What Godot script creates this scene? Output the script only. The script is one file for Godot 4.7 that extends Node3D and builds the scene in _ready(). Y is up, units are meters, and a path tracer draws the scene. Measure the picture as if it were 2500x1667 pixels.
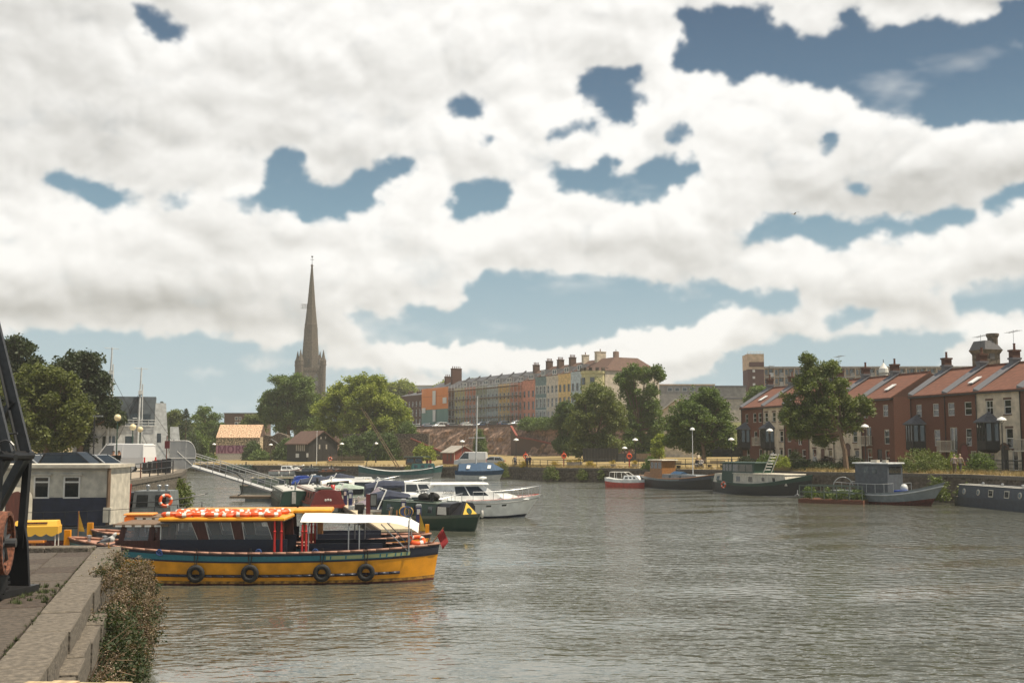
extends Node3D
# Harbour basin with ferries, moored boats, a terrace on a cliff and a church spire. Water level is y = 0, camera at the origin's column looking along -z.
const F := 2700.0
const EYE := 5.2
const PITCH := 0.09288
var rng := RandomNumberGenerator.new()
var M := {}
var tex := {}
var taken := {}
var cache := {}
var mean_of := {}
var fine_noise := FastNoiseLite.new()
var big_noise := FastNoiseLite.new()
var puff_noise := FastNoiseLite.new()

# ---------- pixels to directions (distance always comes from the ground or a metric depth) ----------
func ray(px: float, py: float) -> Vector3:
	var yc := (833.5 - py) / F
	return Vector3((px - 1250.0) / F, yc * cos(PITCH) + sin(PITCH), -(cos(PITCH) - yc * sin(PITCH)))
func gp(px: float, py: float, y := 0.0) -> Vector3:
	var r := ray(px, py)
	return Vector3(0, EYE, 0) + r * ((y - EYE) / r.y)
func at(px: float, py: float, d: float) -> Vector3:
	var r := ray(px, py)
	return Vector3(0, EYE, 0) + r * (d / -r.z)
func on(px: float, d: float, y: float) -> Vector3:
	return Vector3((px - 1250.0) / F * d, y, -d)

# ---------- mesh collector ----------
class MB:
	var v := PackedVector3Array()
	var c := PackedColorArray()
	var col := Color(1, 1, 1)
	var colored := false
	var x := Transform3D.IDENTITY
	func tri(a: Vector3, b: Vector3, d: Vector3):
		v.push_back(x * a); v.push_back(x * b); v.push_back(x * d)
		if colored:
			c.push_back(col); c.push_back(col); c.push_back(col)
	func quad(a: Vector3, b: Vector3, d: Vector3, e: Vector3):
		tri(a, b, d); tri(a, d, e)
	func box(p: Vector3, q: Vector3):
		var a := Vector3(p.x, p.y, p.z); var b := Vector3(q.x, p.y, p.z); var d := Vector3(q.x, q.y, p.z); var e := Vector3(p.x, q.y, p.z)
		var a2 := Vector3(p.x, p.y, q.z); var b2 := Vector3(q.x, p.y, q.z); var d2 := Vector3(q.x, q.y, q.z); var e2 := Vector3(p.x, q.y, q.z)
		quad(a2, e2, d2, b2); quad(b, d, e, a); quad(b2, d2, d, b); quad(a, e, e2, a2); quad(e2, e, d, d2); quad(a, a2, b2, b)
	func cbox(p: Vector3, s: Vector3):
		box(p - s / 2, p + s / 2)
	# a box with chamfered upper edges
	func cham(p: Vector3, q: Vector3, k: float):
		var lo := [Vector3(p.x, p.y, p.z), Vector3(q.x, p.y, p.z), Vector3(q.x, p.y, q.z), Vector3(p.x, p.y, q.z)]
		var mid := []
		for w in lo: mid.append(Vector3(w.x, q.y - k, w.z))
		var top := [Vector3(p.x + k, q.y, p.z + k), Vector3(q.x - k, q.y, p.z + k), Vector3(q.x - k, q.y, q.z - k), Vector3(p.x + k, q.y, q.z - k)]
		for i in 4:
			var j := (i + 1) % 4
			quad(lo[j], mid[j], mid[i], lo[i]); quad(mid[j], top[j], top[i], mid[i])
		quad(top[3], top[0], top[1], top[2]); quad(lo[0], lo[3], lo[2], lo[1])
	func bar(a: Vector3, b: Vector3, r: float, n := 6, r2 := -1.0):
		if r2 < 0: r2 = r
		var d := (b - a).normalized()
		var u := d.cross(Vector3.UP if absf(d.y) < 0.9 else Vector3.RIGHT).normalized()
		var w := d.cross(u)
		for i in n:
			var p := u * cos(TAU * i / n) + w * sin(TAU * i / n)
			var q := u * cos(TAU * (i + 1) / n) + w * sin(TAU * (i + 1) / n)
			quad(a + p * r, a + q * r, b + q * r2, b + p * r2)
			tri(a, a + q * r, a + p * r); tri(b, b + p * r2, b + q * r2)
	func path(pts: Array, r: float, n := 6):
		for i in pts.size() - 1: bar(pts[i], pts[i + 1], r, n)
	# rings of equal length joined
	func loft(rings: Array, closed := true, caps := true):
		for k in rings.size() - 1:
			var a = rings[k]; var b = rings[k + 1]
			var n: int = a.size()
			for i in (n if closed else n - 1):
				var j := (i + 1) % n
				quad(a[i], a[j], b[j], b[i])
		if caps:
			for ring in [rings[0], rings[-1]]:
				for i in range(1, ring.size() - 1): tri(ring[0], ring[i], ring[i + 1])
	func lathe(prof: Array, n := 12, o := Vector3.ZERO, arc := TAU):
		for i in n:
			var a := arc * i / n; var b := arc * (i + 1) / n
			for k in prof.size() - 1:
				var p = prof[k]; var q = prof[k + 1]
				quad(o + Vector3(p.x * cos(a), p.y, p.x * sin(a)), o + Vector3(q.x * cos(a), q.y, q.x * sin(a)), o + Vector3(q.x * cos(b), q.y, q.x * sin(b)), o + Vector3(p.x * cos(b), p.y, p.x * sin(b)))
	# ring in the xy plane
	func torus(o: Vector3, R: float, r: float, n := 20, m := 8, a0 := 0.0, a1 := TAU):
		for i in n:
			for j in m:
				var q := []
				for e in [[i, j], [i + 1, j], [i + 1, j + 1], [i, j + 1]]:
					var a: float = a0 + (a1 - a0) * e[0] / n; var b: float = TAU * e[1] / m
					q.append(o + Vector3(cos(a) * (R + r * cos(b)), sin(a) * (R + r * cos(b)), r * sin(b)))
				quad(q[0], q[1], q[2], q[3])
	# polygon in xy pushed along z
	func prism(poly: PackedVector2Array, z0: float, z1: float):
		var t := Geometry2D.triangulate_polygon(poly)
		for i in range(0, t.size(), 3):
			var a := poly[t[i]]; var b := poly[t[i + 1]]; var d := poly[t[i + 2]]
			tri(Vector3(a.x, a.y, z1), Vector3(b.x, b.y, z1), Vector3(d.x, d.y, z1))
			tri(Vector3(a.x, a.y, z0), Vector3(d.x, d.y, z0), Vector3(b.x, b.y, z0))
		for i in poly.size():
			var a := poly[i]; var b := poly[(i + 1) % poly.size()]
			quad(Vector3(a.x, a.y, z0), Vector3(b.x, b.y, z0), Vector3(b.x, b.y, z1), Vector3(a.x, a.y, z1))
	# polygon in xz (x, z pairs) from y0 up to y1
	func slab(poly: PackedVector2Array, y0: float, y1: float):
		var t := Geometry2D.triangulate_polygon(poly)
		for i in range(0, t.size(), 3):
			var a := poly[t[i]]; var b := poly[t[i + 1]]; var d := poly[t[i + 2]]
			tri(Vector3(a.x, y1, a.y), Vector3(b.x, y1, b.y), Vector3(d.x, y1, d.y))
			tri(Vector3(a.x, y0, a.y), Vector3(d.x, y0, d.y), Vector3(b.x, y0, b.y))
		for i in poly.size():
			var a := poly[i]; var b := poly[(i + 1) % poly.size()]
			quad(Vector3(a.x, y0, a.y), Vector3(b.x, y0, b.y), Vector3(b.x, y1, b.y), Vector3(a.x, y1, a.y))
	func ball(o: Vector3, r: Vector3, n := 10, m := 7):
		for i in n:
			for j in m:
				var q := []
				for e in [[i, j], [i + 1, j], [i + 1, j + 1], [i, j + 1]]:
					var a: float = TAU * e[0] / n; var b: float = PI * e[1] / m - PI / 2
					q.append(o + Vector3(cos(a) * cos(b) * r.x, sin(b) * r.y, sin(a) * cos(b) * r.z))
				quad(q[0], q[3], q[2], q[1])
	func mesh(smooth := false) -> ArrayMesh:
		var arr := []
		arr.resize(Mesh.ARRAY_MAX)
		arr[Mesh.ARRAY_VERTEX] = v
		if colored: arr[Mesh.ARRAY_COLOR] = c
		var am := ArrayMesh.new()
		if smooth:
			var raw := ArrayMesh.new()
			raw.add_surface_from_arrays(Mesh.PRIMITIVE_TRIANGLES, arr)
			var st := SurfaceTool.new()
			st.create_from(raw, 0)
			st.index()
			st.generate_normals()
			st.commit(am)
		else:
			var nn := PackedVector3Array()
			nn.resize(v.size())
			for i in range(0, v.size(), 3):
				var q := (v[i + 2] - v[i]).cross(v[i + 1] - v[i]).normalized()
				nn[i] = q; nn[i + 1] = q; nn[i + 2] = q
			arr[Mesh.ARRAY_NORMAL] = nn
			am.add_surface_from_arrays(Mesh.PRIMITIVE_TRIANGLES, arr)
		return am

# ---------- nodes ----------
func numbered(parent: Node, called: String) -> String:
	var key := str(parent.get_instance_id()) + called
	var k: int = taken.get(key, 0)
	taken[key] = k + 1
	return called if k == 0 else "%s_%03d" % [called, k]
func thing(called: String, label: String, category: String, pos := Vector3.ZERO, turn := 0.0, group := "") -> Node3D:
	var o := Node3D.new()
	o.name = numbered(self, called)
	add_child(o)
	o.position = pos; o.rotation.y = turn
	o.set_meta("label", label); o.set_meta("category", category)
	if group != "": o.set_meta("group", group)
	return o
func structure(called: String) -> Node3D:
	var o := Node3D.new()
	o.name = numbered(self, called)
	add_child(o)
	o.set_meta("kind", "structure")
	return o
func part(parent: Node, called: String, m, mat: String, smooth := false) -> MeshInstance3D:
	var o := MeshInstance3D.new()
	o.name = numbered(parent, called)
	o.mesh = m.mesh(smooth) if m is MB else m
	o.material_override = M[mat]
	parent.add_child(o)
	return o
func single(called: String, label: String, category: String, m, mat: String, pos := Vector3.ZERO, turn := 0.0, group := "", smooth := false) -> MeshInstance3D:
	var o := part(self, called, m, mat, smooth)
	o.position = pos; o.rotation.y = turn
	o.set_meta("label", label); o.set_meta("category", category)
	if group != "": o.set_meta("group", group)
	return o
func copy_of(src: Node3D, called: String, label: String, pos: Vector3, turn: float) -> Node3D:
	var o: Node3D = src.duplicate()
	o.name = numbered(self, called)
	add_child(o)
	o.position = pos; o.rotation.y = turn
	o.set_meta("label", label)
	return o

# ---------- materials: colours are linear base colours ----------
func mat(called: String, r: float, g: float, b: float, rough := 0.8, pattern := "", scale := 1.0, metal := 0.0) -> StandardMaterial3D:
	var m := StandardMaterial3D.new()
	var k: float = 1.0 / mean_of.get(pattern.trim_prefix("world_"), 1.0)
	m.albedo_color = Color(minf(r * k, 0.92), minf(g * k, 0.92), minf(b * k, 0.92)).linear_to_srgb()
	m.roughness = rough
	m.metallic = metal
	m.cull_mode = BaseMaterial3D.CULL_DISABLED
	if pattern != "":
		m.albedo_texture = tex[pattern]
		m.uv1_triplanar = true
		m.uv1_world_triplanar = pattern.begins_with("world_")
		m.uv1_scale = Vector3.ONE * scale
	M[called] = m
	return m
func noise_tex(called: String, seed_: int, freq: float, oct: int, lo: float, hi: float, w := 512, contrast := 1.0, stretch := 1):
	var n := FastNoiseLite.new()
	n.seed = seed_; n.frequency = freq; n.fractal_octaves = oct
	n.noise_type = FastNoiseLite.TYPE_SIMPLEX_SMOOTH
	var im := n.get_seamless_image(w, w / stretch, false, false, 0.15)
	im.convert(Image.FORMAT_RGB8)
	if stretch > 1: im.resize(w, w)
	var sum := 0.0
	for y in im.get_height():
		for x in im.get_width():
			var q := clampf((im.get_pixel(x, y).r - 0.5) * contrast + 0.5, 0, 1)
			var k := lo + (hi - lo) * q
			im.set_pixel(x, y, Color(k, k, k))
			sum += pow(k, 2.2)
	mean_of[called] = sum / (w * w)
	im.generate_mipmaps()
	tex[called] = ImageTexture.create_from_image(im)
	tex["world_" + called] = tex[called]
# ---------- sky: air and clouds as a computed panorama ----------
# openings of blue between the clouds: outlines in photograph x, y
const OPENINGS := [
	[-100, 945, 700, 930, 1000, 955, 1300, 975, 1600, 950, 1800, 930, 2600, 960, 2600, 1120, -100, 1120],
	[1657, 22, 1693, 45, 1720, 27, 1764, 13, 1800, 18, 1836, 40, 1871, 18, 1880, 36, 1862, 89, 1925, 67, 1943, 98, 2005, 98, 2077, 71, 2059, 36, 2077, 18, 2104, 54, 2130, 71, 2229, 54, 2282, 36, 2354, 67, 2416, 54, 2452, 18, 2479, 0, 2595, 0, 2595, 295, 2500, 290, 2398, 290, 2354, 308, 2282, 308, 2238, 295, 2184, 277, 2130, 268, 2077, 232, 2014, 210, 1943, 196, 1880, 183, 1809, 201, 1764, 179, 1693, 170, 1648, 165, 1666, 125, 1693, 89, 1666, 54],
	[1416, 188, 1470, 161, 1568, 170, 1577, 179, 1505, 205, 1550, 232, 1586, 237, 1546, 259, 1550, 277, 1523, 299, 1470, 290, 1434, 250, 1452, 232, 1425, 214],
	[1336, 330, 1434, 299, 1447, 311, 1389, 335, 1345, 344],
	[1626, 330, 1657, 304, 1697, 311, 1684, 335, 1639, 348],
	[1336, 402, 1354, 415, 1443, 420, 1479, 384, 1505, 393, 1492, 438, 1568, 438, 1586, 393, 1702, 393, 1702, 429, 1657, 446, 1630, 478, 1559, 478, 1541, 487, 1479, 478, 1416, 464, 1354, 455, 1345, 429],
	[2001, 357, 2030, 330, 2048, 336, 2016, 371],
	[2064, 451, 2104, 446, 2139, 464, 2126, 477, 2086, 470],
	[1791, 571, 1845, 571, 1871, 527, 1916, 527, 1961, 540, 2041, 536, 2095, 536, 2148, 527, 2193, 536, 2246, 536, 2327, 518, 2376, 527, 2362, 543, 2309, 561, 2246, 576, 2193, 571, 2139, 562, 2095, 571, 2032, 600, 1996, 580, 1961, 571, 1889, 591, 1836, 587],
	[2403, 491, 2452, 471, 2500, 454, 2595, 429, 2595, 482, 2500, 489, 2452, 502, 2407, 520],
	[1140, 700, 1180, 678, 1300, 672, 1371, 683, 1425, 678, 1523, 674, 1550, 692, 1640, 705, 1720, 688, 1800, 705, 1853, 714, 1960, 714, 1970, 732, 1925, 754, 1853, 741, 1790, 750, 1747, 763, 1715, 786, 1715, 806, 1600, 795, 1540, 802, 1500, 825, 1420, 845, 1330, 840, 1250, 848, 1200, 835, 1100, 838, 1000, 850, 900, 812, 880, 796, 1000, 775, 1050, 755, 1120, 765, 1140, 735],
	[2345, 714, 2416, 705, 2500, 696, 2595, 688, 2595, 770, 2500, 764, 2416, 755, 2354, 761],
	[2269, 689, 2304, 691, 2296, 705],
	[2005, 775, 2086, 764, 2139, 770, 2130, 786, 2014, 799],
	[114, 420, 161, 411, 196, 433, 259, 442, 286, 469, 344, 482, 268, 504, 241, 504, 205, 464, 161, 451, 116, 438],
	[397, 487, 446, 475, 460, 489, 411, 497],
	[536, 489, 616, 484, 643, 469, 647, 384, 714, 362, 723, 393, 750, 420, 759, 455, 821, 464, 884, 424, 946, 393, 1000, 384, 1013, 406, 973, 429, 946, 433, 902, 473, 915, 509, 857, 518, 804, 527, 777, 536, 759, 513, 714, 504, 607, 506],
	[1107, 442, 1161, 433, 1200, 438, 1250, 455, 1232, 491, 1200, 500, 1152, 527, 1116, 549, 1107, 500, 1152, 487, 1116, 469],
	[1098, 250, 1134, 245, 1170, 259, 1179, 288, 1112, 279],
	[1161, 332, 1196, 321, 1201, 339, 1170, 350],
	[836, 763, 909, 753, 904, 779, 857, 788],
	[-60, 826, 170, 822, 214, 812, 286, 812, 357, 830, 429, 822, 482, 812, 527, 830, 607, 840, 643, 866, 700, 852, 735, 842, 790, 852, 800, 880, 930, 905, 960, 1088, -60, 1088],
	[1760, 890, 1830, 838, 1900, 822, 2010, 828, 2130, 824, 2260, 816, 2360, 812, 2330, 850, 2300, 880, 2240, 900, 2300, 925, 2560, 930, 2560, 1000, 1750, 1000],
	[324, 5, 361, 16, 383, 43, 457, 74, 446, 96, 404, 106, 367, 85, 340, 48],
	[1000, 905, 1150, 895, 1250, 905, 1200, 915, 1050, 918]]
# clouds standing in the clear air: x, y, half width, half height, turn, depth
const PUFFS := [[610, 895, 160, 24, -3, .8], [1080, 858, 130, 20, -2, .9], [930, 890, 170, 26, 0, .8], [1680, 838, 170, 26, 0, 1.0], [1330, 885, 190, 32, 0, .9], [1640, 900, 130, 28, 0, .8], [500, 925, 60, 9, 0, .35], [1685, 722, 52, 24, 0, 1.0], [1790, 745, 36, 20, 10, .7], [1770, 790, 60, 26, 0, .8], [2455, 872, 130, 34, 0, .9], [300, 914, 30, 8, 0, .5], [2452, 98, 42, 16, 30, .7], [1345, 702, 20, 5, 0, .5], [2230, 282, 50, 9, 3, .35]]
# broad greyer undersides
const GREYS := [[120, 330, 330, 120, 0, .26], [250, 735, 460, 60, 0, .34], [560, 590, 240, 40, 0, .26], [700, 170, 340, 80, 0, .2], [2290, 455, 240, 50, -10, .34], [420, 700, 260, 24, 0, .2], [900, 600, 200, 26, 0, .16], [1500, 90, 260, 60, 10, .16], [1500, 600, 160, 30, 5, .16], [60, 80, 300, 190, 0, .26], [2330, 760, 120, 26, 0, .14], [2150, 742, 90, 16, 0, .16], [350, 480, 120, 24, 0, .14]]
func blot(list: Array, px: float, py: float) -> float:
	var s := 0.0
	for e in list:
		var dx: float = px - e[0]; var dy: float = py - e[1]
		var reach: float = maxf(e[2], e[3]) * 1.62
		if absf(dx) > reach or absf(dy) > reach: continue
		var a: float = deg_to_rad(e[4])
		var u: float = (dx * cos(a) + dy * sin(a)) / e[2]; var w: float = (-dx * sin(a) + dy * cos(a)) / e[3]
		var d := u * u + w * w
		if d < 2.6: s = maxf(s, e[5] * clampf(1.35 - sqrt(d) * 0.85, 0, 1))
	return s
func puff(d: Vector3) -> float:
	return -puff_noise.get_noise_3d(d.x * 100, d.y * 135, d.z * 100)
# the openings as a grid of 4 pixel cells, softened once for the edges and once more for the bulk of the clouds
const CELL := 4.0
const GW := 680
const GH := 290
var edge_map := PackedFloat32Array()
var bulk_map := PackedFloat32Array()
func blurred(src: PackedFloat32Array, r: int) -> PackedFloat32Array:
	var a := src
	for axis in 2:
		var o := PackedFloat32Array(); o.resize(a.size())
		var n := GW if axis == 0 else GH
		var m := GH if axis == 0 else GW
		var step := 1 if axis == 0 else GW
		for j in m:
			var at0 := j * GW if axis == 0 else j
			var sum := 0.0
			for i in range(-r, r + 1): sum += a[at0 + clampi(i, 0, n - 1) * step]
			for i in n:
				o[at0 + i * step] = sum / (2 * r + 1)
				sum += a[at0 + mini(i + r + 1, n - 1) * step] - a[at0 + maxi(i - r, 0) * step]
		a = o
	return a
func make_maps():
	var f := PackedFloat32Array(); f.resize(GW * GH)
	for poly in OPENINGS:
		var n: int = poly.size() / 2
		for j in GH:
			var y := (j + 0.5) * CELL - 40
			var xs := []
			for i in n:
				var x0: float = poly[i * 2]; var y0: float = poly[i * 2 + 1]; var x1: float = poly[(i * 2 + 2) % (n * 2)]; var y1: float = poly[(i * 2 + 3) % (n * 2)]
				if (y0 > y) != (y1 > y): xs.append(x0 + (y - y0) / (y1 - y0) * (x1 - x0))
			xs.sort()
			for k in range(0, xs.size() - 1, 2):
				for i in range(clampi(int((xs[k] + 100) / CELL), 0, GW), clampi(int((xs[k + 1] + 100) / CELL), 0, GW)): f[j * GW + i] = 1.0
	edge_map = blurred(blurred(f, 3), 3)
	bulk_map = blurred(blurred(f, 12), 12)
func look(m: PackedFloat32Array, px: float, py: float) -> float:
	var x := clampf((px + 100) / CELL - 0.5, 0, GW - 1.01); var y := clampf((py + 40) / CELL - 0.5, 0, GH - 1.01)
	var i := int(x); var j := int(y)
	var o := j * GW + i
	return lerpf(lerpf(m[o], m[o + 1], x - i), lerpf(m[o + GW], m[o + GW + 1], x - i), y - j)
func cloud_density(d: Vector3, p: float) -> float:
	var n := fine_noise.get_noise_3d(d.x * 100, d.y * 150, d.z * 100)
	var b := big_noise.get_noise_3d(d.x * 100 / (d.y + 0.2), 7, d.z * 100 / (d.y + 0.2))
	var dens := -0.06 + 1.35 * b + 0.3 * n + 0.25 * p
	# the part of the sky whose clouds are known
	var zc := -d.z * cos(PITCH) + d.y * sin(PITCH)
	if zc > 0.5:
		var px := 1250.0 + d.x / zc * F
		var py := 833.5 - (d.y * cos(PITCH) + d.z * sin(PITCH)) / zc * F
		var w := clampf(1.0 - maxf(maxf(-px, px - 2500) / 100.0, maxf(-py, 0) / 100.0), 0, 1)
		if w > 0:
			var wx := fine_noise.get_noise_3d(d.x * 90, d.y * 110, 40 + d.z * 90) * 34 + fine_noise.get_noise_3d(d.x * 280, d.y * 330, 11 + d.z * 280) * 22
			var wy := fine_noise.get_noise_3d(d.x * 90, d.y * 110, -70 + d.z * 90) * 24 + fine_noise.get_noise_3d(d.x * 280, d.y * 330, -31 + d.z * 280) * 18
			var g := look(edge_map, px + wx, py + wy)
			var q := blot(PUFFS, px + wx * 1.5, py + wy * 1.2)
			dens = lerpf(dens, (0.31 - g) * 1.0 + q * 0.75 + (0.52 * n + 0.26 * p) * (0.35 + 0.65 * smoothstep(0.0, 0.4, g)), w)
	return dens
const AIR := [[0.0, 0.39, 0.48, 0.51], [0.1, 0.27, 0.385, 0.445], [0.2, 0.145, 0.255, 0.335], [0.3, 0.078, 0.148, 0.228], [0.4, 0.048, 0.092, 0.16], [1.6, 0.035, 0.07, 0.15]]
func air_color(el: float) -> Color:
	for i in AIR.size() - 1:
		if el <= AIR[i + 1][0]:
			var t: float = clampf((el - AIR[i][0]) / (AIR[i + 1][0] - AIR[i][0]), 0, 1)
			return Color(lerpf(AIR[i][1], AIR[i + 1][1], t), lerpf(AIR[i][2], AIR[i + 1][2], t), lerpf(AIR[i][3], AIR[i + 1][3], t))
	return Color(0.04, 0.08, 0.17)
func sky_color(d: Vector3, dens: float, up2: float, p: float, pu: float) -> Color:
	var el := asin(clampf(d.y, 0, 1))
	var air := air_color(el)
	var zc := -d.z * cos(PITCH) + d.y * sin(PITCH)
	var base := clampf((up2 - dens) * 1.2, 0, 1)
	var grey := 0.1; var near := 0.4; var under := 0.0
	if zc > 0.5:
		var px := 1250.0 + d.x / zc * F; var py := 833.5 - (d.y * cos(PITCH) + d.z * sin(PITCH)) / zc * F
		grey = blot(GREYS, px, py)
		near = look(bulk_map, px, py)
		under = look(bulk_map, px, py + 60) - look(bulk_map, px, py - 60)
	# heaped tops are crisper than the ragged bases
	var a := smoothstep(-0.34 - 0.12 * base, 0.26 + 0.24 * base, dens)
	# thin veils drifting in the openings
	var veil := fine_noise.get_noise_3d(d.x * 34 - 80, d.y * 95, d.z * 34) + clampf((dens + 0.45) * 0.5, -0.1, 0.3)
	a = maxf(a, smoothstep(0.05, 0.75, veil) * 0.42)
	if a <= 0: return air
	var soft := fine_noise.get_noise_3d(d.x * 12 + 300, d.y * 46, d.z * 12)
	var lit := 0.86 + (p - pu) * 0.30 + soft * 0.32 + clampf(near * 0.5, 0, 0.16) - clampf(under * 0.8, -0.1, 0.32) - grey * 1.1
	var cl := Color(0.34, 0.335, 0.315).lerp(Color(0.775, 0.765, 0.74), clampf(lit, 0, 1))
	cl = cl.lerp(Color(0.66, 0.66, 0.64), clampf(1.0 - el / 0.09, 0, 1) * 0.5)
	return air.lerp(cl, a)
func sky_dir(u: float, v: float) -> Vector3:
	var az := u * TAU
	var el := (0.5 - v) * PI
	return Vector3(sin(az) * cos(el), sin(el), -cos(az) * cos(el))
# fills columns x0..x1 and rows y0..y1 of a panorama that is w wide
func sky_patch(im: Image, w: int, x0: int, x1: int, y0: int, y1: int):
	var h := w / 2
	var near := maxi(1, int(round(0.011 / PI * h))); var wide := maxi(2, int(round(0.045 / PI * h)))
	var top := maxi(0, y0 - wide)
	var n := x1 - x0
	var f := PackedFloat32Array(); var g := PackedFloat32Array()
	f.resize(n * (y1 - top)); g.resize(n * (y1 - top))
	for y in range(top, y1):
		for x in range(x0, x1):
			var d := sky_dir((x + 0.5) / w, (y + 0.5) / h)
			var p := puff(d)
			g[(y - top) * n + x - x0] = p
			f[(y - top) * n + x - x0] = cloud_density(d, p)
	for y in range(y0, y1):
		var r := (y - top) * n; var a := maxi(0, y - near - top) * n; var b := maxi(0, y - wide - top) * n
		for i in n:
			im.set_pixel(posmod(x0 + i, w), y, sky_color(sky_dir((x0 + i + 0.5) / w, (y + 0.5) / h), f[r + i], f[b + i], g[r + i], g[a + mini(n - 1, i + near / 2)]))
func make_sky() -> ImageTexture:
	fine_noise.seed = 11; fine_noise.frequency = 0.15; fine_noise.fractal_octaves = 5; fine_noise.fractal_gain = 0.6
	fine_noise.noise_type = FastNoiseLite.TYPE_SIMPLEX_SMOOTH
	puff_noise.seed = 4; puff_noise.frequency = 0.105; puff_noise.fractal_type = FastNoiseLite.FRACTAL_RIDGED; puff_noise.fractal_octaves = 4; puff_noise.fractal_gain = 0.5
	puff_noise.noise_type = FastNoiseLite.TYPE_SIMPLEX_SMOOTH
	big_noise.seed = 5; big_noise.frequency = 0.006; big_noise.fractal_octaves = 3
	var W := 4096
	make_maps()
	var im := Image.create(W / 8, W / 16, false, Image.FORMAT_RGBF)
	im.fill(Color(0.16, 0.16, 0.14))
	sky_patch(im, W / 8, 0, W / 8, 0, W / 32 + 1)
	im.resize(W, W / 2, Image.INTERPOLATE_CUBIC)
	sky_patch(im, W, -312, 312, 1024 - 288, 1024 + 14)
	return ImageTexture.create_from_image(im)
func _ready():
	rng.seed = 20
	# camera, sky, sun, exposure
	var cam := Camera3D.new()
	cam.name = "camera"
	cam.fov = rad_to_deg(2 * atan(833.5 / F))
	cam.position = Vector3(0, EYE, 0)
	cam.rotation.x = PITCH
	cam.far = 6000
	add_child(cam)
	var env := Environment.new()
	env.background_mode = Environment.BG_SKY
	var sm := PanoramaSkyMaterial.new()
	sm.panorama = make_sky()
	env.sky = Sky.new()
	env.sky.sky_material = sm
	env.tonemap_mode = Environment.TONE_MAPPER_LINEAR
	env.tonemap_exposure = 1.38
	env.fog_enabled = true; env.fog_density = 0.0003; env.fog_light_color = Color(0.93, 0.93, 0.9)
	env.sdfgi_enabled = true; env.ssao_enabled = true; env.ssil_enabled = true
	var we := WorldEnvironment.new()
	we.name = "world_environment"
	we.environment = env
	add_child(we)
	var sun := DirectionalLight3D.new()
	sun.name = "sun"
	sun.light_energy = 1.6
	sun.light_color = Color(1.0, 0.95, 0.86)
	sun.light_angular_distance = 0.53
	sun.shadow_enabled = true
	add_child(sun)
	sun.look_at_from_position(Vector3(0.62, 1.30, 0.10), Vector3.ZERO)
	print("sky ", Time.get_ticks_msec())
	materials()
	more_materials()
	terrain()
	print("terrain ", Time.get_ticks_msec())
	right_terrace()
	parade()
	spire()
	block_of_flats()
	print("buildings ", Time.get_ticks_msec())
	far_bank()
	left_bank()
	print("banks ", Time.get_ticks_msec())
	houseboat()
	marina()
	quay_boats()
	ferries()
	print("boats ", Time.get_ticks_msec())
	crane()
	quayside()
	print("done ", Time.get_ticks_msec())
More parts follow.
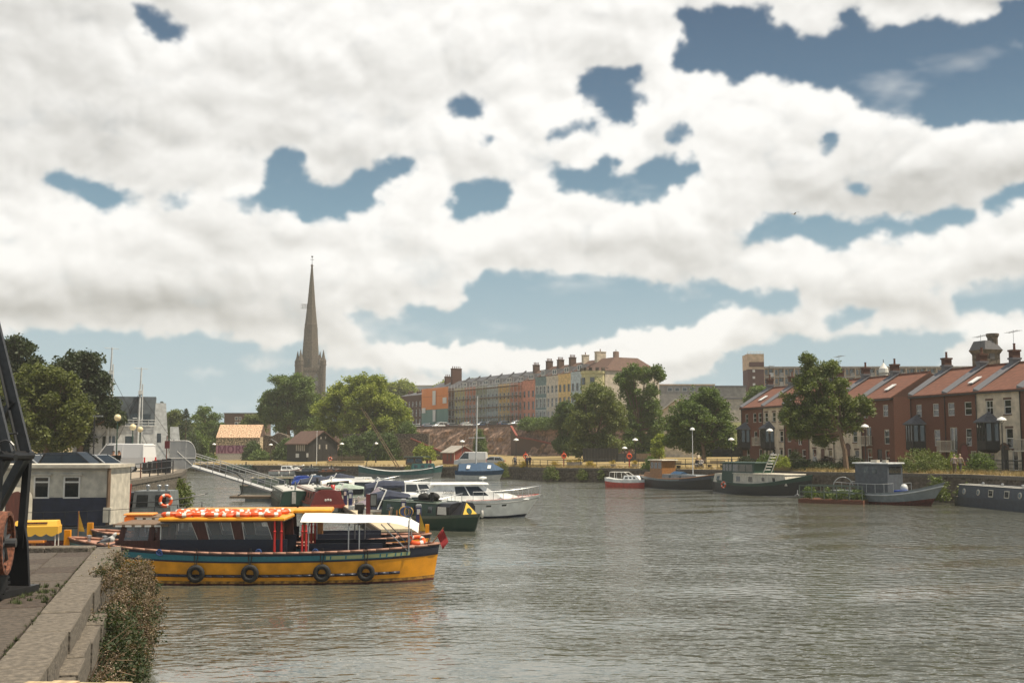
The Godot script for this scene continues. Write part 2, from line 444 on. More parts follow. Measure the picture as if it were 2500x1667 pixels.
func materials():
	noise_tex("grain", 1, 0.06, 4, 0.86, 1.0, 256)
	noise_tex("blotch", 2, 0.012, 5, 0.84, 1.0, 384, 1.4)
	noise_tex("stone", 3, 0.035, 5, 0.72, 1.0, 384, 1.5)
	noise_tex("wood", 4, 0.05, 4, 0.78, 1.0, 384, 1.4, 8)
	noise_tex("rough", 6, 0.02, 6, 0.5, 1.0, 512, 1.8)
	# courses of roof tiles, told apart only by tone at this distance
	var ti := Image.create(192, 192, false, Image.FORMAT_RGB8)
	var tr := RandomNumberGenerator.new(); tr.seed = 3
	for r in 16:
		for c in 16:
			var k := tr.randf_range(0.84, 1.0)
			for y in 12:
				for x in 12: ti.set_pixel(c * 12 + x, r * 12 + y, Color(1, 1, 1) * k * (0.62 if y == 0 else (0.85 if y == 1 or x == 0 else 1.0)))
	tex["tiles"] = ImageTexture.create_from_image(ti); mean_of["tiles"] = 0.74
	# water
	var n := FastNoiseLite.new()
	n.seed = 31; n.frequency = 0.042; n.fractal_octaves = 4; n.fractal_gain = 0.5
	n.noise_type = FastNoiseLite.TYPE_SIMPLEX_SMOOTH
	var S := 896
	var wim := Image.create(S, S, false, Image.FORMAT_RF)
	for y in S:
		var cy := cos(PI / 2 * y / S); var sy := sin(PI / 2 * y / S)
		var gy := TAU * y / S
		for x in S:
			var cx := cos(PI / 2 * x / S); var sx := sin(PI / 2 * x / S)
			var q := cx * (cy * n.get_noise_2d(x, y) + sy * n.get_noise_2d(x, y - S)) + sx * (cy * n.get_noise_2d(x - S, y) + sy * n.get_noise_2d(x - S, y - S))
			var gx := TAU * x / S
			# wind patches: the ripples swell and die down
			var k := 0.58 + 0.26 * sin(gx * 2 + 1.3 * sin(gy)) + 0.26 * sin(gy * 3 + 1.1 * sin(gx * 2 + 2.0)) + 0.12 * sin(gx * 5 + gy * 4)
			wim.set_pixel(x, y, Color(q * 0.5 * maxf(k, 0.12) + 0.5, 0, 0))
	wim.convert(Image.FORMAT_RGBAF)
	wim.bump_map_to_normal_map(6.0)
	tex["ripple"] = ImageTexture.create_from_image(wim)
	var w := mat("water", 0.092, 0.094, 0.072, 0.05)
	w.metallic_specular = 0.7
	w.normal_enabled = true
	w.normal_texture = tex["ripple"]
	w.normal_scale = 1.0
	w.uv1_triplanar = true; w.uv1_world_triplanar = true
	w.uv1_scale = Vector3(0.021, 0.1, 0.043)
	# grounds and masonry
	mat("quay_wall", 0.11, 0.085, 0.062, 0.9, "world_rough", 0.22)
	mat("left_quay_wall", 0.10, 0.085, 0.065, 0.9, "world_rough", 0.3)
	mat("dry_grass", 0.26, 0.19, 0.075, 0.95, "world_stone", 0.2)
	mat("path", 0.30, 0.25, 0.19, 0.95, "world_grain", 0.3)
	mat("tarmac", 0.07, 0.066, 0.06, 0.9, "world_grain", 0.4)
	mat("hill_grass", 0.10, 0.10, 0.035, 0.95, "world_stone", 0.15)
	mat("cliff", 0.25, 0.155, 0.108, 0.95, "world_rough", 0.09)
	mat("flag", 0.075, 0.060, 0.046, 0.9, "world_stone", 0.5)  # lowered base tone: cloud shadow over the near quay put into the colour
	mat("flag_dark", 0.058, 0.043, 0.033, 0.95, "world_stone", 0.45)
	mat("coping", 0.125, 0.106, 0.083, 0.9, "world_stone", 0.5)  # also darkened in the colour for the cloud shadow on the near quay
	# worn relief of the stones near the viewer
	var sn := FastNoiseLite.new()
	sn.seed = 77; sn.frequency = 0.03; sn.fractal_octaves = 6; sn.fractal_gain = 0.6
	var si := sn.get_seamless_image(512, 512, false, false, 0.2)
	si.convert(Image.FORMAT_RGBAF)
	si.bump_map_to_normal_map(6.0)
	tex["stone_relief"] = ImageTexture.create_from_image(si)
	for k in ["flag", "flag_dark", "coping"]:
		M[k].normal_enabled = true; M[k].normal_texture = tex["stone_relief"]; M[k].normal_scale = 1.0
func more_materials():
	var glass := mat("glass", 0.018, 0.022, 0.024, 0.04)
	glass.metallic_specular = 0.7
	var clear := mat("clear_glass", 0.75, 0.8, 0.8, 0.03)
	clear.transparency = BaseMaterial3D.TRANSPARENCY_ALPHA
	clear.albedo_color.a = 0.16
	mat("white_paint", 0.62, 0.60, 0.55, 0.5, "grain", 0.7)
	mat("white_hull", 0.78, 0.77, 0.73, 0.22, "blotch", 0.25)
	mat("cream", 0.50, 0.455, 0.37, 0.6, "blotch", 0.35)
	mat("render_cream", 0.50, 0.43, 0.33, 0.85, "blotch", 0.2)
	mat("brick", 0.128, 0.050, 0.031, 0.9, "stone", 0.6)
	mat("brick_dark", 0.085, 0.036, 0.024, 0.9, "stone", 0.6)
	mat("brick_old", 0.105, 0.062, 0.045, 0.9, "stone", 0.5)
	mat("tile_red", 0.146, 0.057, 0.034, 0.85, "tiles", 0.17)
	mat("tile_brown", 0.105, 0.058, 0.042, 0.85, "tiles", 0.15)
	mat("slate", 0.085, 0.085, 0.092, 0.6, "tiles", 0.2)
	mat("lead", 0.13, 0.13, 0.14, 0.6, "grain", 0.5)
	mat("sandstone", 0.078, 0.062, 0.047, 0.9, "rough", 0.12)
	mat("sandstone_dark", 0.085, 0.066, 0.05, 0.9, "rough", 0.15)
	mat("concrete", 0.33, 0.30, 0.26, 0.85, "blotch", 0.15)
	mat("concrete_peach", 0.56, 0.40, 0.26, 0.85, "blotch", 0.12)
	mat("plum_brick", 0.105, 0.042, 0.033, 0.9, "stone", 0.4)
	mat("grey_clad", 0.36, 0.38, 0.39, 0.5, "grain", 0.1)
	mat("timber", 0.16, 0.105, 0.065, 0.8, "wood", 0.8)
	mat("timber_black", 0.020, 0.018, 0.017, 0.75, "wood", 0.6)
	mat("timber_pale", 0.42, 0.31, 0.185, 0.8, "wood", 1.1)
	mat("mahogany", 0.075, 0.024, 0.017, 0.4, "wood", 0.6)
	mat("varnish", 0.30, 0.135, 0.045, 0.35, "wood", 0.7)
	mat("iron", 0.014, 0.014, 0.015, 0.45, "grain", 1.5)
	mat("iron_worn", 0.045, 0.047, 0.05, 0.4, "blotch", 1.2)
	mat("rust", 0.135, 0.048, 0.025, 0.85, "rough", 1.0)
	mat("steel", 0.36, 0.37, 0.38, 0.35, "grain", 1.0, 0.6)
	mat("galvanised", 0.42, 0.42, 0.41, 0.5, "blotch", 1.0, 0.2)
	mat("rubber", 0.012, 0.012, 0.012, 0.8, "grain", 2.0)
	mat("rope_blue", 0.03, 0.07, 0.20, 0.9)
	mat("rope", 0.32, 0.26, 0.16, 0.95)
	mat("ferry_yellow", 0.74, 0.30, 0.008, 0.38, "blotch", 0.3)
	mat("ferry_stain", 0.34, 0.17, 0.03, 0.7, "rough", 0.5)
	mat("ferry_teal", 0.025, 0.165, 0.205, 0.4, "grain", 0.5)
	mat("ferry_navy", 0.017, 0.021, 0.038, 0.4, "grain", 0.5)
	mat("ferry_red", 0.42, 0.02, 0.018, 0.4)
	mat("antifoul", 0.10, 0.022, 0.016, 0.7, "rough", 0.5)
	mat("deck_pink", 0.33, 0.175, 0.125, 0.7, "wood", 0.6)
	mat("buoy_orange", 0.74, 0.10, 0.022, 0.5)
	mat("buoy_white", 0.66, 0.63, 0.57, 0.5)
	mat("roof_orange", 0.74, 0.27, 0.045, 0.5)
	mat("canvas_white", 0.72, 0.70, 0.65, 0.8, "grain", 0.6)
	mat("canvas_blue", 0.022, 0.030, 0.058, 0.8, "blotch", 0.6)
	mat("canvas_bright_blue", 0.018, 0.055, 0.27, 0.75, "blotch", 0.6)
	mat("canvas_steel_blue", 0.018, 0.060, 0.125, 0.75, "blotch", 0.5)
	mat("canvas_mauve", 0.20, 0.17, 0.20, 0.85, "blotch", 0.8)
	mat("canvas_mint", 0.33, 0.40, 0.34, 0.85, "blotch", 0.5)
	mat("flag_red", 0.30, 0.022, 0.025, 0.8)
	mat("flag_yellow", 0.62, 0.40, 0.05, 0.8)
	mat("sign_yellow", 0.70, 0.40, 0.04, 0.6)
	mat("nb_green", 0.018, 0.050, 0.034, 0.35, "grain", 0.5)
	mat("nb_sage", 0.10, 0.125, 0.095, 0.45, "grain", 0.5)
	mat("nb_pale_roof", 0.46, 0.45, 0.41, 0.6, "blotch", 0.4)
	mat("nb_maroon", 0.13, 0.017, 0.014, 0.35, "grain", 0.5)
	mat("nb_red", 0.30, 0.045, 0.028, 0.4, "grain", 0.5)
	mat("nb_grey", 0.15, 0.165, 0.165, 0.5, "blotch", 0.5)
	mat("nb_blue_grey", 0.045, 0.052, 0.068, 0.4, "blotch", 0.4)
	mat("hull_black", 0.012, 0.012, 0.014, 0.4, "blotch", 0.6)
	mat("hull_grey", 0.19, 0.215, 0.225, 0.55, "blotch", 0.4)
	mat("hull_teal", 0.028, 0.105, 0.105, 0.45, "blotch", 0.4)
	mat("hull_red", 0.50, 0.075, 0.055, 0.4, "blotch", 0.4)
	mat("navy_wall", 0.017, 0.020, 0.040, 0.5, "blotch", 0.4)
	mat("wheelhouse_grey", 0.075, 0.085, 0.098, 0.6, "blotch", 0.5)
	mat("ship_grey", 0.11, 0.13, 0.145, 0.6, "blotch", 0.2)
	mat("ship_white", 0.52, 0.53, 0.52, 0.5, "blotch", 0.3)
	mat("maroon_post", 0.13, 0.018, 0.022, 0.5)
	mat("pedestal_blue", 0.022, 0.028, 0.115, 0.5)
	mat("pontoon_deck", 0.50, 0.41, 0.28, 0.85, "wood", 0.6)
	mat("globe", 0.66, 0.56, 0.34, 0.4)
	mat("lamp_white", 0.70, 0.70, 0.68, 0.3)
	mat("car_black", 0.012, 0.013, 0.015, 0.12)
	mat("car_silver", 0.42, 0.43, 0.43, 0.2, "", 1.0, 0.3)
	mat("car_white", 0.66, 0.66, 0.65, 0.2)
	mat("car_blue", 0.035, 0.06, 0.12, 0.15)
	mat("car_dark", 0.03, 0.033, 0.04, 0.15)
	mat("tail_red", 0.45, 0.015, 0.015, 0.3)
	mat("shed_red", 0.22, 0.055, 0.038, 0.8, "wood", 0.8)
	mat("rust_roof", 0.52, 0.33, 0.21, 0.8, "rough", 0.25)
	mat("graffiti_pink", 0.52, 0.27, 0.38, 0.8, "blotch", 0.4)
	mat("graffiti_mauve", 0.26, 0.10, 0.18, 0.8)
	mat("graffiti_white", 0.48, 0.46, 0.44, 0.8, "rough", 0.9)
	mat("shed_wall", 0.62, 0.40, 0.27, 0.85, "rough", 0.2)
	mat("wood_fence", 0.15, 0.11, 0.075, 0.9, "wood", 0.8)
	mat("salmon", 0.60, 0.26, 0.18, 0.85, "blotch", 0.2)
	mat("house_teal", 0.165, 0.235, 0.235, 0.85, "blotch", 0.2)
	mat("house_stone", 0.60, 0.53, 0.43, 0.85, "blotch", 0.2)
	mat("house_yellow", 0.74, 0.51, 0.22, 0.85, "blotch", 0.2)
	mat("house_blue", 0.50, 0.56, 0.57, 0.85, "blotch", 0.2)
	mat("house_olive", 0.58, 0.52, 0.27, 0.85, "blotch", 0.2)
	mat("house_sage", 0.36, 0.385, 0.30, 0.85, "blotch", 0.2)
	var o := mat("net_orange", 0.78, 0.27, 0.08, 0.9, "grain", 0.3)
	o.transparency = BaseMaterial3D.TRANSPARENCY_ALPHA; o.albedo_color.a = 0.85
	o = mat("net_green", 0.17, 0.29, 0.25, 0.9, "grain", 0.3)
	o.transparency = BaseMaterial3D.TRANSPARENCY_ALPHA; o.albedo_color.a = 0.85
	o = mat("mesh_grey", 0.26, 0.27, 0.28, 0.7)
	o.transparency = BaseMaterial3D.TRANSPARENCY_ALPHA; o.albedo_color.a = 0.72
	mat("lettering_dark", 0.02, 0.015, 0.02, 0.6)
	mat("lettering_pale", 0.55, 0.52, 0.44, 0.6)
	mat("lettering_olive", 0.36, 0.40, 0.20, 0.6)
	mat("skin", 0.42, 0.24, 0.16, 0.6)
	mat("gull_grey", 0.16, 0.165, 0.18, 0.8)
	mat("gull_white", 0.62, 0.61, 0.58, 0.8)
	mat("gull_beak", 0.60, 0.32, 0.04, 0.5)
	for e in [["leaf_dark", 0.041, 0.059, 0.019], ["leaf_green", 0.131, 0.185, 0.046], ["leaf_bright", 0.290, 0.325, 0.053], ["leaf_olive", 0.157, 0.185, 0.053], ["leaf_willow", 0.124, 0.140, 0.029],
			["leaf_yellow", 0.40, 0.27, 0.02], ["leaf_dry", 0.13, 0.085, 0.05], ["leaf_ivy", 0.088, 0.131, 0.035], ["leaf_fir", 0.047, 0.065, 0.041], ["leaf_purple", 0.05, 0.02, 0.02], ["petal_pale", 0.40, 0.30, 0.24]]:
		var l := mat(e[0], e[1], e[2], e[3], 0.65)
		l.vertex_color_use_as_albedo = true
		l.backlight_enabled = true
		l.backlight = Color(0.75, 0.8, 0.3)
	mat("straw", 0.33, 0.245, 0.095, 0.9)
	mat("joint_green", 0.055, 0.07, 0.022, 0.9)
	var p := mat("clothed", 1, 1, 1, 0.85)
	p.vertex_color_use_as_albedo = true
# ---------- the setting ----------
const FAR_EDGE := [[-62.0, 217.0, 1.3], [-17.0, 183.0, 1.55], [0.0, 170.0, 1.8], [5.0, 158.0, 1.9], [13.2, 153.5, 1.95], [24.5, 128.0, 2.3], [31.0, 112.0, 2.45], [40.6, 99.0, 2.55], [43.6, 85.0, 2.55], [50.0, 60.0, 2.55], [75.0, 10.0, 2.55]]
const RISE := [0.1, 1.0, 1.4, 1.8]
func edge_back(i: int) -> Vector3:
	var e = FAR_EDGE[i]
	if e[0] < -10: return Vector3(-0.1, 0, -1).normalized()
	if e[0] < 10: return Vector3(0.1, 0, -1).normalized()
	if e[0] < 20: return Vector3(0.55, 0, -0.84)
	return Vector3(0.97, 0, -0.24)
func strip(from: float, to: float, lift: float) -> MB:
	# a band along the far quay between two distances from its edge
	var b := MB.new()
	for i in FAR_EDGE.size() - 1:
		var q := []
		for k in [[i, from], [i, to], [i + 1, to], [i + 1, from]]:
			var e = FAR_EDGE[k[0]]
			q.append(Vector3(e[0], e[2] + lift + ground_rise(k[1]), -e[1]) + edge_back(k[0]) * k[1])
		b.quad(q[0], q[1], q[2], q[3])
	return b
func ground_rise(s: float) -> float:
	return clampf(s / 25.0, 0, 1) * 0.45 + clampf((s - 25) / 85.0, 0, 1) * 0.5
func ground_at(p: Vector3) -> float:
	# height of the far land under a point, from the nearest stretch of quay edge
	var best := 1e9; var y := 2.0
	for i in FAR_EDGE.size() - 1:
		var a := Vector3(FAR_EDGE[i][0], 0, -FAR_EDGE[i][1]); var c := Vector3(FAR_EDGE[i + 1][0], 0, -FAR_EDGE[i + 1][1])
		var t := clampf((Vector3(p.x, 0, p.z) - a).dot(c - a) / (c - a).length_squared(), 0, 1)
		var s := Vector3(p.x, 0, p.z).distance_to(a.lerp(c, t))
		if s < best:
			best = s; y = lerpf(FAR_EDGE[i][2], FAR_EDGE[i + 1][2], t) + ground_rise(s)
	return y
func terrain():
	var b := MB.new()
	b.quad(Vector3(-400, 0, 80), Vector3(-400, 0, -260), Vector3(300, 0, -260), Vector3(300, 0, 80))
	var w := part(self, "water", b, "water"); w.set_meta("kind", "structure")
	var g := structure("ground")
	b = strip(0.55, 25, 0); b.v.append_array(strip(25, 110, 0).v); b.v.append_array(strip(110, 800, 0).v)
	b.quad(Vector3(-62, 1.3, -217), Vector3(-240, 1.3, -217), Vector3(-240, 1.9, -250), Vector3(-64, 1.75, -242))
	b.quad(Vector3(-64, 1.75, -242), Vector3(-240, 1.9, -250), Vector3(-700, 2.6, -900), Vector3(-140, 2.25, -980))
	part(g, "dry_grass", b, "dry_grass")
	var pt := part(self, "path", strip(3.2, 6.2, 0.005), "path"); pt.set_meta("kind", "structure")
	b = MB.new()
	for k in 8:
		var q4 := []
		for e in [[k, 224.0], [k + 1, 224.0], [k + 1, 238.0], [k, 238.0]]:
			var p4 := on(478 + e[0] * 32, e[1] - e[0] * 3.2, 0)
			q4.append(Vector3(p4.x, ground_at(p4) + 0.03, p4.z))
		b.quad(q4[0], q4[1], q4[2], q4[3])
	var ap := part(self, "apron", b, "path"); ap.set_meta("kind", "structure")
	var q := structure("quay_wall")
	b = MB.new()
	var joints := []
	for i in FAR_EDGE.size() - 1:
		var a := Vector3(FAR_EDGE[i][0], 0, -FAR_EDGE[i][1]); var c := Vector3(FAR_EDGE[i + 1][0], 0, -FAR_EDGE[i + 1][1])
		var n := int(a.distance_to(c) / 1.6) + 1
		var out := -(c - a).cross(Vector3.UP).normalized()
		if out.dot(-a) < 0: out = -out
		for k in n:
			for j in 4:
				var vs := []
				for e in [[k, j], [k, j + 1], [k + 1, j + 1], [k + 1, j]]:
					var t: float = float(e[0]) / n; var f: float = e[1] / 4.0
					var top: float = lerpf(FAR_EDGE[i][2], FAR_EDGE[i + 1][2], t)
					var p := a.lerp(c, t) + Vector3(0, lerpf(-0.8, top - 0.28, f), 0)
					if e[0] > 0 and e[0] < n: p += out * (0.22 * fine_noise.get_noise_3d(p.x * 6, p.y * 9, p.z * 6) + 0.12 * (1 - f))
					vs.append(p)
				b.quad(vs[0], vs[1], vs[2], vs[3])
		var stones := int(a.distance_to(c) / 2.2) + 1
		for k in stones:
			var m := MB.new()
			var p0 := a.lerp(c, (k + 0.01) / stones); var p1 := a.lerp(c, (k + 0.99) / stones)
			var y0: float = lerpf(FAR_EDGE[i][2], FAR_EDGE[i + 1][2], (k + 0.01) / stones); var y1: float = lerpf(FAR_EDGE[i][2], FAR_EDGE[i + 1][2], (k + 0.99) / stones)
			var o0 := out * (0.06 + 0.05 * rng.randf()); var inn := -out * 0.6
			m.loft([[p0 + o0 + Vector3(0, y0 - 0.32, 0), p0 + o0 + Vector3(0, y0, 0), p0 + inn + Vector3(0, y0 + 0.01, 0), p0 + inn + Vector3(0, y0 - 0.32, 0)], [p1 + o0 + Vector3(0, y1 - 0.32, 0), p1 + o0 + Vector3(0, y1, 0), p1 + inn + Vector3(0, y1 + 0.01, 0), p1 + inn + Vector3(0, y1 - 0.32, 0)]])
			part(q, "coping_stone", m, "coping")
	part(q, "wall_face", b, "quay_wall")
	foreground_quay()
	left_quay()
	cliff()

func slab_at(o: Node3D, called: String, poly: Array, y: float, t: float, m: String):
	# a stone whose top edge is slightly worn
	var b := MB.new()
	var c := Vector2.ZERO
	for p in poly: c += p
	c /= poly.size()
	var lo := []; var mid := []; var top := []
	for p in poly:
		lo.append(Vector3(p.x, y - t, p.y)); mid.append(Vector3(p.x, y - 0.02, p.y))
		var r: Vector2 = p + (c - p).normalized() * 0.03
		top.append(Vector3(r.x, y, r.y))
	b.loft([lo, mid, top], true, true)
	part(o, called, b, m)
func foreground_quay():
	var o := structure("foreground_quay")
	var A := Vector2(-10.4, -29.8); var d := Vector2(5.1, 17.3).normalized(); var n := Vector2(-d.y, d.x) # n points inland
	if n.x > 0: n = -n
	var b := MB.new()
	var e0 := A + n * 0.06; var e1 := A + d * 46 + n * 0.06
	b.slab(PackedVector2Array([e0, e1, Vector2(-60, e1.y), Vector2(-60, -30.1), e0 + Vector2(-0.2, -0.2)]), -1.0, 2.36)
	part(o, "quay_body", b, "left_quay_wall")
	# coping blocks along the water, upper course and a bulging lower course
	var u := 0.0
	while u < 30:
		var L := rng.randf_range(1.0, 1.9)
		var k := rng.randf_range(-0.02, 0.03)
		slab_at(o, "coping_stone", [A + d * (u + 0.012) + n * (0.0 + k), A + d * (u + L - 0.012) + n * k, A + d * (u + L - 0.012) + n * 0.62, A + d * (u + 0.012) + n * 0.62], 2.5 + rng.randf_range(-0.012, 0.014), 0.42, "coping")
		u += L
	u = 9.5
	while u < 30:
		var L := rng.randf_range(1.1, 2.0)
		var k := rng.randf_range(-0.30, -0.2)
		var y := 2.13 + rng.randf_range(-0.05, 0.02)
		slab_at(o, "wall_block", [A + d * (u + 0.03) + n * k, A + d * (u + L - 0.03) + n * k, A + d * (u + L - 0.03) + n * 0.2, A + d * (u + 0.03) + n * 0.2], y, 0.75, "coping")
		u += L
	# end coping along the far side
	var x := A.x - 0.75
	while x > -30:
		var L := rng.randf_range(1.1, 1.8)
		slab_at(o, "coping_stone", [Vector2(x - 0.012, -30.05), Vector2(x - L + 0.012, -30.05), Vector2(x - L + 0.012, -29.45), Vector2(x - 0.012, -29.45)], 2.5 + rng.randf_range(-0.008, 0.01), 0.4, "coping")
		x -= L
	# flagstones in rows parallel to the edge
	var row := 0.65
	while row < 13:
		var wd := rng.randf_range(0.55, 0.95)
		var s := 0.7 + rng.randf() * 0.6
		while s < 26:
			var L := rng.randf_range(0.8, 1.7)
			var gap := 0.014
			var P := [A + d * (s + gap) + n * (row + gap), A + d * (s + L - gap) + n * (row + gap), A + d * (s + L - gap) + n * (row + wd - gap), A + d * (s + gap) + n * (row + wd - gap)]
			var c: Vector2 = (P[0] + P[2]) / 2
			var inside := c.y > -29.3 and c.x > -25
			var patch := s + L > 11.5 and s < 15.5 and row > 1.3
			var low := s > 19 and row > 2.6
			if inside and not patch and not low:
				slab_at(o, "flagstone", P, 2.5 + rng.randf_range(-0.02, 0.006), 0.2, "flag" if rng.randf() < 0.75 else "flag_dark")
			s += L
		row += wd
	b = MB.new()
	b.slab(PackedVector2Array([A + d * 11.5 + n * 1.35, A + d * 15.4 + n * 1.35, A + d * 15.9 + n * 14, A + d * 11.0 + n * 14]), 2.3, 2.475)
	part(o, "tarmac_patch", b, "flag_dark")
	b = MB.new()
	b.slab(PackedVector2Array([A + d * 19.5 + n * 2.7, A + d * 44 + n * 2.7, A + d * 44 + n * 16, A + d * 19.5 + n * 16]), 2.3, 2.47)
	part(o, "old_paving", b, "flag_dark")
	var sp := []
	for i in 200:
		var uu := rng.randf_range(8.2, 10.8) if i % 3 else rng.randf_range(14.8, 16.0)
		var ww := rng.randf_range(0.65, 1.3) if i % 3 else rng.randf_range(1.4, 1.9)
		if fine_noise.get_noise_2d(uu * 10, ww * 14) < -0.02: continue
		var p: Vector2 = A + d * uu + n * ww
		sp.append([Vector3(p.x, 2.48, p.y), rng.randf_range(0.5, 1.1)])
	for i in 70:
		var p: Vector2 = A + d * rng.randf_range(0.5, 24) + n * (0.63 + rng.randfn() * 0.02)
		sp.append([Vector3(p.x, 2.48, p.y), rng.randf_range(0.3, 0.7)])
	tufts("joint_grass", "thin green grass in the joints of the foreground quay", sp, "joint_green", 0.11)
	# flowering scrub hanging on the wall
	var spec := [[1.0, 4.6, 2.62, 0.0, "dry brown seeding valerian scrub on the wall below the gull", 0.85], [4.4, 8.6, 2.65, 0.0, "pale tufted valerian scrub spilling over the coping in the middle of the wall", 0.85], [7.8, 11.8, 2.2, -0.2, "green leafy bush hanging down the wall under the pale valerian", 0.3], [11.2, 16.5, 1.75, -0.3, "brown and green scrub at the foot of the near quay wall", 0.55]]
	for e in spec:
		var c: Vector2 = A + d * ((e[0] + e[1]) / 2) - n * 0.3
		var t := thing("wall_scrub", e[4], "shrub", Vector3(c.x, 0.4, c.y), 0, "scrub on the foreground quay wall")
		var green := []; var dry := []; var petal := []
		for i in 620:
			var uu := rng.randf_range(e[0], e[1])
			var k: float = 1 - pow(absf((uu - (e[0] + e[1]) / 2) / ((e[1] - e[0]) / 2)), 2.5)
			var y: float = rng.randf_range(0.15, e[2]) * (0.55 + 0.45 * k)
			var out: float = (0.1 + 0.95 * k * pow(rng.randf(), 0.6)) * (1.15 - 0.35 * absf(y - 1.2)) 
			var p: Vector2 = A + d * uu - n * (out + e[3])
			if y > 2.3: p = A + d * uu - n * (out * 0.6 - 0.25)
			var w := Vector3(p.x - c.x, y - 0.4, p.y - c.y)
			if rng.randf() < e[5] - 0.35 * float(y < 0.9): dry.append([w, rng.randf_range(0.5, 1.0)])
			else: green.append([w, rng.randf_range(0.6, 1.1)])
			for j in 2:
				if rng.randf() < e[5]: petal.append([w + Vector3(rng.randfn(), rng.randfn() + 0.6, rng.randfn()) * 0.09, rng.randf_range(0.5, 1.1)])
		var b2 := MB.new()
		for i in 40:
			var uu := rng.randf_range(e[0], e[1]); var p: Vector2 = A + d * uu - c; var q: Vector2 = p - n * rng.randf_range(0.3, 0.9)
			b2.bar(Vector3(p.x, rng.randf_range(0.4, 1.6) - 0.4, p.y), Vector3(q.x, rng.randf_range(0.9, 2.2) - 0.4, q.y), 0.012, 3, 0.005)
		part(t, "stems", b2, "timber")
		foliage(t, "leaves", green, clump(0, 0.065, 0.2, 30), "leaf_dark")
		foliage(t, "dry_stalks", dry, clump(1, 0.06, 0.2, 30), "leaf_dry")
		foliage(t, "seed_heads", petal, clump(2, 0.028, 0.11, 12), "petal_pale")
	# grooved timber parapet top at the bottom of the view, on an added block
	var pl := thing("timber_parapet", "pale ribbed timber parapet top just below the viewpoint on an added block", "post", Vector3(-1.5, -1, -4.75), -0.1)
	for i in 9:
		b = MB.new(); b.box(Vector3(-0.75 + i * 0.125, 0, -0.35), Vector3(-0.75 + i * 0.125 + 0.121, 5.125 + 0.006 * (i % 2), 0.5)); part(pl, "baulk", b, "timber_pale")

func left_quay():
	var o := structure("left_quay")
	var P := PackedVector2Array([Vector2(-400, -58), Vector2(-60, -59), Vector2(-22.5, -61.5), Vector2(-26.2, -88), Vector2(-31, -106), Vector2(-45, -140), Vector2(-66, -200), Vector2(-70, -222), Vector2(-110, -262), Vector2(-400, -262)])
	var b := MB.new(); b.slab(P, -1, 2.84); part(o, "quay_body", b, "left_quay_wall")
	var inner := PackedVector2Array([Vector2(-398, -58.6), Vector2(-60, -59.6), Vector2(-23.2, -62.1), Vector2(-26.9, -88), Vector2(-31.7, -106.2), Vector2(-45.7, -140.2), Vector2(-66.7, -200), Vector2(-70.7, -222), Vector2(-110.4, -261), Vector2(-398, -261)])
	b = MB.new(); b.slab(inner, 2.84, 2.98); part(o, "surface", b, "path")
	for i in range(1, 6):
		var a := P[i]; var c := P[i + 1]
		var n := int(a.distance_to(c) / 1.7)
		var dir := (c - a).normalized(); var inn := Vector2(-dir.y, dir.x)
		if inn.x > 0: inn = -inn
		if i == 1: inn = Vector2(0, -1)
		for k in n:
			slab_at(o, "coping_stone", [a.lerp(c, (k + 0.01) / n) - inn * 0.05, a.lerp(c, (k + 0.99) / n) - inn * 0.05, a.lerp(c, (k + 0.99) / n) + inn * 0.62, a.lerp(c, (k + 0.01) / n) + inn * 0.62], 3.01, 0.3, "coping")

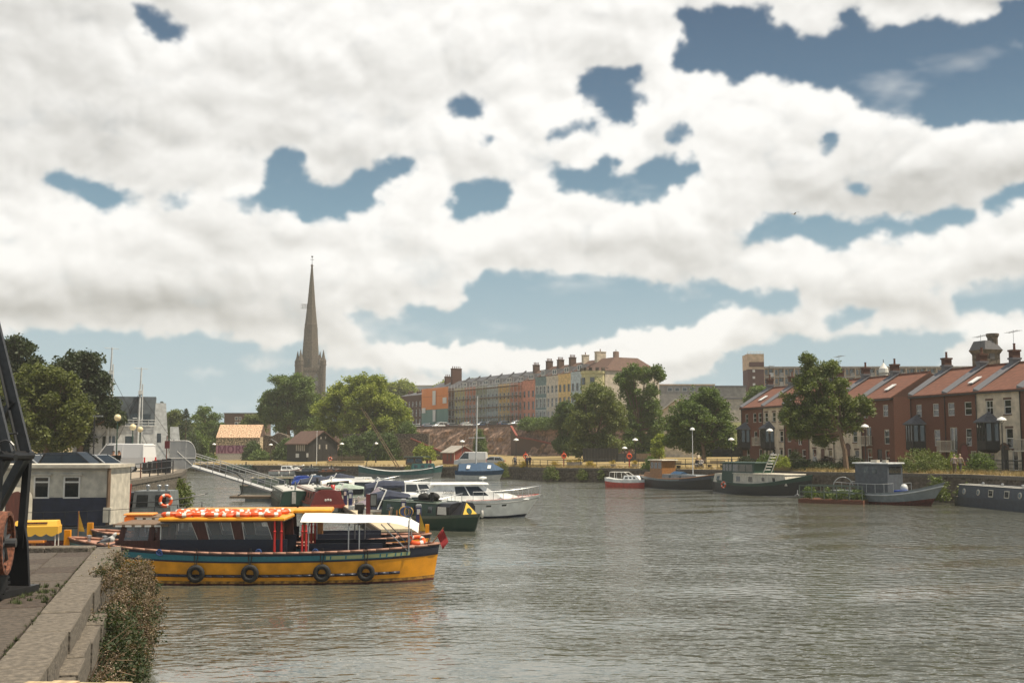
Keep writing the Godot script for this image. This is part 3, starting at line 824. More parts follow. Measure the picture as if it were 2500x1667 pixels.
func cliff_line(t: float) -> Vector3:
	# foot of the road edge above the cliff, t = 0 at the left end
	return Vector3(-33.4, 0, -361) + Vector3(0.493, 0, 0.870) * lerpf(-60, 150, t) + Vector3(-0.870, 0, 0.493) * (13.5 + 2.0 * sin(t * 17))
func cliff():
	var h := structure("hill")
	var b := MB.new()
	var n := 30
	for i in n:
		var p := cliff_line(float(i) / n); var q := cliff_line(float(i + 1) / n)
		var back := Vector3(0.870, 0, -0.493) * 160
		b.quad(p + Vector3(0, 9.7, 0), p + back + Vector3(0, 11.5, 0), q + back + Vector3(0, 11.5, 0), q + Vector3(0, 9.7, 0))
	part(h, "road_surface", b, "tarmac")
	b = MB.new()
	var end := cliff_line(1.0)
	b.quad(end + Vector3(0, 9.7, 0), end + Vector3(139, 11.5, -79), end + Vector3(180, 2, -79), end + Vector3(25, 2, 2)); part(h, "slope", b, "hill_grass")
	var c := structure("cliff")
	b = MB.new()
	var N := 150; var K := 9
	for i in N:
		for j in K:
			var vs := []
			for e in [[i, j], [i, j + 1], [i + 1, j + 1], [i + 1, j]]:
				var t: float = float(e[0]) / N; var f: float = float(e[1]) / K
				var p := cliff_line(t) + Vector3(-0.870, 0, 0.493) * ((1 - f) * 3.6)
				p.y = lerpf(1.2, 9.72, f)
				if e[1] < K: p += Vector3(-0.870, 0, 0.493) * (1.6 * fine_noise.get_noise_3d(p.x * 1.2, p.y * 1.6, p.z * 1.2) + 0.7 * fine_noise.get_noise_3d(p.x * 5, p.y * 3, p.z * 5))
				vs.append(p)
			b.quad(vs[0], vs[1], vs[2], vs[3])
	part(c, "rock_face", b, "cliff")
	# parapet wall along the road edge
	var pw := thing("road_parapet", "low old brick parapet along the cliff top road", "wall", Vector3.ZERO)
	for i in 40:
		var p := cliff_line(0.12 + 0.7 * i / 40.0); var q := cliff_line(0.12 + 0.7 * (i + 0.97) / 40.0)
		var m := MB.new(); var o := Vector3(0.3, 0, -0.17)
		m.loft([[p + Vector3(0, 9.4, 0), q + Vector3(0, 9.4, 0), q + o + Vector3(0, 9.4, 0), p + o + Vector3(0, 9.4, 0)], [p + Vector3(0, 10.25, 0), q + Vector3(0, 10.25, 0), q + o + Vector3(0, 10.25, 0), p + o + Vector3(0, 10.25, 0)]])
		part(pw, "wall_section", m, "brick_old")
	# stepped brick wall running down the cliff
	var sw := thing("stepped_wall", "red brick wall stepping down the cliff beside the path", "wall", Vector3.ZERO)
	var pts := [[1247, 1042, 268], [1262, 1068, 264], [1300, 1074, 258], [1334, 1082, 252], [1380, 1092, 246], [1425, 1102, 240]]
	for i in pts.size() - 1:
		var p := at(pts[i][0], pts[i][1], pts[i][2]); var q := at(pts[i + 1][0], pts[i + 1][1], pts[i + 1][2])
		var m := MB.new(); var o := Vector3(0.35, 0, -0.35)
		m.loft([[Vector3(p.x, 1.5, p.z), Vector3(q.x, 1.5, q.z), Vector3(q.x, 1.5, q.z) + o, Vector3(p.x, 1.5, p.z) + o], [p, q, q + o, p + o]])
		part(sw, "wall_section", m, "brick_old")
		m = MB.new(); m.loft([[p + Vector3(-0.15, 0, 0.2), q + Vector3(-0.15, 0, 0.2), q + o, p + o], [p + Vector3(-0.15, 0.3, 0.2), q + Vector3(-0.15, 0.3, 0.2), q + o + Vector3(0, 0.3, 0), p + o + Vector3(0, 0.3, 0)]]); part(sw, "brick_capping", m, "shed_red")
# ---------- plants ----------
func clump(kind: int, leaf: float, r: float, n: int) -> Array:
	# four shades of the same spray of leaves
	var key := "clump%d_%.2f_%.2f_%d" % [kind, leaf, r, n]
	if cache.has(key): return cache[key]
	var out := []
	for shade in 4:
		var g := RandomNumberGenerator.new()
		g.seed = 100 + kind * 7 + shade
		var b := MB.new()
		b.colored = true
		for i in n:
			var d := Vector3(g.randfn(), g.randfn(), g.randfn()).normalized()
			var p := d * r * pow(g.randf(), 0.45)
			p.y *= 0.75
			var u := Vector3(g.randfn(), g.randfn() * 0.6, g.randfn()).normalized()
			var w := u.cross(Vector3(g.randfn(), g.randfn(), g.randfn())).normalized()
			var s := leaf * g.randf_range(0.7, 1.35)
			var k := (0.72 + 0.19 * shade) * g.randf_range(0.85, 1.15)
			b.col = Color(k * (0.92 + 0.06 * shade), k, k * 0.95)
			b.quad(p - u * s * 0.5, p + w * s * 0.3, p + u * s * 0.6, p - w * s * 0.3)
		out.append(b.mesh())
	cache[key] = out
	return out
func foliage(parent: Node, called: String, spots: Array, sprays: Array, m: String) -> MeshInstance3D:
	var st := SurfaceTool.new()
	for s in spots:
		var q := Basis.from_euler(Vector3(rng.randf_range(-0.5, 0.5), rng.randf() * TAU, rng.randf_range(-0.5, 0.5))).scaled(Vector3.ONE * s[1])
		st.append_from(sprays[rng.randi() % sprays.size()], 0, Transform3D(q, s[0]))
	return part(parent, called, st.commit(), m)
# blobs: [centre, radius] in world metres; base: foot of the trunk
func tree(called: String, label: String, base: Vector3, blobs: Array, m: String, leaf := 0.34, dense := 1.0, trunk := 0.35, group := "", cat := "tree") -> Node3D:
	var o := thing(called, label, cat, base, 0, group)
	var spots := []
	var lean := Vector3.ZERO
	for e in blobs: lean += e[0]
	lean = lean / blobs.size() - base
	var b := MB.new()
	var fork := Vector3(lean.x * 0.25, lean.y * 0.55, lean.z * 0.25)
	var knee := fork * 0.5 + Vector3(trunk * 0.5, 0, 0)
	b.bar(Vector3(0, -0.1, 0), knee, trunk, 8, trunk * 0.8)
	b.bar(knee, fork, trunk * 0.8, 8, trunk * 0.62)
	for e in blobs:
		var c: Vector3 = e[0] - base
		b.bar(fork, fork.lerp(c, 0.55) + Vector3(0, -0.2, 0), trunk * 0.5, 5, trunk * 0.3)
		b.bar(fork.lerp(c, 0.55) + Vector3(0, -0.2, 0), c + Vector3(0, e[1] * 0.4, 0), trunk * 0.3, 4, trunk * 0.08)
		var R: float = e[1]
		for k in 12:
			# one bough: a rounded spray, fuller on top, standing on the shell of the disc
			var d := Vector3(rng.randfn(), rng.randfn() * 0.9 + 0.12, rng.randfn()).normalized()
			var q := R * rng.randf_range(0.2, 0.44)
			var o2 := c + d * (R * rng.randf_range(0.5, 1.02) - q * 0.35)
			b.bar(c, o2, trunk * 0.07, 3, trunk * 0.03)
			for i in int(dense * q * q * 9.0 * pow(0.34 / leaf, 1.3)) + 4:
				var w := Vector3(rng.randfn(), rng.randfn() * 0.8 + 0.35, rng.randfn()).normalized()
				spots.append([o2 + Vector3(w.x, w.y * 0.72, w.z) * q * (0.55 + 0.5 * rng.randf()), rng.randf_range(0.7, 1.25)])
		for i in int(dense * R * R * 0.8) + 2:
			spots.append([c + Vector3(rng.randfn(), rng.randfn(), rng.randfn()) * R * 0.42, rng.randf_range(0.8, 1.3)])
	part(o, "trunk", b, "timber")
	foliage(o, "crown", spots, clump(rng.randi() % 3, leaf, leaf * 2.3, 20), m)
	return o
# crown outline given as photograph discs [px, py, radius px] standing at depth d
func crown(discs: Array, d: float, back := 0.8) -> Array:
	var out := []
	for e in discs:
		var r: float = e[2] * d / F
		out.append([at(e[0], e[1], d + rng.randf_range(-0.4, 0.4) * r), r])
		if back > 0: out.append([at(e[0], e[1] + e[2] * 0.1, d + r * (0.9 + back * rng.randf())), r * 0.9])
	return out
func shrub(called: String, label: String, base: Vector3, w: float, h: float, m: String, leaf := 0.16, group := "", dense := 1.0) -> Node3D:
	var o := thing(called, label, "shrub", base, 0, group)
	var b := MB.new()
	var spots := []
	for i in 6:
		b.bar(Vector3(0, -0.05, 0), Vector3(rng.randf_range(-0.3, 0.3) * w, h * 0.7, rng.randf_range(-0.3, 0.3) * w), 0.04, 4, 0.015)
	for i in int(dense * 40 + dense * w * h * 26):
		var d := Vector3(rng.randfn(), absf(rng.randfn()), rng.randfn()).normalized() * pow(rng.randf(), 0.4)
		spots.append([Vector3(d.x * w / 2, 0.05 + d.y * h * 0.92, d.z * w / 2), rng.randf_range(0.7, 1.3)])
	part(o, "stems", b, "timber")
	foliage(o, "leaves", spots, clump(1, leaf, leaf * 2.4, 18), m)
	return o
func tufts(called: String, label: String, spots: Array, m: String, h: float):
	var key := "tuft%.2f" % h
	if not cache.has(key):
		var g := RandomNumberGenerator.new(); g.seed = 8
		var b := MB.new()
		for i in 14:
			var a := g.randf() * TAU
			var u := Vector3(cos(a), 0, sin(a))
			var s := u.cross(Vector3.UP) * 0.012
			var p := u * g.randf() * h * 0.4
			b.tri(p - s, p + s, p + u * h * g.randf_range(0.1, 0.6) + Vector3.UP * h * g.randf_range(0.5, 1.0))
		cache[key] = [b.mesh()]
	var o := foliage(self, called, spots, cache[key], m)
	o.set_meta("kind", "stuff"); o.set_meta("label", label); o.set_meta("category", "grass")
# ---------- buildings ----------
func window_on(parent: Node, p: Vector3, w: float, h: float, frame := "white_paint", style := "sash"):
	var key := "win%.2f_%.2f_%s" % [w, h, style]
	if not cache.has(key):
		var b := MB.new(); var t := 0.07 if w > 0.7 else 0.05
		b.box(Vector3(0, 0, 0), Vector3(t, h, 0.08)); b.box(Vector3(w - t, 0, 0), Vector3(w, h, 0.08))
		b.box(Vector3(t, 0, 0), Vector3(w - t, t, 0.08)); b.box(Vector3(t, h - t, 0), Vector3(w - t, h, 0.08))
		if style == "sash":
			b.box(Vector3(t, h * 0.48, 0.0), Vector3(w - t, h * 0.48 + t, 0.075))
		elif style == "bars":
			b.box(Vector3(t, h * 0.48, 0.0), Vector3(w - t, h * 0.48 + t, 0.075))
			b.box(Vector3(w / 2 - 0.025, t, 0.0), Vector3(w / 2 + 0.025, h - t, 0.07))
		elif style == "french":
			b.box(Vector3(w / 2 - 0.06, t, 0.0), Vector3(w / 2 + 0.06, h - t, 0.075))
		elif style == "transom":
			b.box(Vector3(t, h * 0.7, 0.0), Vector3(w - t, h * 0.7 + t, 0.075))
		var g := MB.new()
		g.box(Vector3(t, t, 0.015), Vector3(w - t, h - t, 0.035))
		cache[key] = b.mesh(); cache[key + "p"] = g.mesh()
	var o := part(parent, "window", cache[key], frame)
	o.position = p
	part(o, "pane", cache[key + "p"], "glass")
func wall_cells(b: MB, w: float, h: float, holes: Array, deep := 0.14):
	var xs := [0.0, w]; var ys := [0.0, h]
	for e in holes:
		for k in [e[0], e[0] + e[2]]: if not xs.has(k): xs.append(k)
		for k in [e[1], e[1] + e[3]]: if not ys.has(k): ys.append(k)
	xs.sort(); ys.sort()
	for i in xs.size() - 1:
		for j in ys.size() - 1:
			var c := Vector2((xs[i] + xs[i + 1]) / 2, (ys[j] + ys[j + 1]) / 2)
			var hit := false
			for e in holes:
				if c.x > e[0] and c.x < e[0] + e[2] and c.y > e[1] and c.y < e[1] + e[3]: hit = true
			if not hit: b.quad(Vector3(xs[i], ys[j], 0), Vector3(xs[i], ys[j + 1], 0), Vector3(xs[i + 1], ys[j + 1], 0), Vector3(xs[i + 1], ys[j], 0))
	for e in holes:
		var p := [Vector3(e[0], e[1], 0), Vector3(e[0], e[1] + e[3], 0), Vector3(e[0] + e[2], e[1] + e[3], 0), Vector3(e[0] + e[2], e[1], 0)]
		for k in 4:
			var q: Vector3 = p[k]; var r: Vector3 = p[(k + 1) % 4]
			b.quad(q, r, r - Vector3(0, 0, deep), q - Vector3(0, 0, deep))
# walls (front tessellated round its openings), windows and doors; x along the front, z outwards
func shell(o: Node3D, w: float, h: float, depth: float, wall: String, holes: Array, frame := "white_paint", sill := "") -> MB:
	var b := MB.new()
	wall_cells(b, w, h, holes)
	b.quad(Vector3(0, 0, 0), Vector3(0, 0, -depth), Vector3(0, h, -depth), Vector3(0, h, 0))
	b.quad(Vector3(w, 0, 0), Vector3(w, h, 0), Vector3(w, h, -depth), Vector3(w, 0, -depth))
	b.quad(Vector3(0, 0, -depth), Vector3(w, 0, -depth), Vector3(w, h, -depth), Vector3(0, h, -depth))
	part(o, "wall", b, wall)
	for e in holes:
		var st: String = e[4] if e.size() > 4 else "sash"
		var at_ := Vector3(e[0], e[1], -0.13)
		if st == "door":
			var d := MB.new()
			d.box(Vector3.ZERO, Vector3(e[2], e[3], 0.05))
			var dn := part(o, "door", d, e[5] if e.size() > 5 else "mahogany")
			dn.position = at_
			d = MB.new(); d.cbox(Vector3(e[2] - 0.12, e[3] * 0.48, 0.08), Vector3(0.05, 0.1, 0.06))
			part(dn, "handle", d, "steel")
		else: window_on(o, at_, e[2], e[3], frame, st)
		if sill != "" and st != "door" and st != "french":
			var s := MB.new()
			s.box(Vector3(e[0] - 0.08, e[1] - 0.11, -0.02), Vector3(e[0] + e[2] + 0.08, e[1], 0.09))
			part(o, "sill", s, sill)
			s = MB.new()
			s.box(Vector3(e[0] - 0.08, e[1] + e[3], -0.02), Vector3(e[0] + e[2] + 0.08, e[1] + e[3] + 0.2, 0.012))
			part(o, "lintel", s, sill)
	return b
func gable_roof(o: Node3D, w: float, h: float, depth: float, rise: float, m: String, gable := "", over := 0.3) -> MeshInstance3D:
	var b := MB.new(); var mid := -depth / 2; var t := 0.12
	var k := rise / (depth / 2)
	for s in [1, -1]:
		var ez: float = (0.0 + over) if s == 1 else (-depth - over)
		var a := Vector3(0, h - over * k, ez); var c := Vector3(0, h + rise, mid)
		b.loft([[a, c, c + Vector3(0, t, 0), a + Vector3(0, t, 0)], [a + Vector3(w, 0, 0), c + Vector3(w, 0, 0), c + Vector3(w, t, 0), a + Vector3(w, t, 0)]])
	var r := part(o, "roof", b, m)
	if gable != "":
		b = MB.new()
		for x in [0.0, w]: b.tri(Vector3(x, h, 0), Vector3(x, h + rise, mid), Vector3(x, h, -depth))
		part(o, "gable", b, gable)
	return r
func chimney(o: Node3D, p: Vector3, s: Vector3, m: String, pots: int, pot := "tile_red"):
	var b := MB.new()
	b.box(p - Vector3(s.x / 2, 0, s.z / 2), p + Vector3(s.x / 2, s.y, s.z / 2))
	b.box(p + Vector3(-s.x / 2 - 0.08, s.y, -s.z / 2 - 0.08), p + Vector3(s.x / 2 + 0.08, s.y + 0.18, s.z / 2 + 0.08))
	var c := part(o, "chimney", b, m)
	for i in pots:
		var q := MB.new()
		var k := (i + 0.5) / pots - 0.5
		var along := Vector3(s.x * k, s.y + 0.18, 0) if s.x > s.z else Vector3(0, s.y + 0.18, s.z * k)
		q.lathe([Vector2(0.13, 0), Vector2(0.11, 0.55), Vector2(0.14, 0.6), Vector2(0.14, 0.66), Vector2(0.02, 0.66)], 7, p + along)
		part(c, "chimney_pot", q, pot)
func oriel(o: Node3D, x: float, y: float):
	# black timber bay hung on the wall, slate cap
	var ring := [Vector2(0, 0), Vector2(0.75, 1.05), Vector2(2.05, 1.05), Vector2(2.8, 0)]
	var b := MB.new()
	var lo := []; var hi := []; var eave := []
	for p in ring:
		lo.append(Vector3(x + p.x, y, p.y)); hi.append(Vector3(x + p.x, y + 2.75, p.y))
	b.loft([lo, hi])
	b.loft([[lo[0] + Vector3(0.5, -0.3, 0), lo[1] + Vector3(0.2, -0.3, -0.4), lo[2] + Vector3(-0.2, -0.3, -0.4), lo[3] + Vector3(-0.5, -0.3, 0)], lo])
	var bay := part(o, "bay_window", b, "timber_black")
	var panes := [[0, 1, 2], [1, 2, 3], [2, 3, 2]]
	for e in panes:
		var a: Vector3 = lo[e[0]]; var c: Vector3 = lo[e[1]]
		var dir := (c - a).normalized(); var wid := (c - a).length(); var out := Vector3(-dir.z, 0, dir.x)
		if out.z < 0: out = -out
		var n: int = e[2]
		for i in n:
			var g := MB.new()
			var p0 := a + dir * (wid * i / n + 0.13) + Vector3(0, 0.85, 0); var p1 := a + dir * (wid * (i + 1) / n - 0.13) + Vector3(0, 0.85, 0)
			g.quad(p0 + out * 0.02, p0 + out * 0.02 + Vector3(0, 1.7, 0), p1 + out * 0.02 + Vector3(0, 1.7, 0), p1 + out * 0.02)
			part(bay, "pane", g, "glass")
	b = MB.new()
	var cap := Vector3(x + 1.4, y + 3.75, 0.05)
	for p in [Vector3(x - 0.25, y + 2.72, 0), Vector3(x + 0.6, y + 2.72, 1.3), Vector3(x + 2.2, y + 2.72, 1.3), Vector3(x + 3.05, y + 2.72, 0)]: eave.append(p)
	for i in 3: b.tri(eave[i], cap, eave[i + 1])
	for i in 3: b.quad(eave[i], eave[i + 1], eave[i + 1] - Vector3(0, 0.1, 0), eave[i] - Vector3(0, 0.1, 0))
	part(o, "bay_roof", b, "slate")
func balcony(o: Node3D, x: float, y: float, w: float):
	var b := MB.new()
	b.box(Vector3(x, y - 0.12, 0.01), Vector3(x + w, y, 0.6))
	var s := part(o, "balcony", b, "cream")
	var r := MB.new()
	r.box(Vector3(x, y + 0.98, 0.54), Vector3(x + w, y + 1.05, 0.6))
	for i in 13: r.box(Vector3(x + w * i / 12.0 - 0.018, y, 0.555), Vector3(x + w * i / 12.0 + 0.018, y + 0.98, 0.59))
	for xx in [x, x + w]:
		r.box(Vector3(xx - 0.02, y + 0.98, 0.02), Vector3(xx + 0.02, y + 1.05, 0.54))
		for i in 4: r.box(Vector3(xx - 0.018, y, 0.1 + i * 0.12), Vector3(xx + 0.018, y + 0.98, 0.13 + i * 0.12))
	part(s, "railing", r, "cream")
func arch_door(o: Node3D, x: float, surround: String, leaf: String):
	var b := MB.new(); var pts := PackedVector2Array(); var w := 1.0
	pts.append(Vector2(x, 0)); pts.append(Vector2(x + w, 0))
	for i in 9: pts.append(Vector2(x + w / 2 + w / 2 * cos(PI * i / 8), 2.1 + w / 2 * sin(PI * i / 8)))
	b.prism(pts, -0.05, 0.02)
	var d := part(o, "door", b, leaf)
	b = MB.new()
	for i in 8:
		var a0 := PI * i / 8; var a1 := PI * (i + 1) / 8
		var q := []
		for e in [[a0, 0.5], [a1, 0.5], [a1, 0.75], [a0, 0.75]]: q.append(Vector3(x + w / 2 + cos(e[0]) * e[1], 2.1 + sin(e[0]) * e[1], 0.045))
		b.quad(q[0], q[1], q[2], q[3])
	part(o, "door_arch", b, surround)
	b = MB.new(); b.cbox(Vector3(x + 0.84, 1.05, 0.05), Vector3(0.06, 0.12, 0.06))
	part(d, "handle", b, "steel")

# quayside terrace on the right: houses set out along one line
const RT := Vector3(33.4, 2.55, -161)
func right_terrace():
	var along := Vector3(0.252, 0, 0.968); var turn := -1.3161
	# start, end, wall, features
	var hs := [[0.0, 6.6, "brick", 1, "red brick end house with oriel beside the lime bushes, farthest house of the quayside row"], [6.6, 12.6, "render_cream", 2, "cream rendered quayside house with black oriel beside the farthest red brick end house"], [12.6, 19.0, "brick", 3, "red brick quayside house half hidden by the tall leaning tree"],
		[19.0, 25.0, "render_cream", 3, "cream rendered quayside house directly behind the crown of the tall leaning tree"], [25.0, 31.2, "render_cream", 4, "cream rendered quayside house with brick arched door beside the leaning tree trunk"], [31.2, 37.8, "brick", 5, "red brick house with dark bare gable wall and lamp post before it"],
		[41.0, 46.9, "brick", 6, "red brick house with slate capped black oriel above the big round bush"], [46.9, 51.9, "brick", 7, "red brick house with cream balcony and french doors above the big round bush"], [51.9, 58.2, "render_cream", 8, "cream rendered house with large black oriel and arched black doorway"], [58.2, 66.0, "brick", 9, "red brick house with cream balcony next to the cream house with arched black doorway"]]
	for e in hs:
		var w: float = e[1] - e[0]
		var o := thing("terrace_house", e[4], "house", RT + along * e[0], turn, "quayside terrace houses")
		var sill := "brick_old" if e[2] == "render_cream" else ""
		var holes := []
		var k: int = e[3]
		match k:
			1: holes = [[1.2, 5.7, 0.85, 1.3], [3.6, 5.75, 0.95, 1.3], [5.2, 5.75, 0.95, 1.3], [3.8, 3.0, 0.95, 1.5], [5.3, 2.6, 0.95, 2.1, "french"], [1.4, 0.3, 0.9, 1.7], [5.2, 0.3, 0.95, 1.7]]
			2: holes = [[0.5, 5.75, 0.95, 1.3], [2.7, 5.75, 0.95, 1.3], [4.6, 5.75, 0.95, 1.3], [4.7, 3.0, 0.95, 1.5], [0.4, 0.4, 0.8, 1.7], [2.4, 0.3, 1.0, 1.8], [4.6, 0.3, 0.8, 1.7]]
			3: holes = [[0.8, 5.75, 0.95, 1.3], [3.9, 5.75, 0.95, 1.3], [0.8, 3.0, 0.95, 1.5], [3.6, 2.6, 1.0, 2.1, "french"], [0.8, 0.3, 0.95, 1.8], [4.6, 0.3, 0.9, 1.7], [2.8, 0.0, 0.95, 2.1, "door"]]
			4: holes = [[0.8, 5.75, 0.95, 1.3], [4.4, 5.75, 0.95, 1.3], [4.3, 2.9, 0.95, 1.5], [4.6, 0.3, 0.95, 1.7]]
			5: holes = [[0.5, 5.75, 0.95, 1.3], [4.5, 5.8, 1.0, 1.35], [1.0, 2.6, 1.0, 2.1, "french"], [4.6, 2.7, 1.0, 1.65], [1.1, 0.2, 1.0, 2.0], [4.7, 0.3, 0.85, 1.7], [3.1, 0.0, 0.95, 2.1, "door", "car_dark"]]
			6: holes = [[1.0, 5.6, 0.95, 1.35], [3.9, 5.6, 1.0, 1.35], [4.0, 2.5, 1.0, 1.7], [4.2, 0.2, 0.9, 1.6]]
			7: holes = [[0.55, 5.6, 1.05, 1.35], [3.2, 5.6, 1.1, 1.35], [0.75, 2.0, 1.15, 2.4, "french"], [3.25, 2.5, 0.9, 1.75], [0.8, 0.2, 1.0, 1.9], [3.9, 0.2, 0.85, 1.8]]
			8: holes = [[1.5, 5.55, 1.0, 1.4, "bars"], [4.1, 5.55, 1.0, 1.4], [4.2, 2.3, 1.0, 1.9], [1.5, 0.1, 0.95, 1.8], [5.0, 0.2, 0.75, 1.9]]
			9: holes = [[1.2, 5.6, 1.0, 1.35], [4.6, 5.6, 1.0, 1.35], [0.9, 2.1, 1.1, 2.3, "french"], [4.6, 2.5, 1.0, 1.7], [1.2, 0.2, 1.0, 1.9], [4.6, 0.2, 0.9, 1.8]]
		shell(o, w, 8.0, 9.6, e[2], holes, "white_paint", sill)
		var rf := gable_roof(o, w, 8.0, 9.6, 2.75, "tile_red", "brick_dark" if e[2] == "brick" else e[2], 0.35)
		# ridge tiles, eaves fascia and downpipe
		var b := MB.new(); b.box(Vector3(0, 10.8, -4.95), Vector3(w, 10.98, -4.65)); part(rf, "ridge", b, "tile_red")
		b = MB.new(); b.box(Vector3(0, 7.66, 0.02), Vector3(w, 7.86, 0.34)); part(o, "gutter", b, "iron")
		b = MB.new(); b.bar(Vector3(0.12, 0, 0.1), Vector3(0.12, 7.7, 0.1), 0.05); part(o, "downpipe", b, "iron")
		# party wall flashing proud of the tiles, with the stack on it
		b = MB.new()
		var a0 := Vector3(0, 7.9, 0.3); var a1 := Vector3(0, 11.05, -4.8)
		b.loft([[a0, a1, a1 + Vector3(0, 0.32, 0), a0 + Vector3(0, 0.32, 0)], [a0 + Vector3(0.85, 0, 0), a1 + Vector3(0.85, 0, 0), a1 + Vector3(0.85, 0.1, 0), a0 + Vector3(0.85, 0.1, 0)]])
		part(rf, "flashing", b, "lead")
		chimney(o, Vector3(0.45, 10.2, -4.4), Vector3(0.62, 1.0, 0.95), "lead", 0)
		chimney(o, Vector3(0.45, 11.38, -4.4), Vector3(0.6, 0.62, 0.9), "brick_dark", 1)
		if k in [1, 6, 8, 2]: oriel(o, {1: -0.2, 6: -0.3, 8: 0.55, 2: 0.4}[k], 2.15)
		if k in [1, 5, 7, 9]: balcony(o, {1: 4.2, 5: 0.0, 7: -0.75, 9: -0.3}[k] + 0.0, {1: 2.6, 5: 2.6, 7: 2.0, 9: 2.1}[k], 2.2)
		if k == 8: arch_door(o, 3.45, "brick_old", "iron")
		if k == 4: arch_door(o, 2.6, "brick_old", "mahogany")
		if k == 7: arch_door(o, 2.45, "brick_dark", "nb_maroon")
		if k in [7, 9, 5, 1]:
			b = MB.new(); b.box(Vector3(w * 0.45, 7.05, -3.0), Vector3(w * 0.45 + 0.9, 7.1, -1.9))
			b = MB.new()
			var u0 := Vector3(w * 0.5, 8.85, -1.0); var u1 := Vector3(w * 0.5, 9.5, -2.15)
			b.loft([[u0, u1, u1 + Vector3(0, 0.1, 0), u0 + Vector3(0, 0.1, 0)], [u0 + Vector3(0.8, 0, 0), u1 + Vector3(0.8, 0, 0), u1 + Vector3(0.8, 0.1, 0), u0 + Vector3(0.8, 0.1, 0)]])
			part(rf, "skylight", b, "lamp_white")
		if k in [1, 3, 7, 8]:
			b = MB.new(); b.bar(Vector3(0.4, 12.1, -4.4), Vector3(0.4, 14.2, -4.4), 0.018)
			b.bar(Vector3(-0.6, 14.0, -4.6), Vector3(1.3, 14.05, -4.2), 0.014)
			for i in 6: b.bar(Vector3(-0.6 + i * 0.35, 14.0 + i * 0.018, -4.9), Vector3(-0.6 + i * 0.35, 14.0 + i * 0.018, -4.1), 0.015)
			part(o, "aerial", b, "iron")

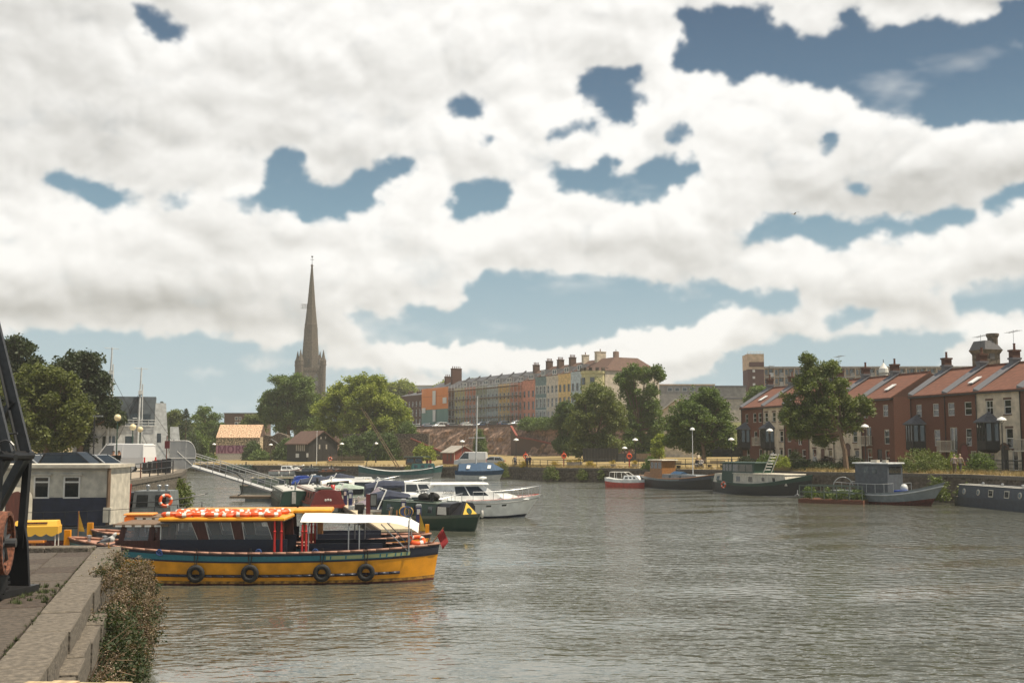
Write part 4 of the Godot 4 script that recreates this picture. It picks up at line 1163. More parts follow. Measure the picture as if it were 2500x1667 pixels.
# the tall terrace on the cliff
const PT := Vector3(-33.4, 10.4, -361)
func parade():
	var along := Vector3(0.493, 0, 0.870); var turn := -1.0551
	# start, width, wall, kind, height, label
	var hs := [[-10.0, 22.0, "brick_dark", "brick", 10.2, "long dark brown brick house with rows of white sash windows on the cliff"],
		[12.2, 20.4, "brick_old", "net", 11.4, "house wrapped in orange and green scaffold netting on the cliff"],
		[32.8, 6.8, "house_olive", "scaf", 11.0, "pale olive terrace house behind the scaffold beside the netted house"], [39.6, 6.8, "salmon", "scaf", 11.0, "salmon terrace house in the middle of the scaffold"], [46.4, 6.8, "house_sage", "scaf", 11.0, "sage green terrace house in the middle of the scaffold"],
		[53.2, 6.8, "house_blue", "scaf", 11.0, "pale grey blue terrace house in the middle of the scaffold"], [60.0, 6.8, "house_yellow", "scaf", 11.0, "yellow terrace house behind the scaffold"], [66.8, 6.5, "salmon", "scaf", 11.0, "salmon terrace house at the end of the scaffold"],
		[73.4, 6.8, "salmon", "open", 11.3, "plain salmon pink terrace house just clear of the scaffold"], [80.2, 5.6, "house_teal", "teal", 11.9, "slate teal terrace house with white window surrounds"], [85.8, 5.8, "house_stone", "open", 11.9, "pale stone terrace house beside the slate teal one"],
		[91.6, 6.0, "house_yellow", "open", 12.1, "yellow ochre terrace house with square dark windows"], [97.6, 6.0, "house_blue", "open", 12.3, "pale blue terrace house beside the yellow ochre one"]]
	for e in hs:
		var w: float = e[1]; var h: float = e[4]; var kind: String = e[3]
		var o := thing("parade_house", e[5], "house", PT + along * e[0], turn, "terrace houses on the cliff")
		var holes := []
		var cols := 3 if w < 10 else (8 if kind == "brick" else 6)
		var rows := [[0.8, 2.3], [4.0, 2.2], [7.3, 1.7]] if kind != "brick" else [[0.7, 2.2], [3.8, 2.2], [6.9, 1.7]]
		if h > 11.5: rows = [[0.9, 2.4], [4.4, 2.3], [8.0, 1.9]]
		for r in rows:
			for c in cols: holes.append([w * (c + 0.5) / cols - 0.5, r[0], 1.0, r[1], "sash"])
		shell(o, w - 0.02, h, 10, e[2], holes, "white_paint" if kind != "open" or e[2] == "house_stone" else "timber")
		var b := MB.new()
		b.box(Vector3(0, h, -0.4), Vector3(w - 0.02, h + 0.45, 0.06))
		part(o, "parapet", b, e[2])
		if kind == "teal":
			for q in holes:
				b = MB.new()
				b.box(Vector3(q[0] - 0.22, q[1] - 0.1, 0.0), Vector3(q[0] - 0.02, q[1] + q[3] + 0.2, 0.06)); b.box(Vector3(q[0] + q[2] + 0.02, q[1] - 0.1, 0.0), Vector3(q[0] + q[2] + 0.22, q[1] + q[3] + 0.2, 0.06)); b.box(Vector3(q[0] - 0.02, q[1] + q[3] + 0.01, 0.0), Vector3(q[0] + q[2] + 0.02, q[1] + q[3] + 0.2, 0.055))
				part(o, "window_surround", b, "white_paint")
		if kind != "brick" and kind != "net":
			b = MB.new(); b.box(Vector3(0, 3.62, 0.0), Vector3(w - 0.02, 3.82, 0.08)); part(o, "string_course", b, e[2] if e[2] != "house_teal" else "white_paint")
		if kind == "brick":
			for x in [2.0, 9.0, 16.0]: chimney(o, Vector3(x, 10.4, -4), Vector3(0.9, 1.6, 1.8), "brick_dark", 3)
			gable_roof(o, w, 10.3, 10, 1.6, "slate", "brick_dark", -0.45)
		elif kind == "net":
			gable_roof(o, w, 11.6, 10, 2.6, "slate", "brick_old", -0.45)
			chimney(o, Vector3(7.4, 12.4, -4.4), Vector3(1.0, 3.4, 2.4), "brick_dark", 4); chimney(o, Vector3(12.8, 12.4, -4.4), Vector3(1.2, 5.6, 3.2), "brick_dark", 5)
			# sheeting on the scaffold round this house
			for q in [[0.0, 9.6, 19.4, 2.6, "net_orange"], [0.0, 5.6, 19.4, 3.95, "net_orange"], [0.0, 0.9, 19.4, 4.65, "net_green"]]:
				b = MB.new()
				for i in 12:
					var x0: float = q[2] * i / 12.0; var x1: float = q[2] * (i + 1) / 12.0
					var z0 := 1.35 + 0.1 * sin(i * 1.7); var z1 := 1.35 + 0.1 * sin((i + 1) * 1.7)
					b.quad(Vector3(x0, q[1], z0 + 0.06), Vector3(x0, q[1] + q[3], z0), Vector3(x1, q[1] + q[3], z1), Vector3(x1, q[1], z1 + 0.06))
				part(o, "netting", b, q[4])
			for q in [[8.6, 1.8, 2.0, 3.6], [8.4, 6.9, 2.2, 4.4], [15.6, 7.2, 2.6, 1.8], [0.7, 4.6, 2.6, 1.6]]:
				b = MB.new(); b.box(Vector3(q[0], q[1], 1.55), Vector3(q[0] + q[2], q[1] + q[3], 1.62)); part(o, "banner", b, "white_paint")
		else:
			# mansard with dormer
			var rise := 3.4 if kind == "scaf" else 3.2
			var rm := "slate" if kind == "scaf" else "tile_brown"
			var rf := gable_roof(o, w - 0.02, h + 0.2, 10, rise, rm, e[2], -0.5)
			var dw := w * 0.4
			for x in ([w * 0.52] if kind == "scaf" else [w * 0.3]):
				b = MB.new(); b.box(Vector3(x, h + 0.35, -3.2), Vector3(x + dw, h + 2.35, -0.75)); var dm := part(rf, "dormer", b, "lead")
				b = MB.new(); b.box(Vector3(x + 0.12, h + 0.7, -0.76), Vector3(x + dw - 0.12, h + 2.15, -0.7)); part(dm, "frame", b, "white_paint")
				for c in 2:
					b = MB.new(); b.box(Vector3(x + 0.34 + c * (dw - 0.4) / 2, h + 1.05, -0.7), Vector3(x + 0.06 + (c + 1) * (dw - 0.4) / 2, h + 1.95, -0.68)); part(dm, "pane", b, "glass")
			b = MB.new()
			var a0 := Vector3(-0.12, h + 0.5, -0.5); var a1 := Vector3(-0.12, h + rise + 0.3, -5)
			b.loft([[a0, a1, a1 + Vector3(0, 0.5, 0), a0 + Vector3(0, 0.5, 0)], [a0 + Vector3(0.4, 0, 0), a1 + Vector3(0.4, 0, 0), a1 + Vector3(0.4, 0.5, 0), a0 + Vector3(0.4, 0.5, 0)]])
			part(rf, "party_wall", b, "slate" if kind == "scaf" else "lead")
			if kind != "scaf": chimney(o, Vector3(0.3, h + 1.6, -4.2), Vector3(0.9, 3.2, 1.7), "brick_old" if e[0] < 95 else "render_cream", 4 if e[0] < 95 else 1)
	# the tall end house with its side gable and crenellated bow
	var c := thing("end_house", "cream house with hipped brown roof and crenellated yellow bay ending the cliff terrace", "house", PT + along * 103.8, turn)
	shell(c, 9.0, 12.4, 16, "render_cream", [[1.0, 8.2, 1.0, 1.9], [1.0, 4.5, 1.0, 2.2]])
	var b := MB.new()
	var lo := [Vector3(-0.3, 12.4, 0.3), Vector3(9.3, 12.4, 0.3), Vector3(9.3, 12.4, -16.3), Vector3(-0.3, 12.4, -16.3)]
	var mid := [Vector3(-0.3, 15.9, -4.6), Vector3(6.4, 15.9, -4.6), Vector3(6.4, 15.9, -11.4), Vector3(-0.3, 15.9, -11.4)]
	for i in 4: b.quad(lo[i], mid[i], mid[(i + 1) % 4], lo[(i + 1) % 4])
	b.quad(mid[0], mid[3], mid[2], mid[1])
	part(c, "roof", b, "tile_brown")
	chimney(c, Vector3(0.2, 13.2, -4.6), Vector3(1.2, 4.3, 2.6), "render_cream", 1)
	b = MB.new(); b.lathe([Vector2(3.4, 0), Vector2(3.4, 11.6), Vector2(3.6, 11.7), Vector2(3.6, 12.3), Vector2(0.1, 12.3)], 10, Vector3(5.6, 0, 0.6)); part(c, "bay", b, "house_olive")
	for i in 14:
		var a := TAU * i / 14
		var m := MB.new(); m.x = Transform3D(Basis(Vector3.UP, -a), Vector3(5.6, 12.3, 0.6))
		m.box(Vector3(3.3, 0, -0.4), Vector3(3.62, 0.75, 0.4)); part(c, "merlon", m, "sandstone")
	for i in [1, 2, 3]:
		var a: float = PI * i / 4
		var m := MB.new(); m.x = Transform3D(Basis(Vector3.UP, -a), Vector3(5.6, 9.0, 0.6)); m.box(Vector3(3.28, 0, -0.55), Vector3(3.46, 1.7, 0.55)); part(c, "window", m, "glass")
	# scaffold before the six houses
	var sc := thing("scaffold", "long tube scaffold of four board lifts before the coloured terrace", "scaffold", PT + along * 32.8, turn)
	for lift in 4:
		var bb := MB.new(); bb.box(Vector3(-1.5, 2.2 + lift * 2.75, 0.35), Vector3(40.8, 2.28 + lift * 2.75, 1.45)); bb.box(Vector3(-1.5, 2.18 + lift * 2.75, 1.5), Vector3(40.8, 2.5 + lift * 2.75, 1.55)); part(sc, "board_lift", bb, "timber")
		for z in [1.5]:
			for k in [0.5, 1.0]:
				bb = MB.new(); bb.bar(Vector3(-1.5, 2.3 + lift * 2.75 + k, z), Vector3(40.8, 2.3 + lift * 2.75 + k, z), 0.05, 4); part(sc, "guard_rail", bb, "galvanised")
	for i in 22:
		for z in [0.4, 1.5]:
			var bb := MB.new(); bb.bar(Vector3(-1.4 + i * 1.99, 0, z), Vector3(-1.4 + i * 1.99, 12.6, z), 0.055, 4); part(sc, "standard", bb, "galvanised")
	for i in 10:
		var bb := MB.new(); bb.bar(Vector3(i * 4.1, 0.2 + (i % 2) * 11, 1.58), Vector3(i * 4.1 + 3.6, 11.2 - (i % 2) * 11, 1.58), 0.045, 4); part(sc, "brace", bb, "galvanised")

func spire():
	var o := thing("church_tower", "tall weathered stone church spire with pinnacled tower behind round trees", "church", on(756, 570, 8), 0.32)
	var s := 570.0 / F
	var tw := 55.0 * s / 2
	var top := (at(756, 905, 570)).y - 8
	var b := MB.new()
	b.box(Vector3(-tw, 0, -tw), Vector3(tw, top, tw))
	for y in [top - 9, top - 18]: b.box(Vector3(-tw - 0.25, y, -tw - 0.25), Vector3(tw + 0.25, y + 0.5, tw + 0.25))
	part(o, "tower", b, "sandstone")
	b = MB.new(); b.box(Vector3(-tw - 0.3, top, -tw - 0.3), Vector3(tw + 0.3, top + 1.2, tw + 0.3)); part(o, "parapet", b, "sandstone_dark")
	for k in 4:
		var side := Node3D.new()
		for x in [-2.2, 2.2]:
			var w := MB.new(); w.x = Transform3D(Basis(Vector3.UP, k * PI / 2), Vector3.ZERO)
			w.prism(PackedVector2Array([Vector2(x - 1, top - 8), Vector2(x + 1, top - 8), Vector2(x + 1, top - 3), Vector2(x, top - 1.6), Vector2(x - 1, top - 3)]), tw, tw + 0.06)
			part(o, "belfry_opening", w, "slate")
		side.free()
		# corner buttress turret and pinnacle
		var c := Vector3(tw * (1 if k in [0, 1] else -1), 0, tw * (1 if k in [0, 3] else -1))
		var t := MB.new()
		t.lathe([Vector2(1.35, 0), Vector2(1.35, top + 2.5), Vector2(1.6, top + 2.7), Vector2(1.4, top + 4.4), Vector2(1.6, top + 4.7), Vector2(0.85, top + 6.6), Vector2(0.08, top + 10.6)], 8, c)
		part(o, "pinnacle", t, "sandstone_dark")
	var h := (at(756, 645, 570)).y - 8
	b = MB.new()
	var r0 := 46.0 * s / 2
	b.lathe([Vector2(r0, top + 0.3), Vector2(r0 * 0.86, top + (h - top) * 0.17), Vector2(r0 * 0.67, top + (h - top) * 0.42), Vector2(r0 * 0.69, top + (h - top) * 0.425), Vector2(r0 * 0.64, top + (h - top) * 0.44), Vector2(r0 * 0.42, top + (h - top) * 0.63), Vector2(0.45, h - 1.2), Vector2(0.75, h - 0.8), Vector2(0.3, h)], 8)
	var sp := part(o, "spire", b, "sandstone")
	b = MB.new(); b.bar(Vector3(0, h, 0), Vector3(0, h + 4, 0), 0.12); b.bar(Vector3(-0.9, h + 2.4, 0), Vector3(0.9, h + 2.4, 0), 0.1); b.cbox(Vector3(0, h + 4, 0), Vector3(0.9, 0.7, 0.2)); part(sp, "weathervane", b, "iron")
	for e in [[0.05, 5.4, 1.9], [0.34, 3.6, 1.2]]:
		for k in 4:
			var a := k * PI / 2 - 0.32
			var rr: float = lerpf(r0, r0 * 0.67, e[0] / 0.42)
			var y0: float = top + (h - top) * e[0]
			var w := MB.new(); w.x = Transform3D(Basis(Vector3.UP, a), Vector3.ZERO)
			w.prism(PackedVector2Array([Vector2(-e[2] / 2, y0), Vector2(e[2] / 2, y0), Vector2(e[2] / 2, y0 + e[1] * 0.6), Vector2(0, y0 + e[1]), Vector2(-e[2] / 2, y0 + e[1] * 0.6)]), rr * 0.86, rr * 0.96)
			var l := part(sp, "lucarne", w, "sandstone_dark")
			w = MB.new(); w.x = Transform3D(Basis(Vector3.UP, a), Vector3.ZERO); w.box(Vector3(-e[2] * 0.28, y0 + 0.5, rr * 0.97), Vector3(e[2] * 0.28, y0 + e[1] * 0.55, rr * 0.975)); part(l, "opening", w, "iron")
	# works cradle on the side of the spire
	b = MB.new()
	var cy := at(756, 750, 570).y - 8
	for i in 5: b.bar(Vector3(-4.6 + i * 0.7, cy - 1, 0.6), Vector3(-4.4 + i * 0.7, cy + 1.6, 0.6), 0.1)
	for y in [-0.8, 0.2, 1.2]: b.bar(Vector3(-5.6, cy + y, 0.6), Vector3(-1.0, cy + y, 0.6), 0.12)
	part(sp, "cradle", b, "iron")

func block_of_flats():
	# long slab block with balconies behind the quayside terrace, stair tower at its end
	var o := thing("flats", "long peach concrete block of balcony flats with plum brick stair tower behind the terrace", "building", on(1848, 330, 3), -0.03)
	var u := 330.0 / F
	var Y := func(py: float) -> float: return (1085 - py) * u + EYE - 3
	var b := MB.new()
	b.box(Vector3(-21 * u, 0, -8), Vector3(19 * u, Y.call(902), 0)); var t := part(o, "stair_tower", b, "plum_brick")
	b = MB.new(); b.box(Vector3(-21 * u - 0.05, Y.call(902), -8.05), Vector3(19 * u + 0.05, Y.call(864), 0.05)); part(t, "tower_head", b, "concrete_peach")
	b = MB.new(); b.box(Vector3(-17 * u, Y.call(896), 0.06), Vector3(19 * u, Y.call(884), 0.1)); part(t, "louvre", b, "plum_brick")
	for py in [906, 922, 939]:
		b = MB.new(); b.box(Vector3(-9 * u, Y.call(py + 3), 0.02), Vector3(-3 * u, Y.call(py - 3), 0.08)); part(t, "window", b, "white_paint")
	b = MB.new()
	for i in 6: b.bar(Vector3(-20 * u + i * 7.6 * u, Y.call(864), -0.1), Vector3(-20 * u + i * 7.6 * u, Y.call(859), -0.1), 0.06, 4)
	b.bar(Vector3(-20 * u, Y.call(859), -0.1), Vector3(18 * u, Y.call(859), -0.1), 0.06, 4); part(t, "roof_rail", b, "galvanised")
	var L := 640 * u
	b = MB.new(); b.box(Vector3(19 * u, 0, -10), Vector3(19 * u + L, Y.call(897), -1.6)); part(o, "wall", b, "concrete_peach")
	b = MB.new(); b.box(Vector3(19 * u, Y.call(899), -10.1), Vector3(19 * u + L, Y.call(895), -0.2)); part(o, "roof_slab", b, "concrete")
	for f in 3:
		var y0 := Y.call(919 + f * 22) as float
		b = MB.new(); b.box(Vector3(19 * u, y0 - 0.3, -1.6), Vector3(19 * u + L, y0, -0.3)); part(o, "floor_slab", b, "concrete")
		for i in 26:
			var x := 19 * u + L * i / 26.0
			var w := L / 26.0
			b = MB.new(); b.box(Vector3(x + w * 0.55, y0, -0.45), Vector3(x + w * 0.97, y0 + 1.05, -0.35)); part(o, "balcony_panel", b, "concrete" if i % 3 else "white_paint")
			b = MB.new(); b.box(Vector3(x, y0, -1.6), Vector3(x + 0.25, y0 + 2.4, -0.3)); part(o, "cross_wall", b, "concrete_peach")
			b = MB.new(); b.box(Vector3(x + w * 0.1, y0 + 0.5, -1.58), Vector3(x + w * 0.45, y0 + 2.1, -1.5)); var fr := part(o, "window", b, "white_paint")
			for k in 2:
				b = MB.new(); b.box(Vector3(x + w * (0.12 + k * 0.165), y0 + 0.6, -1.5), Vector3(x + w * (0.265 + k * 0.165), y0 + 2.0, -1.48)); part(fr, "pane", b, "glass")
			b = MB.new(); b.box(Vector3(x + w * 0.58, y0 + 0.1, -1.59), Vector3(x + w * 0.95, y0 + 2.2, -1.54)); part(o, "balcony_door", b, "glass")
	b = MB.new(); b.lathe([Vector2(0.4, 0), Vector2(0.4, 2.6), Vector2(2.4, 2.6), Vector2(2.4, 4), Vector2(1.2, 5.2), Vector2(0.1, 6.6)], 10, Vector3(0, 0, 0))
	# white cupola before the block
	var cu := thing("cupola", "white louvred cupola with pointed cap standing before the long block", "cupola", on(2160, 300, 3))
	b = MB.new(); var v := 300.0 / F
	b.lathe([Vector2(10 * v, 0), Vector2(10 * v, (1085 - 912) * v + 2.2), Vector2(12 * v, (1085 - 910) * v + 2.2), Vector2(11 * v, (1085 - 900) * v + 2.2), Vector2(5 * v, (1085 - 892) * v + 2.2), Vector2(1 * v, (1085 - 886) * v + 2.2)], 12); part(cu, "drum", b, "white_paint")
	for i in 7:
		b = MB.new(); b.lathe([Vector2(10 * v, 0), Vector2(10.9 * v, 0.1), Vector2(10.9 * v, 0.35), Vector2(10 * v, 0.5)], 12, Vector3(0, (1085 - 950 + i * 6) * v + 2.2, 0)); part(cu, "louvre", b, "concrete")
	b = MB.new(); b.bar(Vector3(0, (1085 - 886) * v + 2.2, 0), Vector3(0, (1085 - 878) * v + 2.2, 0), 0.1); part(cu, "finial", b, "iron")
	# ornate chimney tower on the right
	var ct := thing("chimney_tower", "old stone tower with lead cap and tall chimney above the red tiled roofs", "tower", on(2412, 170, 2.5), 0.35)
	var q := 170.0 / F
	var Z := func(py: float) -> float: return (1085 - py) * q + EYE - 2.5
	b = MB.new(); b.box(Vector3(-1.4, 0, -1.4), Vector3(1.4, Z.call(860), 1.4))
	b.loft([[Vector3(-1.4, Z.call(866), -1.4), Vector3(1.4, Z.call(866), -1.4), Vector3(1.4, Z.call(866), 1.4), Vector3(-1.4, Z.call(866), 1.4)], [Vector3(-1.75, Z.call(855), -1.75), Vector3(1.75, Z.call(855), -1.75), Vector3(1.75, Z.call(855), 1.75), Vector3(-1.75, Z.call(855), 1.75)]])
	part(ct, "shaft", b, "sandstone")
	b = MB.new(); b.loft([[Vector3(-1.7, Z.call(855), -1.7), Vector3(1.7, Z.call(855), -1.7), Vector3(1.7, Z.call(855), 1.7), Vector3(-1.7, Z.call(855), 1.7)], [Vector3(-1.2, Z.call(833), -1.2), Vector3(0.6, Z.call(833), -1.2), Vector3(0.6, Z.call(833), 1.2), Vector3(-1.2, Z.call(833), 1.2)]]); part(ct, "lead_cap", b, "slate")
	b = MB.new(); b.lathe([Vector2(0.75, 0), Vector2(0.75, Z.call(826)), Vector2(0.95, Z.call(820)), Vector2(0.95, Z.call(815)), Vector2(0.3, Z.call(815))], 8, Vector3(0.75, 0, 0.7)); part(ct, "chimney", b, "sandstone_dark")
	for y in [Z.call(878)]:
		b = MB.new(); b.box(Vector3(-0.6, y, 1.41), Vector3(0.3, y + 1.1, 1.46)); part(ct, "window", b, "slate")

func plain_block(called: String, label: String, px0: float, px1: float, py: float, d: float, m: String, base := 2.5, deep := 12.0, win := [], roof := "") -> Node3D:
	var u := d / F
	var o := thing(called, label, "building", on(px0, d, base))
	var w := (px1 - px0) * u
	var h := (1085 - py) * u + EYE - base
	var b := MB.new(); b.box(Vector3(0, 0, -deep), Vector3(w, h, 0)); part(o, "wall", b, m)
	b = MB.new(); b.box(Vector3(-0.2, h, -deep - 0.2), Vector3(w + 0.2, h + 0.35, 0.2)); part(o, "roof", b, roof if roof != "" else m)
	for e in win:
		b = MB.new(); b.box(Vector3((e[0] - px0) * u, (1085 - e[3]) * u + EYE - base, 0.0), Vector3((e[2] - px0) * u, (1085 - e[1]) * u + EYE - base, 0.06)); var f := part(o, "window", b, "white_paint")
		b = MB.new(); b.box(Vector3((e[0] - px0) * u + 0.15, (1085 - e[3]) * u + EYE - base + 0.15, 0.06), Vector3((e[2] - px0) * u - 0.15, (1085 - e[1]) * u + EYE - base - 0.15, 0.08)); part(f, "pane", b, "glass")
	return o
# ---------- boats: x towards the bow, y = 0 at the water ----------
func heading(dx: float, dz: float) -> float:
	return atan2(-dz, dx)
func hull(L: float, B: float, fb: float, o := {}) -> Dictionary:
	var d := {"L": L, "B": B, "fb": fb, "bow": 0.4, "stern": 0.1, "rake": 0.5, "rake_s": 0.1, "full": 0.8, "p1": 2.4, "p2": 0.85, "flare": 0.72, "low": -0.35, "curve": 0.55, "n": 18, "mid": 0.45}
	d.merge(o, true)
	return d
func hull_pt(d: Dictionary, t: float, f: float, side: float, off := 0.0) -> Vector3:
	var m: float = d.mid
	var s: float
	if t < m and d.full < 0.1: s = maxf(0.012, pow(1.0 - pow((m - t) / m, d.p1), d.p2))
	elif t < m: s = lerpf(d.full, 1.0, sin(PI / 2 * t / m))
	else: s = maxf(0.012, pow(1.0 - pow((t - m) / (1 - m), d.p1), d.p2))
	var yt: float = d.fb + d.bow * pow(maxf(0, (t - m) / (1 - m)), 2) + d.stern * pow(maxf(0, (m - t) / m), 2)
	var w: float = lerpf(d.flare, 1.0, pow(clampf(f, 0, 1), d.curve))
	var tight := smoothstep(0.55, 1.0, t)
	var x: float = d.L * (t - 0.5) - d.rake * (1 - f) * tight + d.rake_s * (1 - f) * smoothstep(0.35, 0.0, t)
	return Vector3(x, lerpf(d.low, yt, f), side * (d.B / 2 * s * lerpf(1.0, w, 1.0) + off))
func hull_band(d: Dictionary, f0: float, f1: float, off := 0.0, t0 := 0.0, t1 := 1.0, sides := [1, -1]) -> MB:
	var b := MB.new(); var n: int = d.n; var m := 4
	for s in sides:
		for i in n:
			for j in m:
				var ta := lerpf(t0, t1, float(i) / n); var tb := lerpf(t0, t1, float(i + 1) / n)
				var fa := lerpf(f0, f1, float(j) / m); var fb := lerpf(f0, f1, float(j + 1) / m)
				b.quad(hull_pt(d, ta, fa, s, off), hull_pt(d, ta, fb, s, off), hull_pt(d, tb, fb, s, off), hull_pt(d, tb, fa, s, off))
	if t0 == 0.0 and sides.size() == 2:
		for j in m:
			var fa := lerpf(f0, f1, float(j) / m); var fb := lerpf(f0, f1, float(j + 1) / m)
			b.quad(hull_pt(d, 0, fa, 1, off), hull_pt(d, 0, fa, -1, off), hull_pt(d, 0, fb, -1, off), hull_pt(d, 0, fb, 1, off))
	return b
func hull_deck(d: Dictionary, f: float, t0 := 0.0, t1 := 1.0, inset := 0.02) -> MB:
	var b := MB.new(); var n: int = d.n
	for i in n:
		var ta := lerpf(t0, t1, float(i) / n); var tb := lerpf(t0, t1, float(i + 1) / n)
		var p := hull_pt(d, ta, f, 1, -inset); var q := hull_pt(d, tb, f, 1, -inset)
		p.z = maxf(p.z, 0); q.z = maxf(q.z, 0)
		b.quad(p, q, Vector3(q.x, q.y, -q.z), Vector3(p.x, p.y, -p.z))
	return b
func rail_line(d: Dictionary, f: float, r: float, t0 := 0.0, t1 := 1.0, up := 0.0, off := 0.0) -> MB:
	var b := MB.new(); var n: int = d.n
	for s in [1, -1]:
		for i in n:
			b.bar(hull_pt(d, lerpf(t0, t1, float(i) / n), f, s, off) + Vector3(0, up, 0), hull_pt(d, lerpf(t0, t1, float(i + 1) / n), f, s, off) + Vector3(0, up, 0), r, 5)
	return b
func stanchions(d: Dictionary, n: int, t0: float, t1: float, up: float, r := 0.018, off := -0.06) -> MB:
	var b := MB.new()
	for s in [1, -1]:
		for i in n + 1:
			var p := hull_pt(d, lerpf(t0, t1, float(i) / n), 1.0, s, off)
			b.bar(p, p + Vector3(0, up, 0), r, 4)
	return b
# a cabin: trapezoid block with raked ends, glass along the sides
func cabin(o: Node3D, called: String, x0: float, x1: float, w: float, y0: float, y1: float, rake_f: float, rake_a: float, m: String, tumble := 0.12, win := [], winmat := "glass") -> MeshInstance3D:
	var b := MB.new(); var h := w / 2
	var lo := [Vector3(x0, y0, h), Vector3(x1, y0, h), Vector3(x1, y0, -h), Vector3(x0, y0, -h)]
	var hi := [Vector3(x0 + rake_a, y1, h - tumble), Vector3(x1 - rake_f, y1, h - tumble), Vector3(x1 - rake_f, y1, -h + tumble), Vector3(x0 + rake_a, y1, -h + tumble)]
	b.loft([lo, hi])
	var c := part(o, called, b, m)
	# windows: [fraction along 0..1, fraction along 0..1, bottom 0..1, top 0..1] on both sides; "f" entries on the front
	for e in win:
		for s in [0, 1]:
			var g := MB.new()
			var A: Vector3 = lo[0] if s == 0 else lo[3]; var B: Vector3 = lo[1] if s == 0 else lo[2]
			var C: Vector3 = hi[1] if s == 0 else hi[2]; var D: Vector3 = hi[0] if s == 0 else hi[3]
			if e.size() > 4:
				if s == 1: continue
				A = lo[2] if e[4] == "f" else lo[0]; B = lo[1] if e[4] == "f" else lo[3]; C = hi[1] if e[4] == "f" else hi[3]; D = hi[2] if e[4] == "f" else hi[0]
			var out := (B - A).cross(D - A).normalized() * 0.012
			if out.dot((A + B + C + D) / 4 - Vector3((x0 + x1) / 2, (y0 + y1) / 2, 0)) < 0: out = -out
			var q := []
			for k in [[e[0], e[2]], [e[1], e[2]], [e[1], e[3]], [e[0], e[3]]]: q.append(A.lerp(B, k[0]).lerp(D.lerp(C, k[0]), k[1]) + out)
			g.quad(q[0], q[3], q[2], q[1])
			part(c, "pane", g, winmat)
	return c
# tent of canvas on hoops
func canopy(o: Node3D, called: String, stations: Array, m: String) -> MeshInstance3D:
	var rings := []
	for s in stations: # x, half width, bottom, top
		var r := []
		for k in [[1.0, 0.0], [0.98, 0.7], [0.8, 0.93], [0.4, 1.0], [-0.4, 1.0], [-0.8, 0.93], [-0.98, 0.7], [-1.0, 0.0]]: r.append(Vector3(s[0], lerpf(s[2], s[3], k[1]), s[1] * k[0]))
		rings.append(r)
	var b := MB.new(); b.loft(rings)
	return part(o, called, b, m)
func fender(o: Node3D, p: Vector3, m := "buoy_white"):
	var b := MB.new(); b.lathe([Vector2(0.02, -0.32), Vector2(0.1, -0.25), Vector2(0.11, 0.2), Vector2(0.03, 0.3), Vector2(0.02, 0.5)], 8, p); part(o, "fender", b, m, true)

func narrowboat(label: String, pos: Vector3, turn: float, L: float, B: float, side: String, roof: String, hullm: String, top := 1.5, opts := {}) -> Node3D:
	var o := thing("narrowboat", label, "narrowboat", pos, turn, "narrowboats moored in the basin")
	var d := hull(L, B, 0.72, {"bow": 0.35, "stern": 0.05, "rake": 0.6, "full": 0.78, "flare": 0.94, "p1": 7.0, "p2": 0.9, "rake_s": 0.25, "mid": 0.2})
	part(o, "hull", hull_band(d, 0, 0.86), hullm, true)
	part(o, "gunwale", hull_band(d, 0.86, 1.0, 0.02), opts.get("gunwale", side), true)
	part(o, "deck", hull_deck(d, 0.97), "timber")
	var x0: float = -L / 2 + opts.get("aft", 1.2); var x1: float = L / 2 - opts.get("fore", 2.6)
	var wins := []
	var nw: int = opts.get("windows", 5)
	for i in nw: wins.append([(i + 0.35) / nw, (i + 0.65) / nw, 0.35, 0.8])
	var c := cabin(o, "cabin", x0, x1, B * 0.86, 0.7, top, 0.05, 0.05, side, 0.14, wins)
	var b := MB.new()
	var rings := []
	for x in [x0 - 0.05, x1 + 0.1]:
		var r := []
		for k in 7: r.append(Vector3(x, top + 0.09 * cos((k - 3) / 3.0 * 1.2), (k - 3) / 3.0 * (B * 0.43 - 0.1)))
		r.append(Vector3(x, top - 0.02, -(B * 0.43 - 0.1))); r.push_front(Vector3(x, top - 0.02, -(B * 0.43 - 0.1)))
		rings.append(r)
	b.loft(rings); part(o, "roof", b, roof)
	b = MB.new()
	for s in [-1, 1]: b.bar(Vector3(x0 + 0.3, top + 0.1, s * B * 0.36), Vector3(x1 - 0.3, top + 0.1, s * B * 0.36), 0.025, 5)
	part(o, "grab_rail", b, side)
	for k in opts.get("vents", 3):
		b = MB.new(); b.lathe([Vector2(0.09, 0), Vector2(0.07, 0.1), Vector2(0.13, 0.13), Vector2(0.1, 0.2), Vector2(0.01, 0.22)], 8, Vector3(lerpf(x0 + 1, x1 - 1, (k + 0.5) / opts.get("vents", 3)), top + 0.08, 0)); part(o, "mushroom_vent", b, "steel", true)
	b = MB.new(); b.lathe([Vector2(0.1, 0), Vector2(0.1, 0.55), Vector2(0.14, 0.58), Vector2(0.14, 0.64), Vector2(0.08, 0.64)], 8, Vector3(x1 - 1.2, top + 0.05, B * 0.2)); part(o, "flue", b, "hull_black")
	return o

